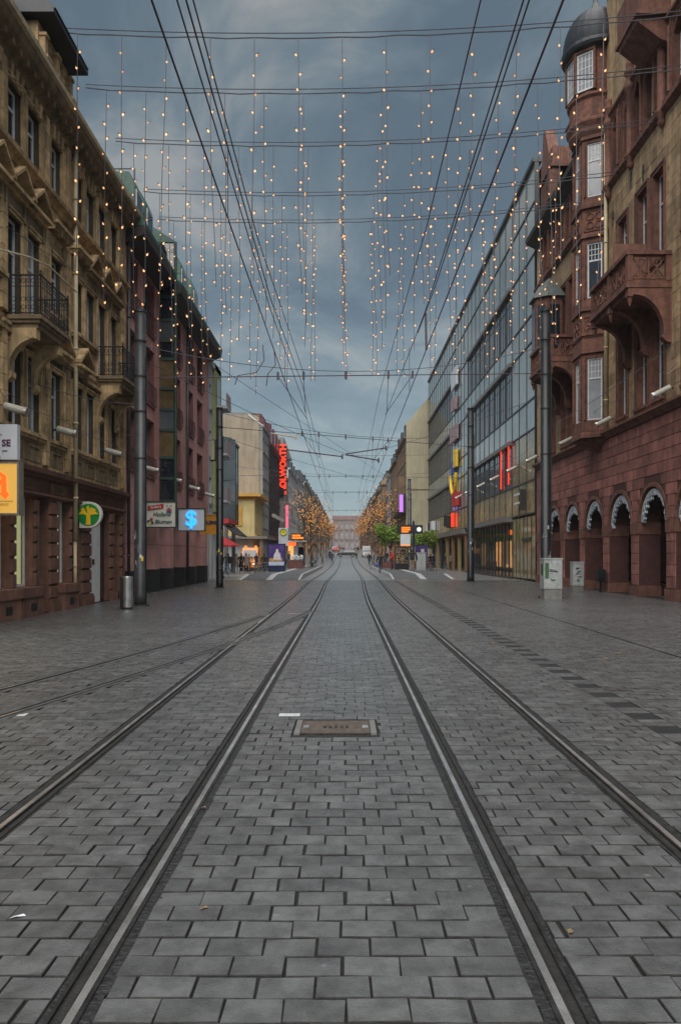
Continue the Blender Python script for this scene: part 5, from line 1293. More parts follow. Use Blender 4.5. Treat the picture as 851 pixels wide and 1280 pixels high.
# signs on the glass building
t = thing('shop_sign', 'yellow, blue and red sign on the glass building facade', 'sign', FR.p(75.5, 0.3, 8))
MB().fbox(FR, 74.6, 76.4, 0.1, 0.34, 10.2, 11.9).build('yellow_block', 'sign_yellow', t)
MB().fbox(FR, 76.5, 78.4, 0.1, 0.32, 9.7, 11.0).build('blue_block', 'paint_blue', t)
q = MB(); q.tube([FR.p(76.5+1.9*math.cos(a), 0.3, 9.6+2.0*math.sin(a)) for a in [PI+PI*k/14 for k in range(15)]], 0.16, 8); q.build('yellow_loop', 'sign_yellow', t)
MB().fbox(FR, 73.9, 76.6, 0.1, 0.45, 6.35, 7.7).build('red_block', 'ink_red', t)
for i, (u0, u1, z0, z1, m, lab) in enumerate(((74.6, 78.2, 18.2, 20.0, 'sign_white', 'white panel sign highest on the glass building facade'), (75.2, 78.8, 15.9, 17.4, 'neon_off', 'faded lilac lettered sign below the white panel sign'), (74.3, 79.2, 12.9, 14.4, 'neon_off', 'faded pink panel sign above the yellow and blue sign'))):
    if 'neon_off' not in MATS: mat('neon_off', (0.30, 0.20, 0.22), 0.5, noise=0.15, scale=4)
    t = thing('panel_sign', lab, 'sign', FR.p(u0, 0.3, z0))
    if i == 1:
        for k in range(5): MB().fbox(FR, u0+k*0.74, u0+k*0.74+0.55, 0.1, 0.3, z0+k*0.06, z1-0.2+0.1*(k % 2)).build('letter', m, t)
    else: MB().fbox(FR, u0, u1, 0.1, 0.3, z0, z1).build('panel', m, t)
t = thing('neon_lettering', 'glowing red vertical neon strips behind the office glass', 'neon sign', FR.p(53, 0, 6))
for u, w, z0, z1 in ((54.1, 0.22, 6.2, 8.9), (51.6, 0.28, 6.3, 9.2), (50.35, 0.12, 6.9, 8.9), (53.0, 0.08, 6.3, 8.8)): MB().fbox(FR, u-w/2, u+w/2, 0.06, 0.10, z0, z1).build('neon_strip', 'neon_red' if w > 0.2 else 'ink_red', t)
t = thing('shop_led_sign', 'orange lit lettering above the glazed shop entrance', 'sign', FR.p(53, -0.2, 3)); 
MB().fbox(FR, 50.95, 54.0, -0.45, -0.38, 2.75, 3.5).build('backing', 'black_part', t)
for k in range(6): MB().fbox(FR, 51.1+k*0.46, 51.44+k*0.46, -0.375, -0.35, 2.95, 3.3).build('lit_letter', 'led_orange', t)
t = thing('wall_lamp_sign', 'small white bar lamp sign on the glass panels with painted gold reflection', 'sign', FR.p(47.6, 0.1, 5))
q = MB(); q.fbox(FR, 46.9, 47.1, 0.03, 0.35, 4.3, 5.6); q.build('post', 'mullion', t)
for z in (4.75, 5.3): MB().fbox(FR, 47.1, 49.0, 0.15, 0.28, z, z+0.12).build('lamp_bar', 'white_paint', t)
t = thing('facade_sign_cluster', 'dark and white shop signs at the far end of the glass building', 'sign', FR.p(98, 0.3, 4))
for k, (u, z, m) in enumerate(((99.5, 4.4, 'sign_white'), (97.0, 4.5, 'black_part'), (94.0, 4.6, 'sign_white'), (81.0, 4.6, 'black_part'), (79.0, 4.4, 'black_part'))): MB().fbox(FR, u, u+1.6, 0.05, 0.5, z, z+1.1).build('panel', m, t)
MB().fbox(FR, 77.6, 78.1, 0.06, 0.3, 4.4, 5.8).build('red_letter', 'neon_red', t)
# ------------------------------------------------------------------ simpler houses further down the street
def row_house(name, label, side_x, u0, u1, h, wm, floors, cols, roof='flat', rm='slate', g=3.6, ww=1.0, wh=1.6, depth=10, end=True, sill=True, trim=None, frame='white_frame', ground='interior', pane='glass', rh=2.6, style='plain', lit=()):
    F = Fac(side_x, 0, 0.0 if side_x < 0 else PI)
    t = thing(name, label, 'building', (side_x, u0, 0))
    h -= gz((u0+u1)/2); fh = (h-g-0.5)/floors; pitch = (u1-u0)/cols
    ops = []
    for f in range(floors):
        for c in range(cols):
            uc = u0+pitch*(c+0.5); z0 = g+f*fh+(fh-wh)*0.55; ops.append((uc-ww/2, uc+ww/2, z0, z0+wh))
    gops = [(u0+pitch*c+0.35, u0+pitch*(c+1)-0.35, 0.15, g-0.7) for c in range(cols)]
    wall(F, u0, u1, 0, h, ops+gops, 0.35).build('wall', wm, t)
    q = MB(); q.fbox(F, u0, u1, -depth, -depth+0.3, 0, h); q.fbox(F, u0, u0+0.3, -depth+0.3, -0.352, 0, h); q.fbox(F, u1-0.3, u1, -depth+0.3, -0.352, 0, h); q.build('side_wall', wm if end is True else end, t)
    q = MB(); q.fbox(F, u0+0.3, u1-0.3, -1.6, -1.5, 0, h-0.1); q.build('interior_wall', 'interior', t)
    for k, (a, b, c, d) in enumerate(ops):
        window(t, F, (a+b)/2, c, ww, wh, 0.2, style, fm=frame, pm=pane)
        if sill: piece(t, 'window_sill', F, (a+b)/2, c, (ww, 'far'), lambda: sill_mb(ww+0.2, 0.12, 0.14), trim or wm)
    for k, (a, b, c, d) in enumerate(gops):
        MB().fbox(F, a, b, -0.3, -0.25, c, d).build('shop_window', 'shop_warm' if k in lit else ('shop_dim' if k % 3 == 0 else 'glass'), t)
    MB().fbox(F, u0+0.05, u1-0.05, 0.003, 0.22, g-0.55, g-0.2).build('shop_fascia', trim or 'hood_grey', t)
    if roof == 'flat': MB().fbox(F, u0-0.05, u1+0.05, -depth, 0.14, h+0.002, h+0.35).build('parapet', trim or wm, t)
    elif roof == 'mansard':
        MB().fprism(F, [(-0.1, h), (0.35, h+0.1), (0.4, h+0.3), (-0.1, h+0.34)], u0-0.05, u1+0.05).build('cornice', trim or wm, t)
        rf = MB().fprism(F, [(0.2, h+0.34), (-0.9, h+0.34+rh), (-depth, h+0.4+rh*1.1), (-depth, h+0.34)], u0, u1).build('roof', rm, t)
        for c in range(max(1, cols//2)):
            uc = u0+(u1-u0)*(c+0.5)/max(1, cols//2); d = MB().fprism(F, [(0.05, h+0.5), (0.05, h+0.4+rh*0.72), (-1.2, h+0.4+rh*0.8), (-1.2, h+0.5)], uc-0.7, uc+0.7).build('dormer', rm, t)
            MB().fbox(F, uc-0.5, uc+0.5, 0.06, 0.09, h+0.7, h+0.3+rh*0.6).build('dormer_pane', 'glass', d)
    elif roof == 'gable':
        MB().fprism(F, [(-0.1, h), (0.35, h+0.1), (0.4, h+0.3), (-0.1, h+0.34)], u0-0.05, u1+0.05).build('cornice', trim or wm, t)
        q = MB().fprism(F, [(0.3, h+0.34), (-depth/2, h+0.34+rh), (-depth, h+0.34)], u0+0.02, u1-0.02); q.build('roof', rm, t)
    return t, F
# left: white and lime narrow house
t, F = row_house('narrow_house', 'narrow white and lime green house beyond the pink house', -8.1, 45.42, 49.2, 12.9, 'white_wall', 3, 3, g=4.0, ww=0.7, wh=1.5, trim='white_wall')
MB().fbox(F, 46.9, 49.2, 0.004, 0.14, 4.2, 13.3).build('lime_panel', 'lime_wall', t)
for z in (5.0, 7.9, 10.8):
    MB().fbox(F, 47.5, 48.6, 0.142, 0.16, z, z+1.7).build('lime_window', 'glass', t)
    MB().fbox(F, 47.3, 48.9, 0.142, 0.8, z-0.2, z-0.05).build('balcony_floor', 'white_wall', t); MB().fbox(F, 47.3, 48.9, 0.74, 0.8, z-0.05, z+0.75).build('balcony_front', 'neon_off', t)
# glass corner pavilion
F = Fac(-9.5, 0, 0.0); t = thing('glass_pavilion', 'small dark glass corner building behind the second left pole', 'building', (-9.5, 64, 0))
MB().fbox(F, 63.1, 68.0, -6, -0.06, 4.2, 11.2).build('core', 'dark_green', t)
for k in range(4):
    for j in range(4):
        MB().fbox(F, 63.1+k*1.22, 64.26+k*1.22, -0.055, -0.02, 4.25+j*1.72, 5.9+j*1.72).build('glass_pane', 'glass_panel' if j != 0 else 'glass', t)
        q = MB(); q.box(-10.1-k*1.2, -9.6-k*1.2+0.55, 63.03, 63.09, 4.25+j*1.72, 5.9+j*1.72); q.build('side_pane', 'glass_office', t)
for k in range(5): MB().fbox(F, 63.08+k*1.22-0.04, 63.08+k*1.22+0.04, -0.1, 0.03, 4.2, 11.2).build('mullion', 'dark_green', t)
MB().fprism(F, [(0.1, 11.0), (0.1, 11.2), (-5, 12.0), (-5, 11.0)], 63.0, 68.1).build('roof', 'dark_green', t)
for u in (63.3, 67.6): MB().fbox(F, u-0.15, u+0.15, -0.5, -0.2, 0, 4.2).build('column', 'concrete', t)
MB().fbox(F, 63.2, 67.9, -5.5, -5.4, 0, 4.2).build('back_wall', 'hood_grey', t)
# yellow low house with oversailing eaves
t, F = row_house('yellow_house', 'low yellow house with flat oversailing eaves behind the orange van', -9.5, 80.2, 87.6, 7.3, 'yellow_wall', 1, 5, g=3.9, ww=0.55, wh=1.7, depth=8, trim='yellow_trim', frame='yellow_trim', sill=False)
MB().box(-17, -9.6, 80.05, 80.15, 0, 3.2).build('shop_back', 'white_wall', t)
MB().fbox(F, 79.6, 88.0, -8, 0.7, 7.66, 7.95).build('eaves', 'yellow_trim', t)
MB().fbox(F, 79.0, 88.0, -6, 1.4, 3.25, 3.5).build('canopy', 'concrete', t)
for u in (79.6, 87.2): MB().fbox(F, u-0.18, u+0.18, 0.6, 0.96, 0, 3.25).build('canopy_column', 'concrete', t)
q = MB(); q.box(-12.5, -10.8, 80.12, 80.19, 4.6, 6.6); q.build('side_window', 'yellow_trim', t)
# tall beige block with blank gable wall
t, F = row_house('beige_block', 'tall beige block with a blank gable wall and small chimney', -9.5, 88.0, 95.0, 16.2, 'grey_wall', 4, 3, g=4.0, ww=1.5, wh=1.6, depth=8, end='beige_wall', trim='grey_wall')
MB().box(-17.4, -9.9, 87.9, 88.0, 0, 17.6).build('gable_wall', 'beige_wall', t)
q = MB(); q.fprism(F, [(-0.2, 16.56), (-1.4, 17.9), (-8, 17.9), (-8, 16.56)], 88.01, 95.0); q.build('attic', 'grey_wall', t)
MB().box(-14.6, -13.4, 89, 90, 17.6, 18.9).build('chimney', 'brick_box', t)
q = MB()
for k in range(5): q.fbox(F, 87.88, 94.9, -1.5+0.02-k*0.001, -1.4, 16.7, 16.72)
MB().fprism(F, [(0.05, 16.3), (0.0, 16.45), (-1.6, 17.75), (-1.6, 17.55)], 87.85, 94.0).build('skylight', 'sign_white', t)
# dark department store with burgundy mansard
t, F = row_house('department_store', 'dark department store with burgundy mansard roof and red vertical sign', -9.5, 95.1, 113.0, 15.2, 'dark_facade', 5, 9, roof='mansard', rm='burgundy', g=4.2, ww=1.1, wh=1.5, frame='white_frame', trim='burgundy', rh=3.6, pane='glass', end=True)
for c in range(10): MB().fbox(F, 95.1+c*1.98, 95.3+c*1.98, 0.002, 0.10, 4.2, 15.0).build('fin', 'dark_facade', t)
MB().fbox(F, 110.5, 113.2, -0.3, 0.6, 4.2, 18.5).build('sign_pylon', 'grey_wall', t)
MB().fprism(F, [(0.6, 18.5), (1.6, 15.6), (1.6, 15.4), (0.6, 15.4)], 111, 113).build('pylon_shield', 'hood_grey', t)
for c in range(8): MB().fbox(F, 95.4+c*1.98, 95.9+c*1.98, 0.36, 0.7, 6.3, 6.7).build('facade_lamp', 'floodlight', t)
sg = thing('vertical_neon_sign', 'red glowing vertical shop name sign above the street, left side', 'neon sign', (-9.0, 110.2, 9))
MB().box(-9.46, -8.45, 110.0, 110.35, 10.0, 17.2).build('backing', 'pole_dark', sg)
link('lettering', text_mesh('OLWORTH', 1.22, 0.04, 'neon_red', 0.055), sg, loc=(-8.93, 109.93, 14.2), rot=(R(90), R(-90), 0))
MB().box(-8.9, -8.5, 109.9, 109.96, 10.9, 11.5).build('dim_letter', 'neon_red', sg); MB().box(-8.75, -8.5, 109.9, 109.96, 10.1, 10.6).build('dim_letter', 'neon_red', sg)
MB().box(-8.6, -8.2, 110.0, 110.2, 5.3, 8.6).build('pink_tube', 'neon_pink', sg)
# further left row
far_left = [(113.2, 127, 13.8, 'grey_wall', 'flat', 'pale grey office house with dark roof storey past the red sign', 4, 5), (127.2, 152, 16.0, 'white_wall', 'mansard', 'whitish house row behind the left lit trees', 4, 8), (152.2, 176, 17.2, 'bluegrey_wall', 'flat', 'blue grey block rising behind the left lit trees', 5, 7), (176.3, 250, 19.0, 'beige_wall', 'mansard', 'beige house range above the far left trees', 5, 14), (251, 330, 20.5, 'grey_wall', 'mansard', 'grey house range further down the left side', 5, 12), (331, 440, 21.0, 'beige_wall', 'gable', 'last beige house range before the palace, left', 5, 12)]
for i, (a, b, h, wm, rf, lab, fl, co) in enumerate(far_left):
    row_house('town_house', lab, -9.5, a, b, h, wm, fl, co, roof=rf, g=4.0, ww=min(1.6, (b-a)/co*0.6), wh=1.6, rm='slate', depth=11, lit=(1, 2, 4))
far_right = [(102.6, 122, 17.2, 'brown_wall', 'mansard', 'old brown house with blank cream gable wall on the right', 4, 7), (122.2, 139, 16.6, 'brown_wall', 'mansard', 'ornate brown house with dark mansard past the cream gable', 4, 6), (139.3, 151, 16.0, 'bluegrey_wall', 'flat', 'narrow blue grey house on the right side', 3, 4), (151.2, 178, 16.5, 'cream_wall', 'mansard', 'cream corner house with turret behind the right lit trees', 5, 8), (178.3, 250, 17.5, 'brown_wall', 'mansard', 'brown house range behind the right lit trees', 4, 14), (251, 330, 19.5, 'grey_wall', 'mansard', 'grey house range further down the right side', 5, 12), (331, 440, 20.5, 'brown_wall', 'gable', 'last brown house range before the palace, right', 5, 12)]
for i, (a, b, h, wm, rf, lab, fl, co) in enumerate(far_right):
    t, F = row_house('town_house', lab, 8.1, a, b, h, wm, fl, co, roof=rf, g=4.2, ww=min(1.3, (b-a)/co*0.5), wh=2.0, rm='slate', depth=11, trim='brown_wall' if wm == 'brown_wall' else wm, lit=(0, 2, 3), end='cream_wall' if i == 0 else True)
    if i == 0:
        q = MB(); q.add([(8.06, 102.5, 0), (19.5, 102.5, 0), (19.5, 102.5, 24.5), (12.6, 102.5, 24.5), (8.06, 102.5, 19.0), (8.06, 102.599, 0), (19.5, 102.599, 0), (19.5, 102.599, 24.5), (12.6, 102.599, 24.5), (8.06, 102.599, 19.0)], [(0, 1, 2, 3, 4), (9, 8, 7, 6, 5), (0, 5, 6, 1), (1, 6, 7, 2), (2, 7, 8, 3), (3, 8, 9, 4), (4, 9, 5, 0)]); q.build('gable_wall', 'cream_wall', t)
        MB().box(8.1, 19.4, 102.44, 102.499, 10.2, 10.32).build('gable_seam', 'brown_wall', t)
        for c in range(3): MB().fbox(F, 104+c*6, 106.4+c*6, 0.0, 1.0, 8.0, 12.2).build('bay_window', 'brown_wall', t)
        MB().fbox(F, 103, 121, 0.01, 0.7, 7.2, 7.5).build('balcony', 'dark_facade', t)
    if i == 3:
        q = MB(); q.lathe([(1.2, 0), (1.2, 14.2), (1.5, 14.4), (1.5, 14.7), (0.9, 15.6), (0.3, 16.4), (0.0, 16.8)], c=(8.3, 152), n=12); q.build('turret', 'brown_wall', t)
vs = thing('violet_sign', 'violet lit vertical sign on the old brown house right', 'sign', (7.6, 95.9, 6)); MB().box(7.12, 7.62, 102.0, 102.2, 7.3, 9.6).build('lit_panel', 'neon_violet', vs); MB().box(7.08, 8.0, 102.21, 102.27, 7.2, 9.7).build('backing', 'dark_facade', vs)
# palace closing the view
pl = thing('palace', 'distant reddish palace with mansard roof closing the street', 'building', (2.5, 520, 0))
q = MB(); FP = Fac(2.5, 520, -PI/2)
pops = [(-9+i*3.6-0.8, -9+i*3.6+0.8, z, z+h) for i in range(6) for z, h in ((3, 5), (11, 4.5), (19, 3.5))]
wall(FP, -11, 11, 0, 25.5, pops, 0.6).build('centre_wall', 'palace_stone', pl)
for a, b, c, d in pops: MB().fbox(FP, a, b, -0.5, -0.4, c, d).build('window', 'glass_curtain', pl)
MB().fprism(FP, [(0.6, 25.5), (0.4, 26.3), (-2, 28.8), (-12, 28.8), (-12, 25.5)], -11.6, 11.6).build('roof', 'tile_roof', pl)
for z in (9.4, 17.4, 24.9): MB().fbox(FP, -11.2, 11.2, 0.003, 0.5, z, z+0.6).build('cornice', 'palace_stone', pl)
for i in range(7): MB().fbox(FP, -11.1+i*3.6, -10.4+i*3.6, 0.004, 0.35, 0, 24.8).build('pilaster', 'palace_stone', pl)
for s in (-1, 1):
    q = MB(); q.fbox(FP, s*11.2, s*70, -14, -2, 0, 17); q.build('wing', 'palace_stone', pl); MB().fprism(FP, [(-1.6, 17), (-5, 21), (-14, 21), (-14, 17)], s*11.2, s*70).build('wing_roof', 'tile_roof', pl)
    for i in range(10):
        for z in (3, 10): MB().fbox(FP, s*(13+i*3.6)-0.8, s*(13+i*3.6)+0.8, -1.998, -1.95, z, z+4).build('window', 'glass_curtain', pl)
# ------------------------------------------------------------------ projecting shop signs on the left
F = FL
t = board('hanging_sign', 'pale blue sign ending in SE at the left edge', 'sign', F, 17.5, 0.05, 0.66, 3.72, 4.52, 'sign_white', 0.16)
text(t, 'SE', 0.21, (-7.685, 17.41, 4.09), 'purple_ink', bold=0.005); text(t, 'com', 0.07, (-7.72, 17.41, 3.92), 'purple_ink'); text(t, 'ie', 0.05, (-7.80, 17.41, 4.29), 'purple_ink')
t = board('pharmacy_sign', 'glowing amber pharmacy sign with a red gothic letter A, left edge', 'sign', F, 17.3, -0.05, 0.76, 2.49, 3.60, 'sign_amber', 0.2, frame='stainless')
q = MB(); FA = Fac(-7.79, 17.19, -PI/2)
Apoly = [(-0.02, 3.47), (0.20, 3.33), (0.21, 2.98), (0.27, 2.92), (0.19, 2.80), (0.06, 2.92), (0.10, 2.97), (0.10, 3.12), (-0.02, 3.12), (-0.02, 3.2), (0.10, 3.24), (0.10, 3.30), (-0.02, 3.37)]
q.fpoly(FA, Apoly, 0.0, 0.02); q.build('letter', 'sign_red_lit', t)
q = MB(); q.fpoly(FA, [(-0.35, 2.8), (-0.02, 3.46), (-0.02, 3.3), (-0.2, 2.8)], 0.0, 0.02); q.build('letter', 'sign_red_lit', t)
MB().box(-8.1, -7.44, 17.17, 17.195, 2.755, 2.765).build('divider', 'mullion', t)
text(t, 'NACHTDIENST', 0.075, (-7.78, 17.18, 2.68), 'yellow_trim'); text(t, 'INFO', 0.07, (-7.80, 17.18, 2.58), 'yellow_trim')
# bank sign: white rounded panel, green disc, yellow palm
t = thing('palm_sign', 'white projecting sign with a yellow palm on a green disc', 'sign', F.p(23.45, 0.4, 2.35))
cx, cz, yb = -7.80, 2.78, 23.4
pts = [(-8.08, cz-0.40), (cx, cz-0.40)]+[(cx+0.40*math.sin(a), cz-0.40*math.cos(a)) for a in [PI*k/14 for k in range(1, 14)]]+[(cx, cz+0.40), (-8.08, cz+0.40)]
FS = Fac(0, yb, -PI/2); q = MB(); q.fpoly(FS, pts, -0.07, 0.07); q.build('board', 'sign_cream', t)
q = MB(); q.fpoly(FS, [(cx+0.335*math.cos(a), cz+0.335*math.sin(a)) for a in [2*PI*k/28 for k in range(28)]], 0.071, 0.085); q.build('disc', 'sign_green', t)
q = MB(); q.fpoly(FS, [(cx-0.075, cz-0.31), (cx+0.075, cz-0.31), (cx+0.055, cz+0.05), (cx-0.055, cz+0.05)], 0.086, 0.096); q.build('palm_trunk', 'sign_yellow', t)
for k, (dx, dz) in enumerate(((-0.31, 0.03), (-0.24, 0.17), (0, 0.30), (0.24, 0.17), (0.31, 0.03))):
    q = MB(); q.fpoly(FS, [(cx, cz-0.02), (cx+dx*0.5-dz*0.22, cz+dz*0.75+abs(dx)*0.42), (cx+dx, cz+dz-0.02), (cx+dx*0.62+dz*0.22, cz+dz*0.45-0.0)], 0.086+0.001*k, 0.097+0.001*k); q.build('palm_leaf', 'sign_yellow', t)
# flower shop board
t = board('flower_shop_sign', 'white flower shop board with red banner and small windmill', 'sign', F, 31.6, -0.12, 1.12, 2.72, 3.72, 'sign_cream', 0.12, frame='dark_green')
ys = 31.52; bx = -7.6
q = MB(); q.add([(bx-0.52, ys, 3.38), (bx+0.14, ys, 3.47), (bx+0.14, ys, 3.66), (bx-0.52, ys, 3.57)], [(0, 1, 2, 3)]); q.build('red_banner', 'ink_red', t)
link('lettering', text_mesh("Erika's", 0.17, 0.003, 'sign_cream', 0.003, 0.2), t, loc=(bx-0.19, ys-0.012, 3.52), rot=(R(90), R(-8), 0))
text(t, 'Holland', 0.23, (bx+0.06, ys-0.004, 3.22), 'ink_green', bold=0.004, shear=0.25); text(t, 'Blumen', 0.23, (bx+0.12, ys-0.004, 2.92), 'ink_green', bold=0.004, shear=0.25)
for k in range(4):
    an = PI/4+k*PI/2; q = MB(); wx, wz = bx+0.36, 3.50
    q.add([(wx, ys-0.006, wz), (wx+0.16*math.cos(an-0.16), ys-0.006, wz+0.16*math.sin(an-0.16)), (wx+0.16*math.cos(an+0.16), ys-0.006, wz+0.16*math.sin(an+0.16))], [(0, 1, 2)]); q.build('windmill_sail', 'grey_wall', t)
MB().box(bx+0.30, bx+0.42, ys-0.004, ys, 3.36, 3.48).build('windmill_tower', 'ink_red', t); MB().box(bx+0.26, bx+0.46, ys-0.004, ys, 3.29, 3.355).build('windmill_base', 'paint_blue', t)
for k, (dx, dz, m) in enumerate(((-0.48, 0.12, 'paint_blue'), (-0.36, 0.20, 'ink_red'), (-0.42, 0.04, 'sign_yellow'), (-0.32, 0.06, 'ink_green'))):
    q = MB(); q.add([(bx+dx+0.065*math.cos(a), ys-0.005-0.001*k, 2.82+dz+0.065*math.sin(a)) for a in [2*PI*j/8 for j in range(8)]], [tuple(range(8))]); q.build('painted_flower', m, t)
t = board('dollar_sign_board', 'grey board with a glowing blue dollar sign', 'neon sign', F, 36.2, 0.25, 1.46, 2.72, 3.72, 'sign_white', 0.12, frame='dark_green')
text(t, '$', 1.02, (-7.26, 36.1, 3.24), 'neon_blue', bold=0.02, ext=0.02)
t = board('yellow_shop_sign', 'orange yellow projecting board with dark blue letters', 'sign', F, 41.5, 0.3, 1.4, 2.72, 3.70, 'sign_orange', 0.12, frame='yellow_trim')
text(t, 'ELEMI', 0.26, (-7.3, 41.42, 3.3), 'ink_blue', bold=0.012)
# ------------------------------------------------------------------ floodlight tubes along both fronts
def flood(label, F, u, z, ln, drop):
    t = thing('floodlight', label, 'floodlight', F.p(u, 0, z), group='tube floodlights on the house fronts')
    a, b = F.p(u, 0.12, z), F.p(u, 0.12+ln, z-drop)
    q = MB(); q.tube([a, b], 0.095, 12); q.build('tube', 'floodlight', t, smooth=False)
    v = (Vector(b)-Vector(a)).normalized(); q = MB(); q.tube([Vector(b)-v*0.05, Vector(b)+v*0.03], 0.115, 12); q.build('rim', 'stainless', t)
    q = MB(); q.tube([F.p(u, -0.04, z-0.03), Vector(a)+v*0.04], 0.03, 6); q.build('arm', 'mullion', t)
lefts = [18.0, 21.3, 25.6, 30.6, 34.9, 39.2, 43.6]
for i, u in enumerate(lefts): flood('%s tube floodlight from the left edge along the left house fronts' % ORD[i], FL, u, 5.05, 0.50, 0.14)
for i, u in enumerate([25.8, 31.6, 37.0, 43.8, 49.0, 54.7, 60.2, 66.0, 72.0]): flood('%s tube floodlight from the right edge along the right house fronts' % ORD[i], FR, u, 7.2, 0.58, 0.30)
# ------------------------------------------------------------------ catenary poles and street furniture
def pole(label, x, y, h, r=0.17, m='pole_grey', box=False):
    t = thing('catenary_pole', label, 'pole', (x, y, 0), group='steel catenary poles')
    q = MB(); q.lathe([(r*1.04, 0), (r*1.02, 0.3), (r, 0.31), (r*0.92, h)], c=(x, y), n=20); q.build('shaft', m, t, smooth=True)
    q = MB(); q.lathe([(r*1.02, h), (r*1.02, h+0.07), (0.0, h+0.10)], c=(x, y), n=20); q.build('cap', m, t)
    for z in (h*0.5, h*0.66, h*0.78, h*0.9):
        q = MB(); q.lathe([(r*1.03, z), (r*1.03, z+0.04)], c=(x, y), n=18); q.build('clamp_band', 'steel_dark', t)
    q = MB(); q.lathe([(r*1.5, 0.001), (r*1.5, 0.03), (r*1.05, 0.05)], c=(x, y), n=20); q.build('base_plate', 'steel_dark', t)
    rp = random.Random(int(x*100+y))
    for k in range(5):
        z0_ = rp.uniform(1.0, 2.6); a0_ = -PI/2+rp.uniform(-0.7, 0.7)
        if k < 3:
            q = MB(); q.tube([(x+(r+0.006)*math.cos(a0_+rp.uniform(-0.5, 0.5)), y+(r+0.006)*math.sin(a0_+rp.uniform(-0.2, 0.2)), z0_+rp.uniform(-0.18, 0.18)) for _ in range(6)], 0.007, 4); q.build('scribble', 'cabinet', t)
        else:
            hh = rp.uniform(0.08, 0.16); q = MB(); q.add([(x+(r*1.01+0.004)*math.cos(a0_+j*0.12), y+(r*1.01+0.004)*math.sin(a0_+j*0.12), z0_+zz) for zz in (0, hh) for j in range(4)], [(j, j+1, j+5, j+4) for j in range(3)]); q.build('sticker', rp.choice(['sign_yellow', 'sign_white', 'cabinet']), t)
    q = MB(); q.tube([(x+r*1.02, y-0.05, 0.1), (x+r*1.02, y-0.05, h*0.85)], 0.018, 5); q.build('cable_duct', 'pole_dark', t)
    if box:
        MB().box(x-0.42, x-0.19, y-0.1, y+0.12, 6.0, 7.0).build('equipment_box', 'black_part', t); MB().box(x-0.40, x-0.22, y-0.12, y-0.102, 6.05, 6.95).build('box_front', 'cream_wall', t)
    return t
pole('tall grey catenary pole beside the steel litter bin, left', -6.3, 23.6, 9.0, 0.185)
pole('grey catenary pole with an equipment box in front of the lime house', -5.95, 36.3, 8.45, 0.165, 'pole_dark', box=True)
pole('dark catenary pole behind the utility cabinet, right', 7.3, 28.1, 10.45, 0.185, 'pole_dark')
pole('dark catenary pole before the glass office building', 7.3, 45, 10.1, 0.20, 'pole_dark')
pole('slim far catenary pole before the cream gable wall', 6.95, 84, 9.8, 0.2, 'pole_grey')
# red graffiti scribble and stickers stay as parts of the near poles
t = thing('litter_bin', 'brushed steel cylindrical litter bin beside the left pole', 'litter bin', (-6.28, 22.0, 0))
q = MB(); q.lathe([(0.15, 0.06), (0.155, 0.07), (0.155, 0.92), (0.15, 0.94), (0.12, 0.95), (0.12, 0.90)], c=(-6.24, 22.0), n=20); q.build('drum', 'stainless', t, smooth=False)
q = MB(); q.lathe([(0.14, 0), (0.14, 0.06)], c=(-6.24, 22.0), n=18); q.build('foot', 'black_part', t)
MB().box(-6.44, -6.37, 21.95, 22.08, 0, 0.93).build('post', 'pole_dark', t); MB().box(-6.385, -6.36, 21.85, 21.95, 0.1, 0.9).build('hinge', 'pole_dark', t)
def cabinet(label, x0, x1, y0, y1, h, base, graf):
    t = thing('utility_cabinet', label, 'cabinet', ((x0+x1)/2, y0, 0))
    MB().box(x0, x1, y0, y1, base, h).build('body', 'cabinet', t); MB().box(x0-0.02, x1+0.02, y0-0.02, y1+0.02, h+0.001, h+0.05).build('lid', 'cabinet', t)
    MB().box(x0+0.01, x1-0.01, y0+0.01, y1-0.01, 0, base-0.02).build('plinth', 'concrete', t)
    MB().box(x0+0.015, x1-0.015, y0+0.012, y1-0.012, base-0.02, base).build('joint', 'black_part', t)
    MB().box(x0+0.03, x1-0.03, y0-0.012, y0-0.001, base+0.04, h-0.05).build('door', 'cabinet', t)
    rg = random.Random(len(label))
    for k in range(graf):
        q = MB(); cx, cz = (x0+x1)/2+rg.uniform(-0.05, 0.08)*(x1-x0), h*(0.35+0.5*(k+0.5)/graf)
        pts = [(cx+rg.uniform(-0.28, 0.28)*(x1-x0), y0-0.016, cz+rg.uniform(-0.05, 0.05)) for _ in range(6)]
        q.tube(pts, 0.012, 4); q.build('scribble', 'marker_black', t)
    return t
c = cabinet('pale grey utility cabinet with a green sticker strip by the right pole', 6.96, 7.60, 27.0, 27.55, 1.40, 0.36, 2)
MB().box(6.945, 6.958, 27.12, 27.40, 0.85, 1.25).build('sticker', 'marker_green', c); MB().box(7.0, 7.12, 26.97, 26.985, 0.75, 1.28).build('sticker', 'marker_green', c)
cabinet('small grey cabinet covered in black scribbles before the arcade', 9.72, 10.18, 32.9, 33.3, 1.22, 0.24, 5)
t = thing('meter_box', 'small dark box standing inside the second visible arch', 'box', (10.9, 30.0, 0)); MB().box(10.55, 10.85, 32.1, 32.5, 0.45, 0.95).build('body', 'pole_dark', t); MB().box(10.66, 10.74, 32.25, 32.35, 0, 0.45).build('foot', 'pole_dark', t)
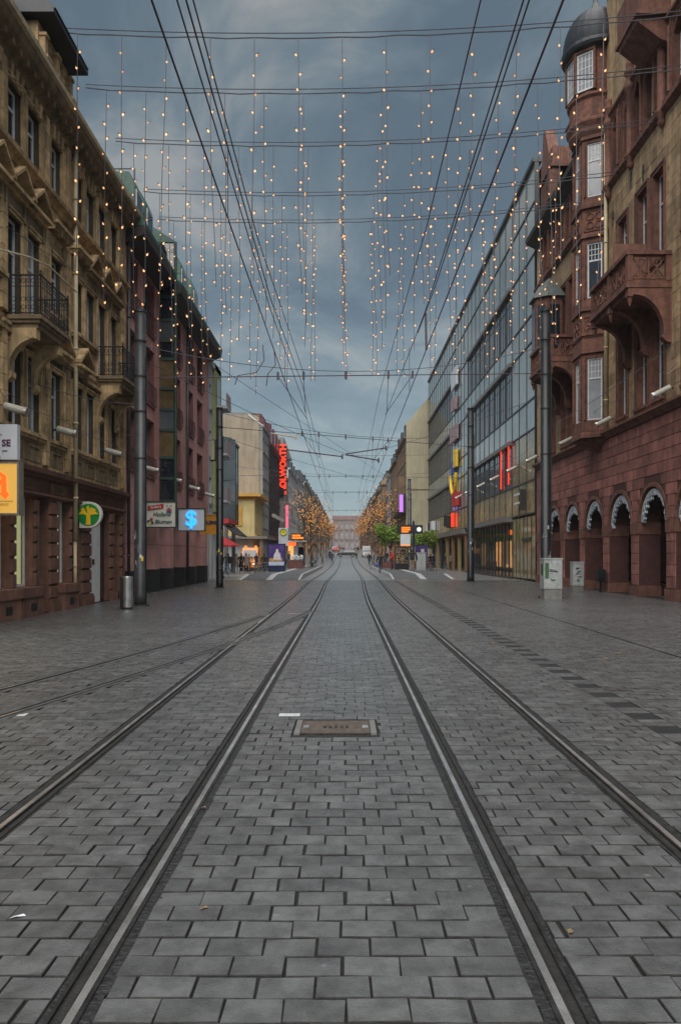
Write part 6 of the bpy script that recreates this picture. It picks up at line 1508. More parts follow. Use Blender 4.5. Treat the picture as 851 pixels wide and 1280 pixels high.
# tram stop, right: departure board with clock, notice, poster case, cabinet
t = thing('departure_board', 'dark departure board with orange lines and round clock, right platform', 'display board', (5.9, 67, 0.26))
q = MB(); q.lathe([(0.10, 0.26), (0.10, 4.5), (0.0, 4.55)], c=(5.9, 67), n=12); q.build('post', 'post_navy', t)
MB().box(4.45, 5.78, 66.9, 67.1, 3.42, 4.18).build('display_case', 'black_part', t); MB().box(6.02, 6.7, 66.9, 67.1, 3.42, 4.18).build('clock_case', 'black_part', t)
for k in range(3): MB().box(4.85, 5.62-(0.16 if k == 0 else 0.0), 66.87, 66.895, 3.54+k*0.17, 3.67+k*0.17).build('text_line', 'led_orange', t)
q = MB(); q.fpoly(Fac(0, 66.87, -PI/2), [(6.37+0.2*math.cos(2*PI*k/20), 3.8+0.2*math.sin(2*PI*k/20)) for k in range(20)], 0, 0.02); q.build('clock_face', 'lamp_face', t)
MB().box(4.76, 5.62, 66.92, 67.08, 2.42, 3.40).build('notice_panel', 'sign_white', t); MB().box(4.76, 5.62, 66.90, 66.918, 2.36, 2.45).build('lit_strip', 'led_orange', t)
t = thing('poster_case', 'tall dark showcase with colourful goods under the departure board', 'showcase', (4.9, 69, 0.26))
MB().box(4.42, 5.65, 69.0, 69.4, 0.26, 2.30).build('case', 'black_part', t); MB().box(4.5, 5.57, 68.97, 68.995, 0.8, 2.2).build('glass_front', 'brown_wall', t)
rg = random.Random(3)
for k in range(46): x = rg.uniform(4.52, 5.4); z = rg.uniform(0.85, 2.05); MB().box(x, x+rg.uniform(0.08, 0.2), 68.94, 68.968, z, z+rg.uniform(0.06, 0.16)).build('print_patch', rg.choice(['poster_figure', 'cloth_khaki', 'poster_gold', 'dark_facade', 'brown_wall', 'cloth_black', 'cloth_black', 'cloth_rose', 'cloth_grey']), t)
t = thing('stop_cabinet', 'grey metal cabinet on the right platform below a purple poster', 'cabinet', (6.4, 66, 0.26)); MB().box(6.1, 6.9, 66.2, 66.7, 0.26, 1.75).build('body', 'cabinet', t); MB().box(6.13, 6.87, 66.18, 66.199, 0.4, 1.65).build('door', 'cabinet', t); MB().box(6.07, 6.93, 66.17, 66.73, 1.751, 1.80).build('lid', 'cabinet', t)
t = thing('poster_stand', 'purple poster stand behind the grey stop cabinet', 'poster', (6.6, 69, 0.26)); MB().box(6.2, 7.3, 68.6, 68.8, 1.3, 2.45).build('panel', 'poster_purple', t); MB().box(6.7, 7.0, 68.57, 68.599, 1.6, 2.1).build('figure', 'poster_figure', t); MB().box(6.25, 6.35, 68.65, 68.75, 0.26, 1.3).build('leg', 'post_navy', t); MB().box(7.15, 7.25, 68.65, 68.75, 0.26, 1.3).build('leg', 'post_navy', t)
# left stop: ad case, stop sign, shelter with display, brick planter
t = thing('advert_case', 'freestanding purple advert case with a pale figure, left platform', 'advert', (-5.4, 63, 0))
MB().box(-6.1, -4.7, 60.0, 60.35, 0.30, 2.45).build('case', 'post_navy', t); MB().box(-6.0, -4.8, 59.97, 59.995, 0.75, 2.35).build('poster', 'poster_purple', t); MB().box(-6.0, -4.8, 59.96, 59.975, 0.75, 1.05).build('poster_band', 'poster_pale', t)
MB().box(-5.95, -4.95, 59.955, 59.972, 1.08, 1.3).build('gold_band', 'poster_gold', t)
q = MB(); q.fpoly(Fac(-5.35, 59.96, -PI/2), [(-0.28, 1.2), (0.30, 1.2), (0.26, 1.65), (0.10, 1.85), (0.09, 2.02), (-0.06, 2.02), (-0.08, 1.85), (-0.24, 1.6)], 0, 0.012); q.build('figure', 'poster_figure', t)
MB().box(-6.0, -4.8, 60.05, 60.3, 0.0, 0.30).build('foot', 'black_part', t)
t = thing('tram_stop_sign', 'pale tram stop sign with a yellow and green round emblem', 'sign', (-4.7, 62, 0.26))
MB().box(-5.05, -4.95, 62, 62.1, 0.26, 3.6).build('post', 'pole_grey', t); MB().box(-5.4, -4.65, 61.9, 61.98, 2.3, 3.75).build('panel', 'white_wall', t)
q = MB(); q.fpoly(Fac(-5.02, 61.9, -PI/2), [(0.25*math.cos(2*PI*k/20), 3.4+0.25*math.sin(2*PI*k/20)) for k in range(20)], 0, 0.02); q.build('emblem', 'sign_yellow', t)
q = MB(); q.tube([(-5.02+0.25*math.cos(2*PI*k/20), 61.87, 3.4+0.25*math.sin(2*PI*k/20)) for k in range(21)], 0.035, 5); q.build('emblem_ring', 'sign_green', t)
text(t, 'H', 0.3, (-5.02, 61.87, 3.4), 'sign_green', bold=0.01)
t = thing('tram_shelter', 'tram shelter with orange display and glowing shop front, left platform', 'shelter', (-4.8, 78, 0.26))
for x in (-5.9, -4.2): MB().box(x-0.06, x+0.06, 78, 78.12, 0.26, 2.9).build('post', 'pole_grey', t)
MB().box(-6.1, -4.0, 77.6, 79.6, 2.9, 3.02).build('roof', 'white_wall', t); MB().box(-5.5, -4.1, 77.5, 77.7, 3.1, 3.75).build('display_case', 'black_part', t)
for k in range(2): MB().box(-5.4, -4.25-0.3*k, 77.47, 77.495, 3.2+k*0.24, 3.38+k*0.24).build('text_line', 'led_orange', t)
MB().box(-6.0, -5.4, 79.4, 79.5, 1.0, 2.8).build('lit_panel', 'shop_warm', t); MB().box(-5.9, -5.0, 77.52, 77.58, 2.5, 2.85).build('red_panel', 'sign_red_lit', t); MB().box(-4.9, -4.2, 79.4, 79.5, 0.6, 2.4).build('back_pane', 'glass', t)
t = thing('brick_planter', 'low brick planter with pale plants below the left shelter', 'planter', (-4.7, 74, 0.26)); MB().box(-5.5, -4.1, 73.5, 74.6, 0.26, 1.05).build('box', 'brick_box', t); MB().box(-5.53, -4.07, 73.47, 74.63, 1.051, 1.12).build('rim', 'concrete', t)
q = MB(); rg = random.Random(8)
for k in range(120): x, y, z = rg.uniform(-5.4, -4.2), rg.uniform(73.6, 74.5), rg.uniform(1.1, 1.5); q.add([(x, y, z), (x+0.12, y, z+0.05), (x+0.05, y+0.08, z+0.12)], [(0, 1, 2)])
q.build('plants', 'white_wall', t, kind='stuff')
t = thing('red_parasol', 'red parasol of a cafe at the side street, left', 'parasol', (-8.8, 54, 0)); q = MB(); q.lathe([(1.3, 2.15), (1.28, 2.25), (0.6, 2.65), (0.05, 2.85)], c=(-8.7, 53.5), n=8); q.build('canopy', 'awning_red', t); q = MB(); q.tube([(-8.7, 53.5, 0), (-8.7, 53.5, 2.8)], 0.03, 6); q.build('post', 'white_wall', t); q = MB(); q.lathe([(0.3, 0), (0.3, 0.08)], c=(-8.7, 53.5), n=12); q.build('base', 'concrete', t)
t = thing('cafe_table', 'small cafe table below the red parasol', 'table', (-8.4, 52, 0)); q = MB(); q.lathe([(0.35, 0.72), (0.35, 0.75)], c=(-8.15, 52.0), n=14); q.build('top', 'hood_grey', t)
for k in range(3): an = k*2.1; MB().tube([(-8.15, 52, 0.72), (-8.15+0.3*math.cos(an), 52+0.3*math.sin(an), 0.0)], 0.015, 5).build('leg', 'mullion', t)
t = thing('shop_awning', 'dark awning with red fascia at the side street corner', 'awning', (-9, 60, 2.6)); MB().fprism(Fac(-9.5, 0, 0), [(0, 4.0), (0.9, 3.2), (0.9, 3.1), (0, 3.85)], 60.0, 67).build('cloth', 'dark_facade', t); MB().fbox(Fac(-9.5, 0, 0), 59.9, 64, 0.0, 0.4, 4.05, 4.4).build('fascia', 'awning_red', t)
# platform bench on the left
for k, y in enumerate((82.0, 86.0)):
    t = thing('platform_bench', ['dark bench nearer the left shelter', 'dark bench behind the first one on the left platform'][k], 'bench', (-3.7, y, 0.26)); MB().box(-4.0, -3.4, y, y+1.6, 0.68, 0.74).build('seat', 'pole_dark', t)
    for yy in (y+0.2, y+1.3): MB().box(-3.75, -3.65, yy, yy+0.08, 0.26, 0.68).build('leg', 'pole_dark', t)
# ------------------------------------------------------------------ bicycles
def bicycle(label, x, y, rz, z=0.0):
    t = thing('bicycle', label, 'bicycle', (x, y, z), rz=rz)
    for s in (-0.52, 0.52):
        q = MB(); q.tube([(s+0.33*math.cos(2*PI*k/20), 0, 0.34+0.33*math.sin(2*PI*k/20)) for k in range(21)], 0.022, 6, cap=False); w = q.build('wheel', 'rubber', t, local=True)
        q = MB()
        for k in range(8): q.tube([(s, 0, 0.34), (s+0.32*math.cos(2*PI*k/8), 0, 0.34+0.32*math.sin(2*PI*k/8))], 0.004, 3)
        q.build('spokes', 'stainless', w, local=True)
    q = MB()
    for a, b in (((-0.52, 0.34), (-0.12, 0.30)), ((-0.12, 0.30), (-0.22, 0.80)), ((-0.52, 0.34), (-0.20, 0.72)), ((-0.12, 0.30), (0.34, 0.74)), ((-0.20, 0.70), (0.33, 0.80)), ((0.52, 0.34), (0.33, 0.92))): q.tube([(a[0], 0, a[1]), (b[0], 0, b[1])], 0.017, 6)
    q.build('frame', 'cloth_grey', t, local=True)
    q = MB(); q.tube([(0.33, -0.26, 0.97), (0.36, -0.1, 0.98), (0.36, 0.1, 0.98), (0.33, 0.26, 0.97)], 0.014, 5); q.build('handlebar', 'stainless', t, local=True)
    q = MB(); q.add([(-0.34, -0.08, 0.86), (-0.34, 0.08, 0.86), (-0.06, 0.02, 0.85), (-0.06, -0.02, 0.85), (-0.34, -0.08, 0.80), (-0.34, 0.08, 0.80), (-0.06, 0.02, 0.81), (-0.06, -0.02, 0.81)], [(0, 3, 2, 1), (4, 5, 6, 7), (0, 1, 5, 4), (1, 2, 6, 5), (2, 3, 7, 6), (3, 0, 4, 7)]); q.build('saddle', 'rubber', t, local=True)
bicycle('bicycle parked in front of the hooded person, left', -6.35, 55.0, 1.0)
bicycle('bicycle standing behind the hooded person, left', -6.2, 57.6, 1.1)
bicycle('bicycle parked right of the grey stop cabinet', 6.9, 61.5, 1.9)
# ------------------------------------------------------------------ vehicles
def car(label, x, y, rz, m, van=False):
    t = thing('parked_van' if van else 'parked_car', label, 'van' if van else 'car', (x, y, 0), rz=rz)
    W = 0.86
    side = [(-2.05, 0.30), (-2.1, 0.62), (-2.02, 0.85), (-1.75, 0.93), (1.0, 0.95), (1.75, 0.84), (2.08, 0.68), (2.12, 0.32)] if not van else [(-2.5, 0.3), (-2.55, 0.9), (-2.5, 1.2), (1.4, 1.2), (2.2, 1.1), (2.5, 0.9), (2.52, 0.3)]
    cab = [(-2.0, 0.92), (-1.72, 1.36), (-0.9, 1.48), (0.1, 1.46), (1.05, 0.95)] if not van else [(-2.52, 1.2), (-2.48, 2.2), (-2.3, 2.32), (1.0, 2.3), (1.75, 1.2)]
    def ext(poly, w0, w1):
        q = MB(); n = len(poly); zmin = min(p[1] for p in poly); zmax = max(p[1] for p in poly)
        f = lambda z: w0+(w1-w0)*(z-zmin)/(zmax-zmin)
        q.add([(a, -f(b), b) for a, b in poly]+[(a, f(b), b) for a, b in poly], [tuple(range(n)), tuple(range(2*n-1, n-1, -1))]+[(i, n+i, n+(i+1) % n, (i+1) % n) for i in range(n)]); return q
    b = ext(side, W, W*0.96).build('body', m, t, local=True); c = ext(cab, W*0.96, W*0.78 if not van else W*0.9).build('cabin', m, t, local=True)
    bv = b.modifiers.new('b', 'BEVEL'); bv.width = 0.06; bv.segments = 2; bv = c.modifiers.new('b', 'BEVEL'); bv.width = 0.05; bv.segments = 2
    zl, zh = (1.0, 1.38) if not van else (1.35, 2.0)
    for s in (-1, 1):
        for (a, b2, a2, b3) in (((-1.75, -0.75, -1.55, -0.75), (-0.68, 0.75, -0.68, 0.22)) if not van else ((0.2, 1.35, 0.2, 0.95),)):
            k0, k1 = (0.95, 0.82) if not van else (0.955, 0.905)
            q = MB(); q.add([(a, s*W*k0, zl), (b2, s*W*k0, zl), (b3, s*(W*k1+0.01), zh), (a2, s*(W*k1+0.01), zh)], [(0, 1, 2, 3)]); q.v = [(x_, y_+s*0.006, z_) for x_, y_, z_ in q.v]; q.build('side_window', 'glass', t, local=True)
    fx = (1.0, 0.16) if not van else (1.72, 1.12)
    q = MB(); q.add([(fx[0]-0.0, -W*0.82, zl), (fx[0], W*0.82, zl), (fx[1]+0.06, W*0.7, zh+0.02), (fx[1]+0.06, -W*0.7, zh+0.02)], [(0, 1, 2, 3)]); q.v = [(x_+0.03, y_, z_+0.03) for x_, y_, z_ in q.v]; q.build('windscreen', 'glass', t, local=True)
    L = 1.3 if not van else 1.55
    for sx in (-L, L):
        for sy in (-1, 1):
            q = MB(); q.tube([(sx, sy*(W-0.16), 0.31), (sx, sy*(W+0.02), 0.31)], 0.31, 16); w = q.build('wheel', 'rubber', t, local=True)
            q = MB(); q.tube([(sx, sy*(W+0.02), 0.31), (sx, sy*(W+0.03), 0.31)], 0.19, 12); q.build('rim', 'car_silver', w, local=True)
    for s in (-1, 1):
        e = 2.1 if not van else 2.5
        MB().box(e-0.06, e+0.03, s*0.55-0.14, s*0.55+0.14, 0.60, 0.74).build('headlight', 'head_white', t, local=True); MB().box(-e-0.03, -e+0.1, s*0.62-0.12, s*0.62+0.12, 0.68, 0.82).build('tail_light', 'tail_red', t, local=True)
    return t
car('dark hatchback crossing the street side on in the distance', 0.2, 162, PI, 'car_dark')
car('small silver car behind the dark hatchback', -3.0, 235, R(80), 'car_silver')
car('dark car in the far roadway left of the palace axis', -1.4, 270, R(95), 'car_dark')
car('red car with lit tail lights at the far end of the street', -2.6, 215, R(90), 'car_red')
car('dark car parked far away on the right side', 3.6, 255, R(90), 'car_dark')
car('white delivery van in the distance below the right lit trees', 4.3, 160, R(-90), 'van_white', van=True)
v = car('orange municipal van facing the camera at the side street', -9.45, 77.2, R(-90), 'van_orange', van=True)
for s in (-0.5, 0.5): q = MB(); q.lathe([(0.16, 2.3), (0.16, 2.42), (0.08, 2.5), (0, 2.51)], c=(0.6, s), n=10); q.build('roof_beacon', 'led_orange', v, local=True)
# ------------------------------------------------------------------ trees
def leaf_tree(label, x, y, z, h, rx, rz_, seed):
    t = thing('trimmed_tree', label, 'tree', (x, y, z)); rg = random.Random(seed)
    q = MB(); q.tube([(x, y, z), (x+0.03, y, z+h*0.4), (x, y, z+h*0.7)], [0.09, 0.07, 0.04], 7)
    for k in range(6): an = k*1.05; q.tube([(x, y, z+h*0.45), (x+rx*0.6*math.cos(an), y+rx*0.6*math.sin(an), z+h*0.72)], [0.04, 0.015], 5)
    q.build('trunk', 'bark', t)
    q = MB(); cl = [(rg.uniform(-0.7, 0.7)*rx, rg.uniform(-0.7, 0.7)*rx, rg.uniform(-0.5, 0.6)*rz_, rg.uniform(0.28, 0.5)) for _ in range(26)]
    for _ in range(5200):
        c = rg.choice(cl); r = c[3]*rx*0.85
        d = Vector((rg.gauss(0, 1), rg.gauss(0, 1), rg.gauss(0, 0.8))).normalized()*r*rg.uniform(0.6, 1.0)
        p = Vector((x+c[0], y+c[1], z+h*0.74+c[2]))+d; a = Vector((rg.gauss(0, 1), rg.gauss(0, 1), rg.gauss(0, 1))).normalized()*0.085; b = a.cross(Vector((rg.gauss(0, 1), rg.gauss(0, 1), rg.gauss(0, 1)))).normalized()*0.05
        q.add([p-a, p-b, p+a, p+b], [(0, 1, 2, 3)])
    q.build('crown', 'leaf', t, kind=None)
leaf_tree('round green trimmed tree left of the departure board', 4.4, 76, 0.26, 4.3, 1.65, 1.4, 1)
leaf_tree('wide green trimmed tree right of the departure board', 7.5, 77, 0.26, 3.7, 1.75, 0.9, 2)
for k, (x, y) in enumerate(((4.35, 76), (7.5, 77))):
    t = thing('tree_planter', ['brown planter box below the left green tree', 'brown planter box below the right green tree'][k], 'planter', (x, y, 0.26)); MB().box(x-0.8, x+0.8, y-0.6, y-0.5, 0.26, 0.95).build('front_board', 'brick_box', t); MB().box(x-0.8, x+0.8, y+0.5, y+0.6, 0.26, 0.95).build('back_board', 'brick_box', t); MB().box(x-0.8, x-0.7, y-0.5, y+0.5, 0.26, 0.95).build('side_board', 'brick_box', t); MB().box(x+0.7, x+0.8, y-0.5, y+0.5, 0.26, 0.95).build('side_board', 'brick_box', t)
def bare_tree(seed, h):
    rg = random.Random(seed); tr, br, li = MB(), MB(), MB()
    tr.tube([(0, 0, 0), (0.03, 0.02, h*0.3), (0, 0, h*0.55), (0.04, 0, h*0.8)], [0.13, 0.11, 0.08, 0.04], 7)
    tips = []
    def grow(p, d, L, r, lev):
        pts = [p]; 
        for i in range(3): d = (d+Vector((rg.gauss(0, 0.16), rg.gauss(0, 0.16), rg.gauss(0.06, 0.1)))).normalized(); pts.append(pts[-1]+d*L/3)
        br.tube(pts, [r, r*0.75, r*0.5, r*0.3], 4 if lev else 5, cap=False)
        for k, q_ in enumerate(pts[1:]):
            if rg.random() < 0.17: tips.append(q_)
        if lev < 2:
            for k in range(4 if lev == 0 else 4):
                b = pts[rg.choice((1, 2, 3))]; dd = (d+Vector((rg.gauss(0, 0.7), rg.gauss(0, 0.7), rg.gauss(0.15, 0.4)))).normalized(); grow(b, dd, L*rg.uniform(0.45, 0.65), r*0.5, lev+1)
    for k in range(13):
        an = k*2.4; z = h*(0.30+0.5*k/13); grow(Vector((0, 0, z)), Vector((math.cos(an), math.sin(an), 0.9)).normalized(), h*0.30*(1-0.35*k/13), 0.045, 0)
    for p in tips:
        s = 0.048
        li.add([p+Vector((s, 0, 0)), p+Vector((-s, 0, 0)), p+Vector((0, s, 0)), p+Vector((0, -s, 0)), p+Vector((0, 0, s)), p+Vector((0, 0, -s))], [(0, 2, 4), (2, 1, 4), (1, 3, 4), (3, 0, 4), (2, 0, 5), (1, 2, 5), (3, 1, 5), (0, 3, 5)])
    for k in range(14):
        z = h*0.08+k*h*0.03; an = k*1.7; p = Vector((0.14*math.cos(an), 0.14*math.sin(an), z)); s = 0.04
        li.add([p+Vector((s, 0, 0)), p+Vector((-s, 0, 0)), p+Vector((0, s, 0)), p+Vector((0, -s, 0)), p+Vector((0, 0, s)), p+Vector((0, 0, -s))], [(0, 2, 4), (2, 1, 4), (1, 3, 4), (3, 0, 4), (2, 0, 5), (1, 2, 5), (3, 1, 5), (0, 3, 5)])
    return tr.mesh('trunk', 'bark'), br.mesh('crown', 'bark'), li.mesh('fairy_lights', 'bulb_tree')
VAR = [bare_tree(s, h) for s, h in ((1, 10.0), (2, 10.8), (3, 9.6))]
def place_tree(label, x, y, v, rz, s, grp):
    t = thing('bare_tree', label, 'tree', (x, y, 0.0), rz=rz, group=grp); t.scale = (s, s, s)
    for n_, me in zip(('trunk', 'crown', 'fairy_lights'), VAR[v]):
        o = bpy.data.objects.new(n_, me); COL.objects.link(o); o.parent = t
        if n_ == 'fairy_lights': o['kind'] = 'stuff'
for i in range(14):
    place_tree('bare tree with amber fairy lights, %s in the left row from the stop' % ORD[i], -5.6+0.25*math.sin(i*2.1), 104+i*15.5, i % 3, i*1.3, 1.0+0.06*math.sin(i*1.7), 'bare lit trees on the left')
    place_tree('bare tree with amber fairy lights, %s in the right row from the stop' % ORD[i], 5.6+0.25*math.sin(i*1.1), 108+i*15.5, (i+1) % 3, i*1.9+1, 1.05+0.06*math.sin(i*2.3), 'bare lit trees on the right')
# ------------------------------------------------------------------ light curtain over the street
def sag(a, b, s, n=24):
    a, b = Vector(a), Vector(b); return [a+(b-a)*t+Vector((0, 0, -4*s*t*(1-t))) for t in [i/n for i in range(n+1)]]
SPANS = [21.1, 23.65, 26.7, 30.4, 32.9]
BULB = MB().lathe([(0.0, -0.030), (0.018, -0.020), (0.025, 0.0), (0.018, 0.018), (0.010, 0.036)], n=8).mesh('bulb', 'bulb', smooth=True)
SOCK = MB().lathe([(0.014, 0.036), (0.016, 0.075)], n=6).mesh('socket', 'wire_thin')
rg = random.Random(21)
for si, Y in enumerate(SPANS):
    zl, zr = 16.05, 16.9
    t = thing('span_wire', '%s light curtain span wire from the front, crossing the street' % ORD[si], 'cable', (0, Y, 16)); 
    top = sag((-8.0, Y, zl), (10.9, Y+0.3, zr), 0.42); q = MB(); q.tube(top, 0.014, 5); q.build('carrier_cable', 'wire_thin', t)
    q = MB(); q.tube([p+Vector((0, 0.02, -0.09-0.05*abs(math.sin(i*1.3)))) for i, p in enumerate(top)], 0.018, 5); q.build('power_cable', 'wire_thin', t)
    for k in range(-6, 7 if si < 3 else 8):
        x = -0.1+1.21*k
        if x < -7.7 or x > 9.5: continue
        f = (x+8.0)/18.9; z = zl+(zr-zl)*f-4*0.42*f*(1-f)-0.12
        L = 6.9+rg.uniform(-0.5, 0.5)
        s = thing('light_string', 'hanging string of warm bulbs, %s from the left on the %s span wire' % (ORD[k+6], ORD[si]), 'light string', (x, Y+0.3*f, z), group='hanging strings of warm bulbs')
        # slight sway of the cable
        ph = rg.uniform(0, 6); dr = rg.gauss(0, 0.10); P = lambda w: Vector((x+0.05*math.sin(ph+w*0.9)*w/7+dr*(w/7)**1.5, Y+0.3*f+0.1*math.sin(ph*2)*w/7, z-w))
        q = MB(); q.tube([P(L*j/8) for j in range(9)], 0.011, 5); q.build('cable', 'wire_thin', s)
        w = 0.42+rg.uniform(0, 0.3); j = 0
        while w < L:
            p = P(w); sd_ = -1 if (j+k) % 2 else 1; pp = p+Vector((sd_*rg.uniform(0.02, 0.07), rg.uniform(-0.02, 0.02), -0.03))
            o = bpy.data.objects.new('bulb', BULB); COL.objects.link(o); o.parent = s; o.location = pp-Vector((x, Y+0.3*f, z)); sc = rg.uniform(0.92, 1.2); o.scale = (sc, sc, sc)
            o.rotation_euler = (rg.uniform(-0.3, 0.3), sd_*0.5, 0)
            e2 = bpy.data.objects.new('socket', SOCK); COL.objects.link(e2); e2.parent = o
            w += rg.uniform(0.40, 0.60); j += 1
# ------------------------------------------------------------------ overhead line
def wall_run(label, F, us, z, d):
    pts = []
    for a, b in zip(us[:-1], us[1:]):
        for k in range(6): t_ = k/6; pts.append(F.p(a+(b-a)*t_, d, z-0.5*t_*(1-t_)))
    pts.append(F.p(us[-1], d, z)); o = MB().tube(pts, 0.009, 4).build('lamp_cable', 'wire_thin'); tag(o, label, 'cable')
wall_run('thin lamp cable strung along the left house fronts', FL, [17.5]+lefts+[45.2], 5.35, 0.22)
wall_run('thin lamp cable strung along the right house fronts', FR, [24.5, 25.8, 31.6, 37.0, 43.8, 49.0, 54.7, 60.2, 66.0, 72.0], 7.7, 0.45)
def cable(name, label, pts, r, m='wire', n=5):
    o = MB().tube(pts, r, n).build(name, m); tag(o, label, 'cable'); return o
def line(x0, z, y0, y1, of=0.0, amp=0.25, per=26.0, x1=None):
    pts = []; y = y0
    while y <= y1:
        t_ = (y-y0)/(y1-y0); x = x0 if x1 is None else x0+(x1-x0)*min(1, (y-y0)/35)
        pts.append((x+0.0, y, z+amp*abs(math.sin(PI*(y-23.6-of)/per)) - amp)); y += 1.0 if y < 40 else 4
    return pts
cable('contact_wire', 'lowest contact wire over the left tram track', line(-1.38, 5.50, 1, 330, amp=0.0), 0.009)
cable('contact_wire', 'lowest contact wire over the right tram track', line(1.46, 5.28, 1, 330, amp=0.0), 0.009)
cable('catenary_wire', 'carrier wire just above the left contact wire', [(-1.36, 1, 6.05), (-1.36, 14, 6.0), (-1.38, 24, 6.5), (-1.38, 36, 6.2), (-1.38, 48, 6.6), (-1.38, 62, 6.2), (-1.38, 76, 6.6), (-1.38, 300, 6.4)], 0.008)
cable('catenary_wire', 'upper carrier wire over the left tram track', [(-1.36, 1, 6.35), (-1.36, 14, 6.2), (-1.36, 24, 6.9), (-1.36, 45, 6.9), (-1.36, 84, 6.9)], 0.009)
cable('feeder_wire', 'thin feeder wire highest over the left track', [(-1.40, 1, 6.72), (-1.38, 12, 6.52), (-1.3, 24, 7.2)], 0.008)
cable('catenary_wire', 'carrier wire just above the right contact wire', [(1.47, 1, 6.2), (1.45, 14, 6.0), (1.42, 26, 6.5), (1.4, 40, 6.2), (1.4, 52, 6.6), (1.4, 66, 6.2), (1.4, 300, 6.4)], 0.008)
cable('catenary_wire', 'upper carrier wire over the right tram track', [(1.56, 1, 6.3), (1.52, 13, 6.12), (1.5, 16, 6.18)], 0.008)
cable('feeder_wire', 'single wire between the tracks rising to the right', [(1.30, 1, 7.0), (1.28, 12, 6.75), (1.2, 27, 7.3), (1.2, 84, 7.2)], 0.008)
q = MB(); q.tube([(1.53, 14.6, 5.45), (1.52, 14.6, 6.15)], 0.02, 6); tag(q.build('wire_dropper', 'wire'), 'short dropper clamp on the right contact line', 'clamp')
for i, y in enumerate((9, 17.5, 30, 40, 52, 66, 80)):
    for s, x in ((-1, -1.38), (1, 1.45)):
        q = MB(); q.tube([(x, y, 5.5 if s < 0 else 5.28), (x, y, 6.3)], 0.006, 4); tag(q.build('dropper', 'wire_thin'), '%s thin dropper from the front over the %s track' % (ORD[i], 'left' if s < 0 else 'right'), 'dropper', 'wire droppers')
# cross spans between pole pairs, with hangers and registration arms
def cross(label, L, Rr, zl, zr, hang, arms=True):
    t = thing('cross_span', label, 'cable', ((L[0]+Rr[0])/2, (L[1]+Rr[1])/2, zl))
    a, b = (L[0], L[1], zl), (Rr[0], Rr[1], zr)
    q = MB(); q.tube([a, b], 0.017, 5); q.build('lower_wire', 'wire', t)
    q = MB(); q.tube(sag((L[0], L[1], zl+hang), (Rr[0], Rr[1], zr+hang), hang*0.86, 18), 0.012, 5); q.build('carrier_wire', 'wire_thin', t)
    A, B = Vector(a), Vector(b)
    for x in (-2.2, -1.38, 0.0, 1.45, 2.3):
        f = (x-a[0])/(b[0]-a[0]); p = A+(B-A)*f
        q = MB(); q.tube([p+Vector((0, 0, -0.12)), p+Vector((0, 0, 0.14))], 0.035, 6); q.build('insulator', 'wire', t)
        if arms and abs(x) > 0.5:
            xx = -1.38 if x < 0 else 1.46; q = MB(); q.tube([p, p+Vector((xx-x, 1.2 if abs(x) < 2 else 2.0, -1.0))], 0.010, 5); q.build('dropper', 'wire', t)
    return t
cross('cross span wire between the nearest left and right poles', (-6.3, 23.6), (7.3, 28.1), 7.0, 8.2, 1.0)
cross('cross span wire between the second left pole and the right pole', (-5.95, 36.3), (7.3, 45), 7.6, 7.9, 0.7)
cross('far cross span wire before the cream gable wall', (-6.3, 84), (6.95, 84), 8.4, 8.4, 0.7)
cross('cross span wire above the tram stop', (-9.4, 64), (10.9, 66), 8.2, 8.2, 0.8, arms=False)
cross('most distant cross span wire', (-9.4, 125), (8.0, 125), 8.8, 8.8, 0.6, arms=False)
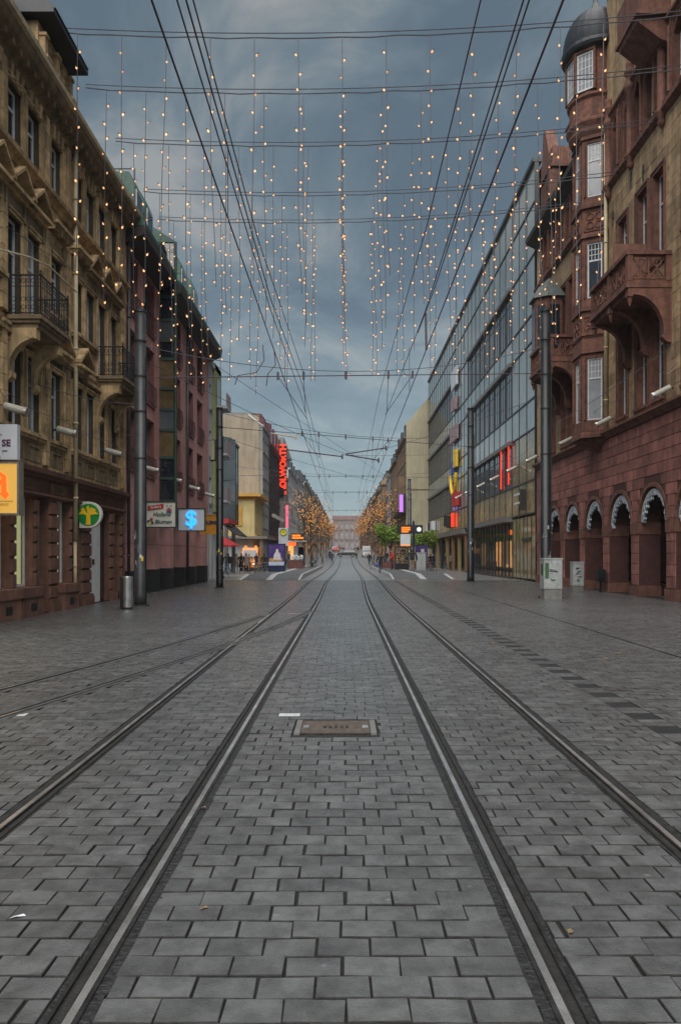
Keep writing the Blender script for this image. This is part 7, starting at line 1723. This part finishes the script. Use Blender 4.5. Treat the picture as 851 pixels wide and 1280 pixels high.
# registration arms near the second pole pair
for i, (a, b, c_) in enumerate((((-3.4, 44, 7.6), (-0.2, 44, 7.2), 'reddish registration arm left of the track centre'), ((0.0, 44, 7.35), (2.3, 44, 7.7), 'reddish registration arm right of the track centre'), ((0.0, 44, 7.3), (1.9, 44.5, 7.05), 'lower reddish registration arm on the right'), ((-3.9, 40, 7.9), (-2.6, 40, 7.7), 'pale registration arm reaching from the left'))):
    q = MB(); q.tube([a, b], 0.035, 6); q.tube([Vector(b)+Vector((0, 0, -0.14)), Vector(b)+Vector((0, 0, 0.12))], 0.05, 6); tag(q.build('registration_arm', 'wire' if i < 3 else 'cream_pipe'), c_, 'arm')
for i, (lab, a, b) in enumerate((('long diagonal cable from the left house to the far right', (-8.0, 18, 9.3), (7.0, 84, 8.6)), ('steady wire from the left pole down to the track centre', (-6.3, 23.6, 7.6), (0.1, 44, 7.3)), ('steady wire from the second left pole to the right track', (-5.95, 36.3, 7.2), (2.2, 60, 7.3)), ('steady wire from the right pole to the track centre', (7.3, 28.1, 7.4), (2.0, 44, 7.6)), ('steady wire from the second right pole to the left arm', (7.3, 45, 7.6), (-0.2, 44, 7.3)), ('guy wire from the red house to the nearest right pole', (10.9, 25.2, 8.6), (7.4, 28.1, 6.2)), ('wire from the left house to the nearest left pole', (-8.0, 20.0, 6.0), (-6.4, 23.6, 6.2)), ('wire from the pink house to the second left pole', (-8.0, 34, 6.9), (-6.0, 36.3, 7.0)), ('bent jumper wire hanging left of the first cross span', None, None))):
    if a is None: cable('jumper_wire', lab, [(-2.7, 25, 8.4), (-2.65, 25, 7.9), (-2.9, 25, 7.5), (-3.5, 25, 7.4), (-3.6, 25, 7.1)], 0.016)
    else: cable('stay_wire', lab, sag(a, b, 0.12, 10), 0.010, 'wire_thin')
cable('jumper_wire', 'second bent jumper wire hanging over the left track', [(-2.35, 25.2, 8.3), (-2.3, 25.2, 7.8), (-2.55, 25.2, 7.5), (-2.6, 25.2, 7.1)], 0.016)

for o in list(COL.objects):
    if o.parent is None and o.type in ('MESH', 'EMPTY') and o.get('kind') != 'structure' and 'cable' not in o.get('category', '') and 'track' not in o.get('category', '') and o.name not in ('haze',):
        yy = o.location.y
        if yy > 96: o.location.z += gz(yy if yy < 300 else 300)*1.0
        if o.name.startswith('palace'): o.scale = (1, 1, 0.84)
# ------------------------------------------------------------------ thin evening haze
hm = bpy.data.materials.new('haze'); hm.use_nodes = True; ht_ = hm.node_tree; ht_.nodes.clear()
ho = N(ht_, 'ShaderNodeOutputMaterial'); hv = N(ht_, 'ShaderNodeVolumePrincipled'); hv.inputs['Color'].default_value = (0.80, 0.88, 0.95, 1); hv.inputs['Density'].default_value = 0.00022; hv.inputs['Anisotropy'].default_value = 0.0
ht_.links.new(hv.outputs[0], ho.inputs['Volume'])
MATS['haze'] = hm
MB().box(-3200, 3200, -700, 3700, -1.2, 32).build('haze', 'haze', kind='stuff')
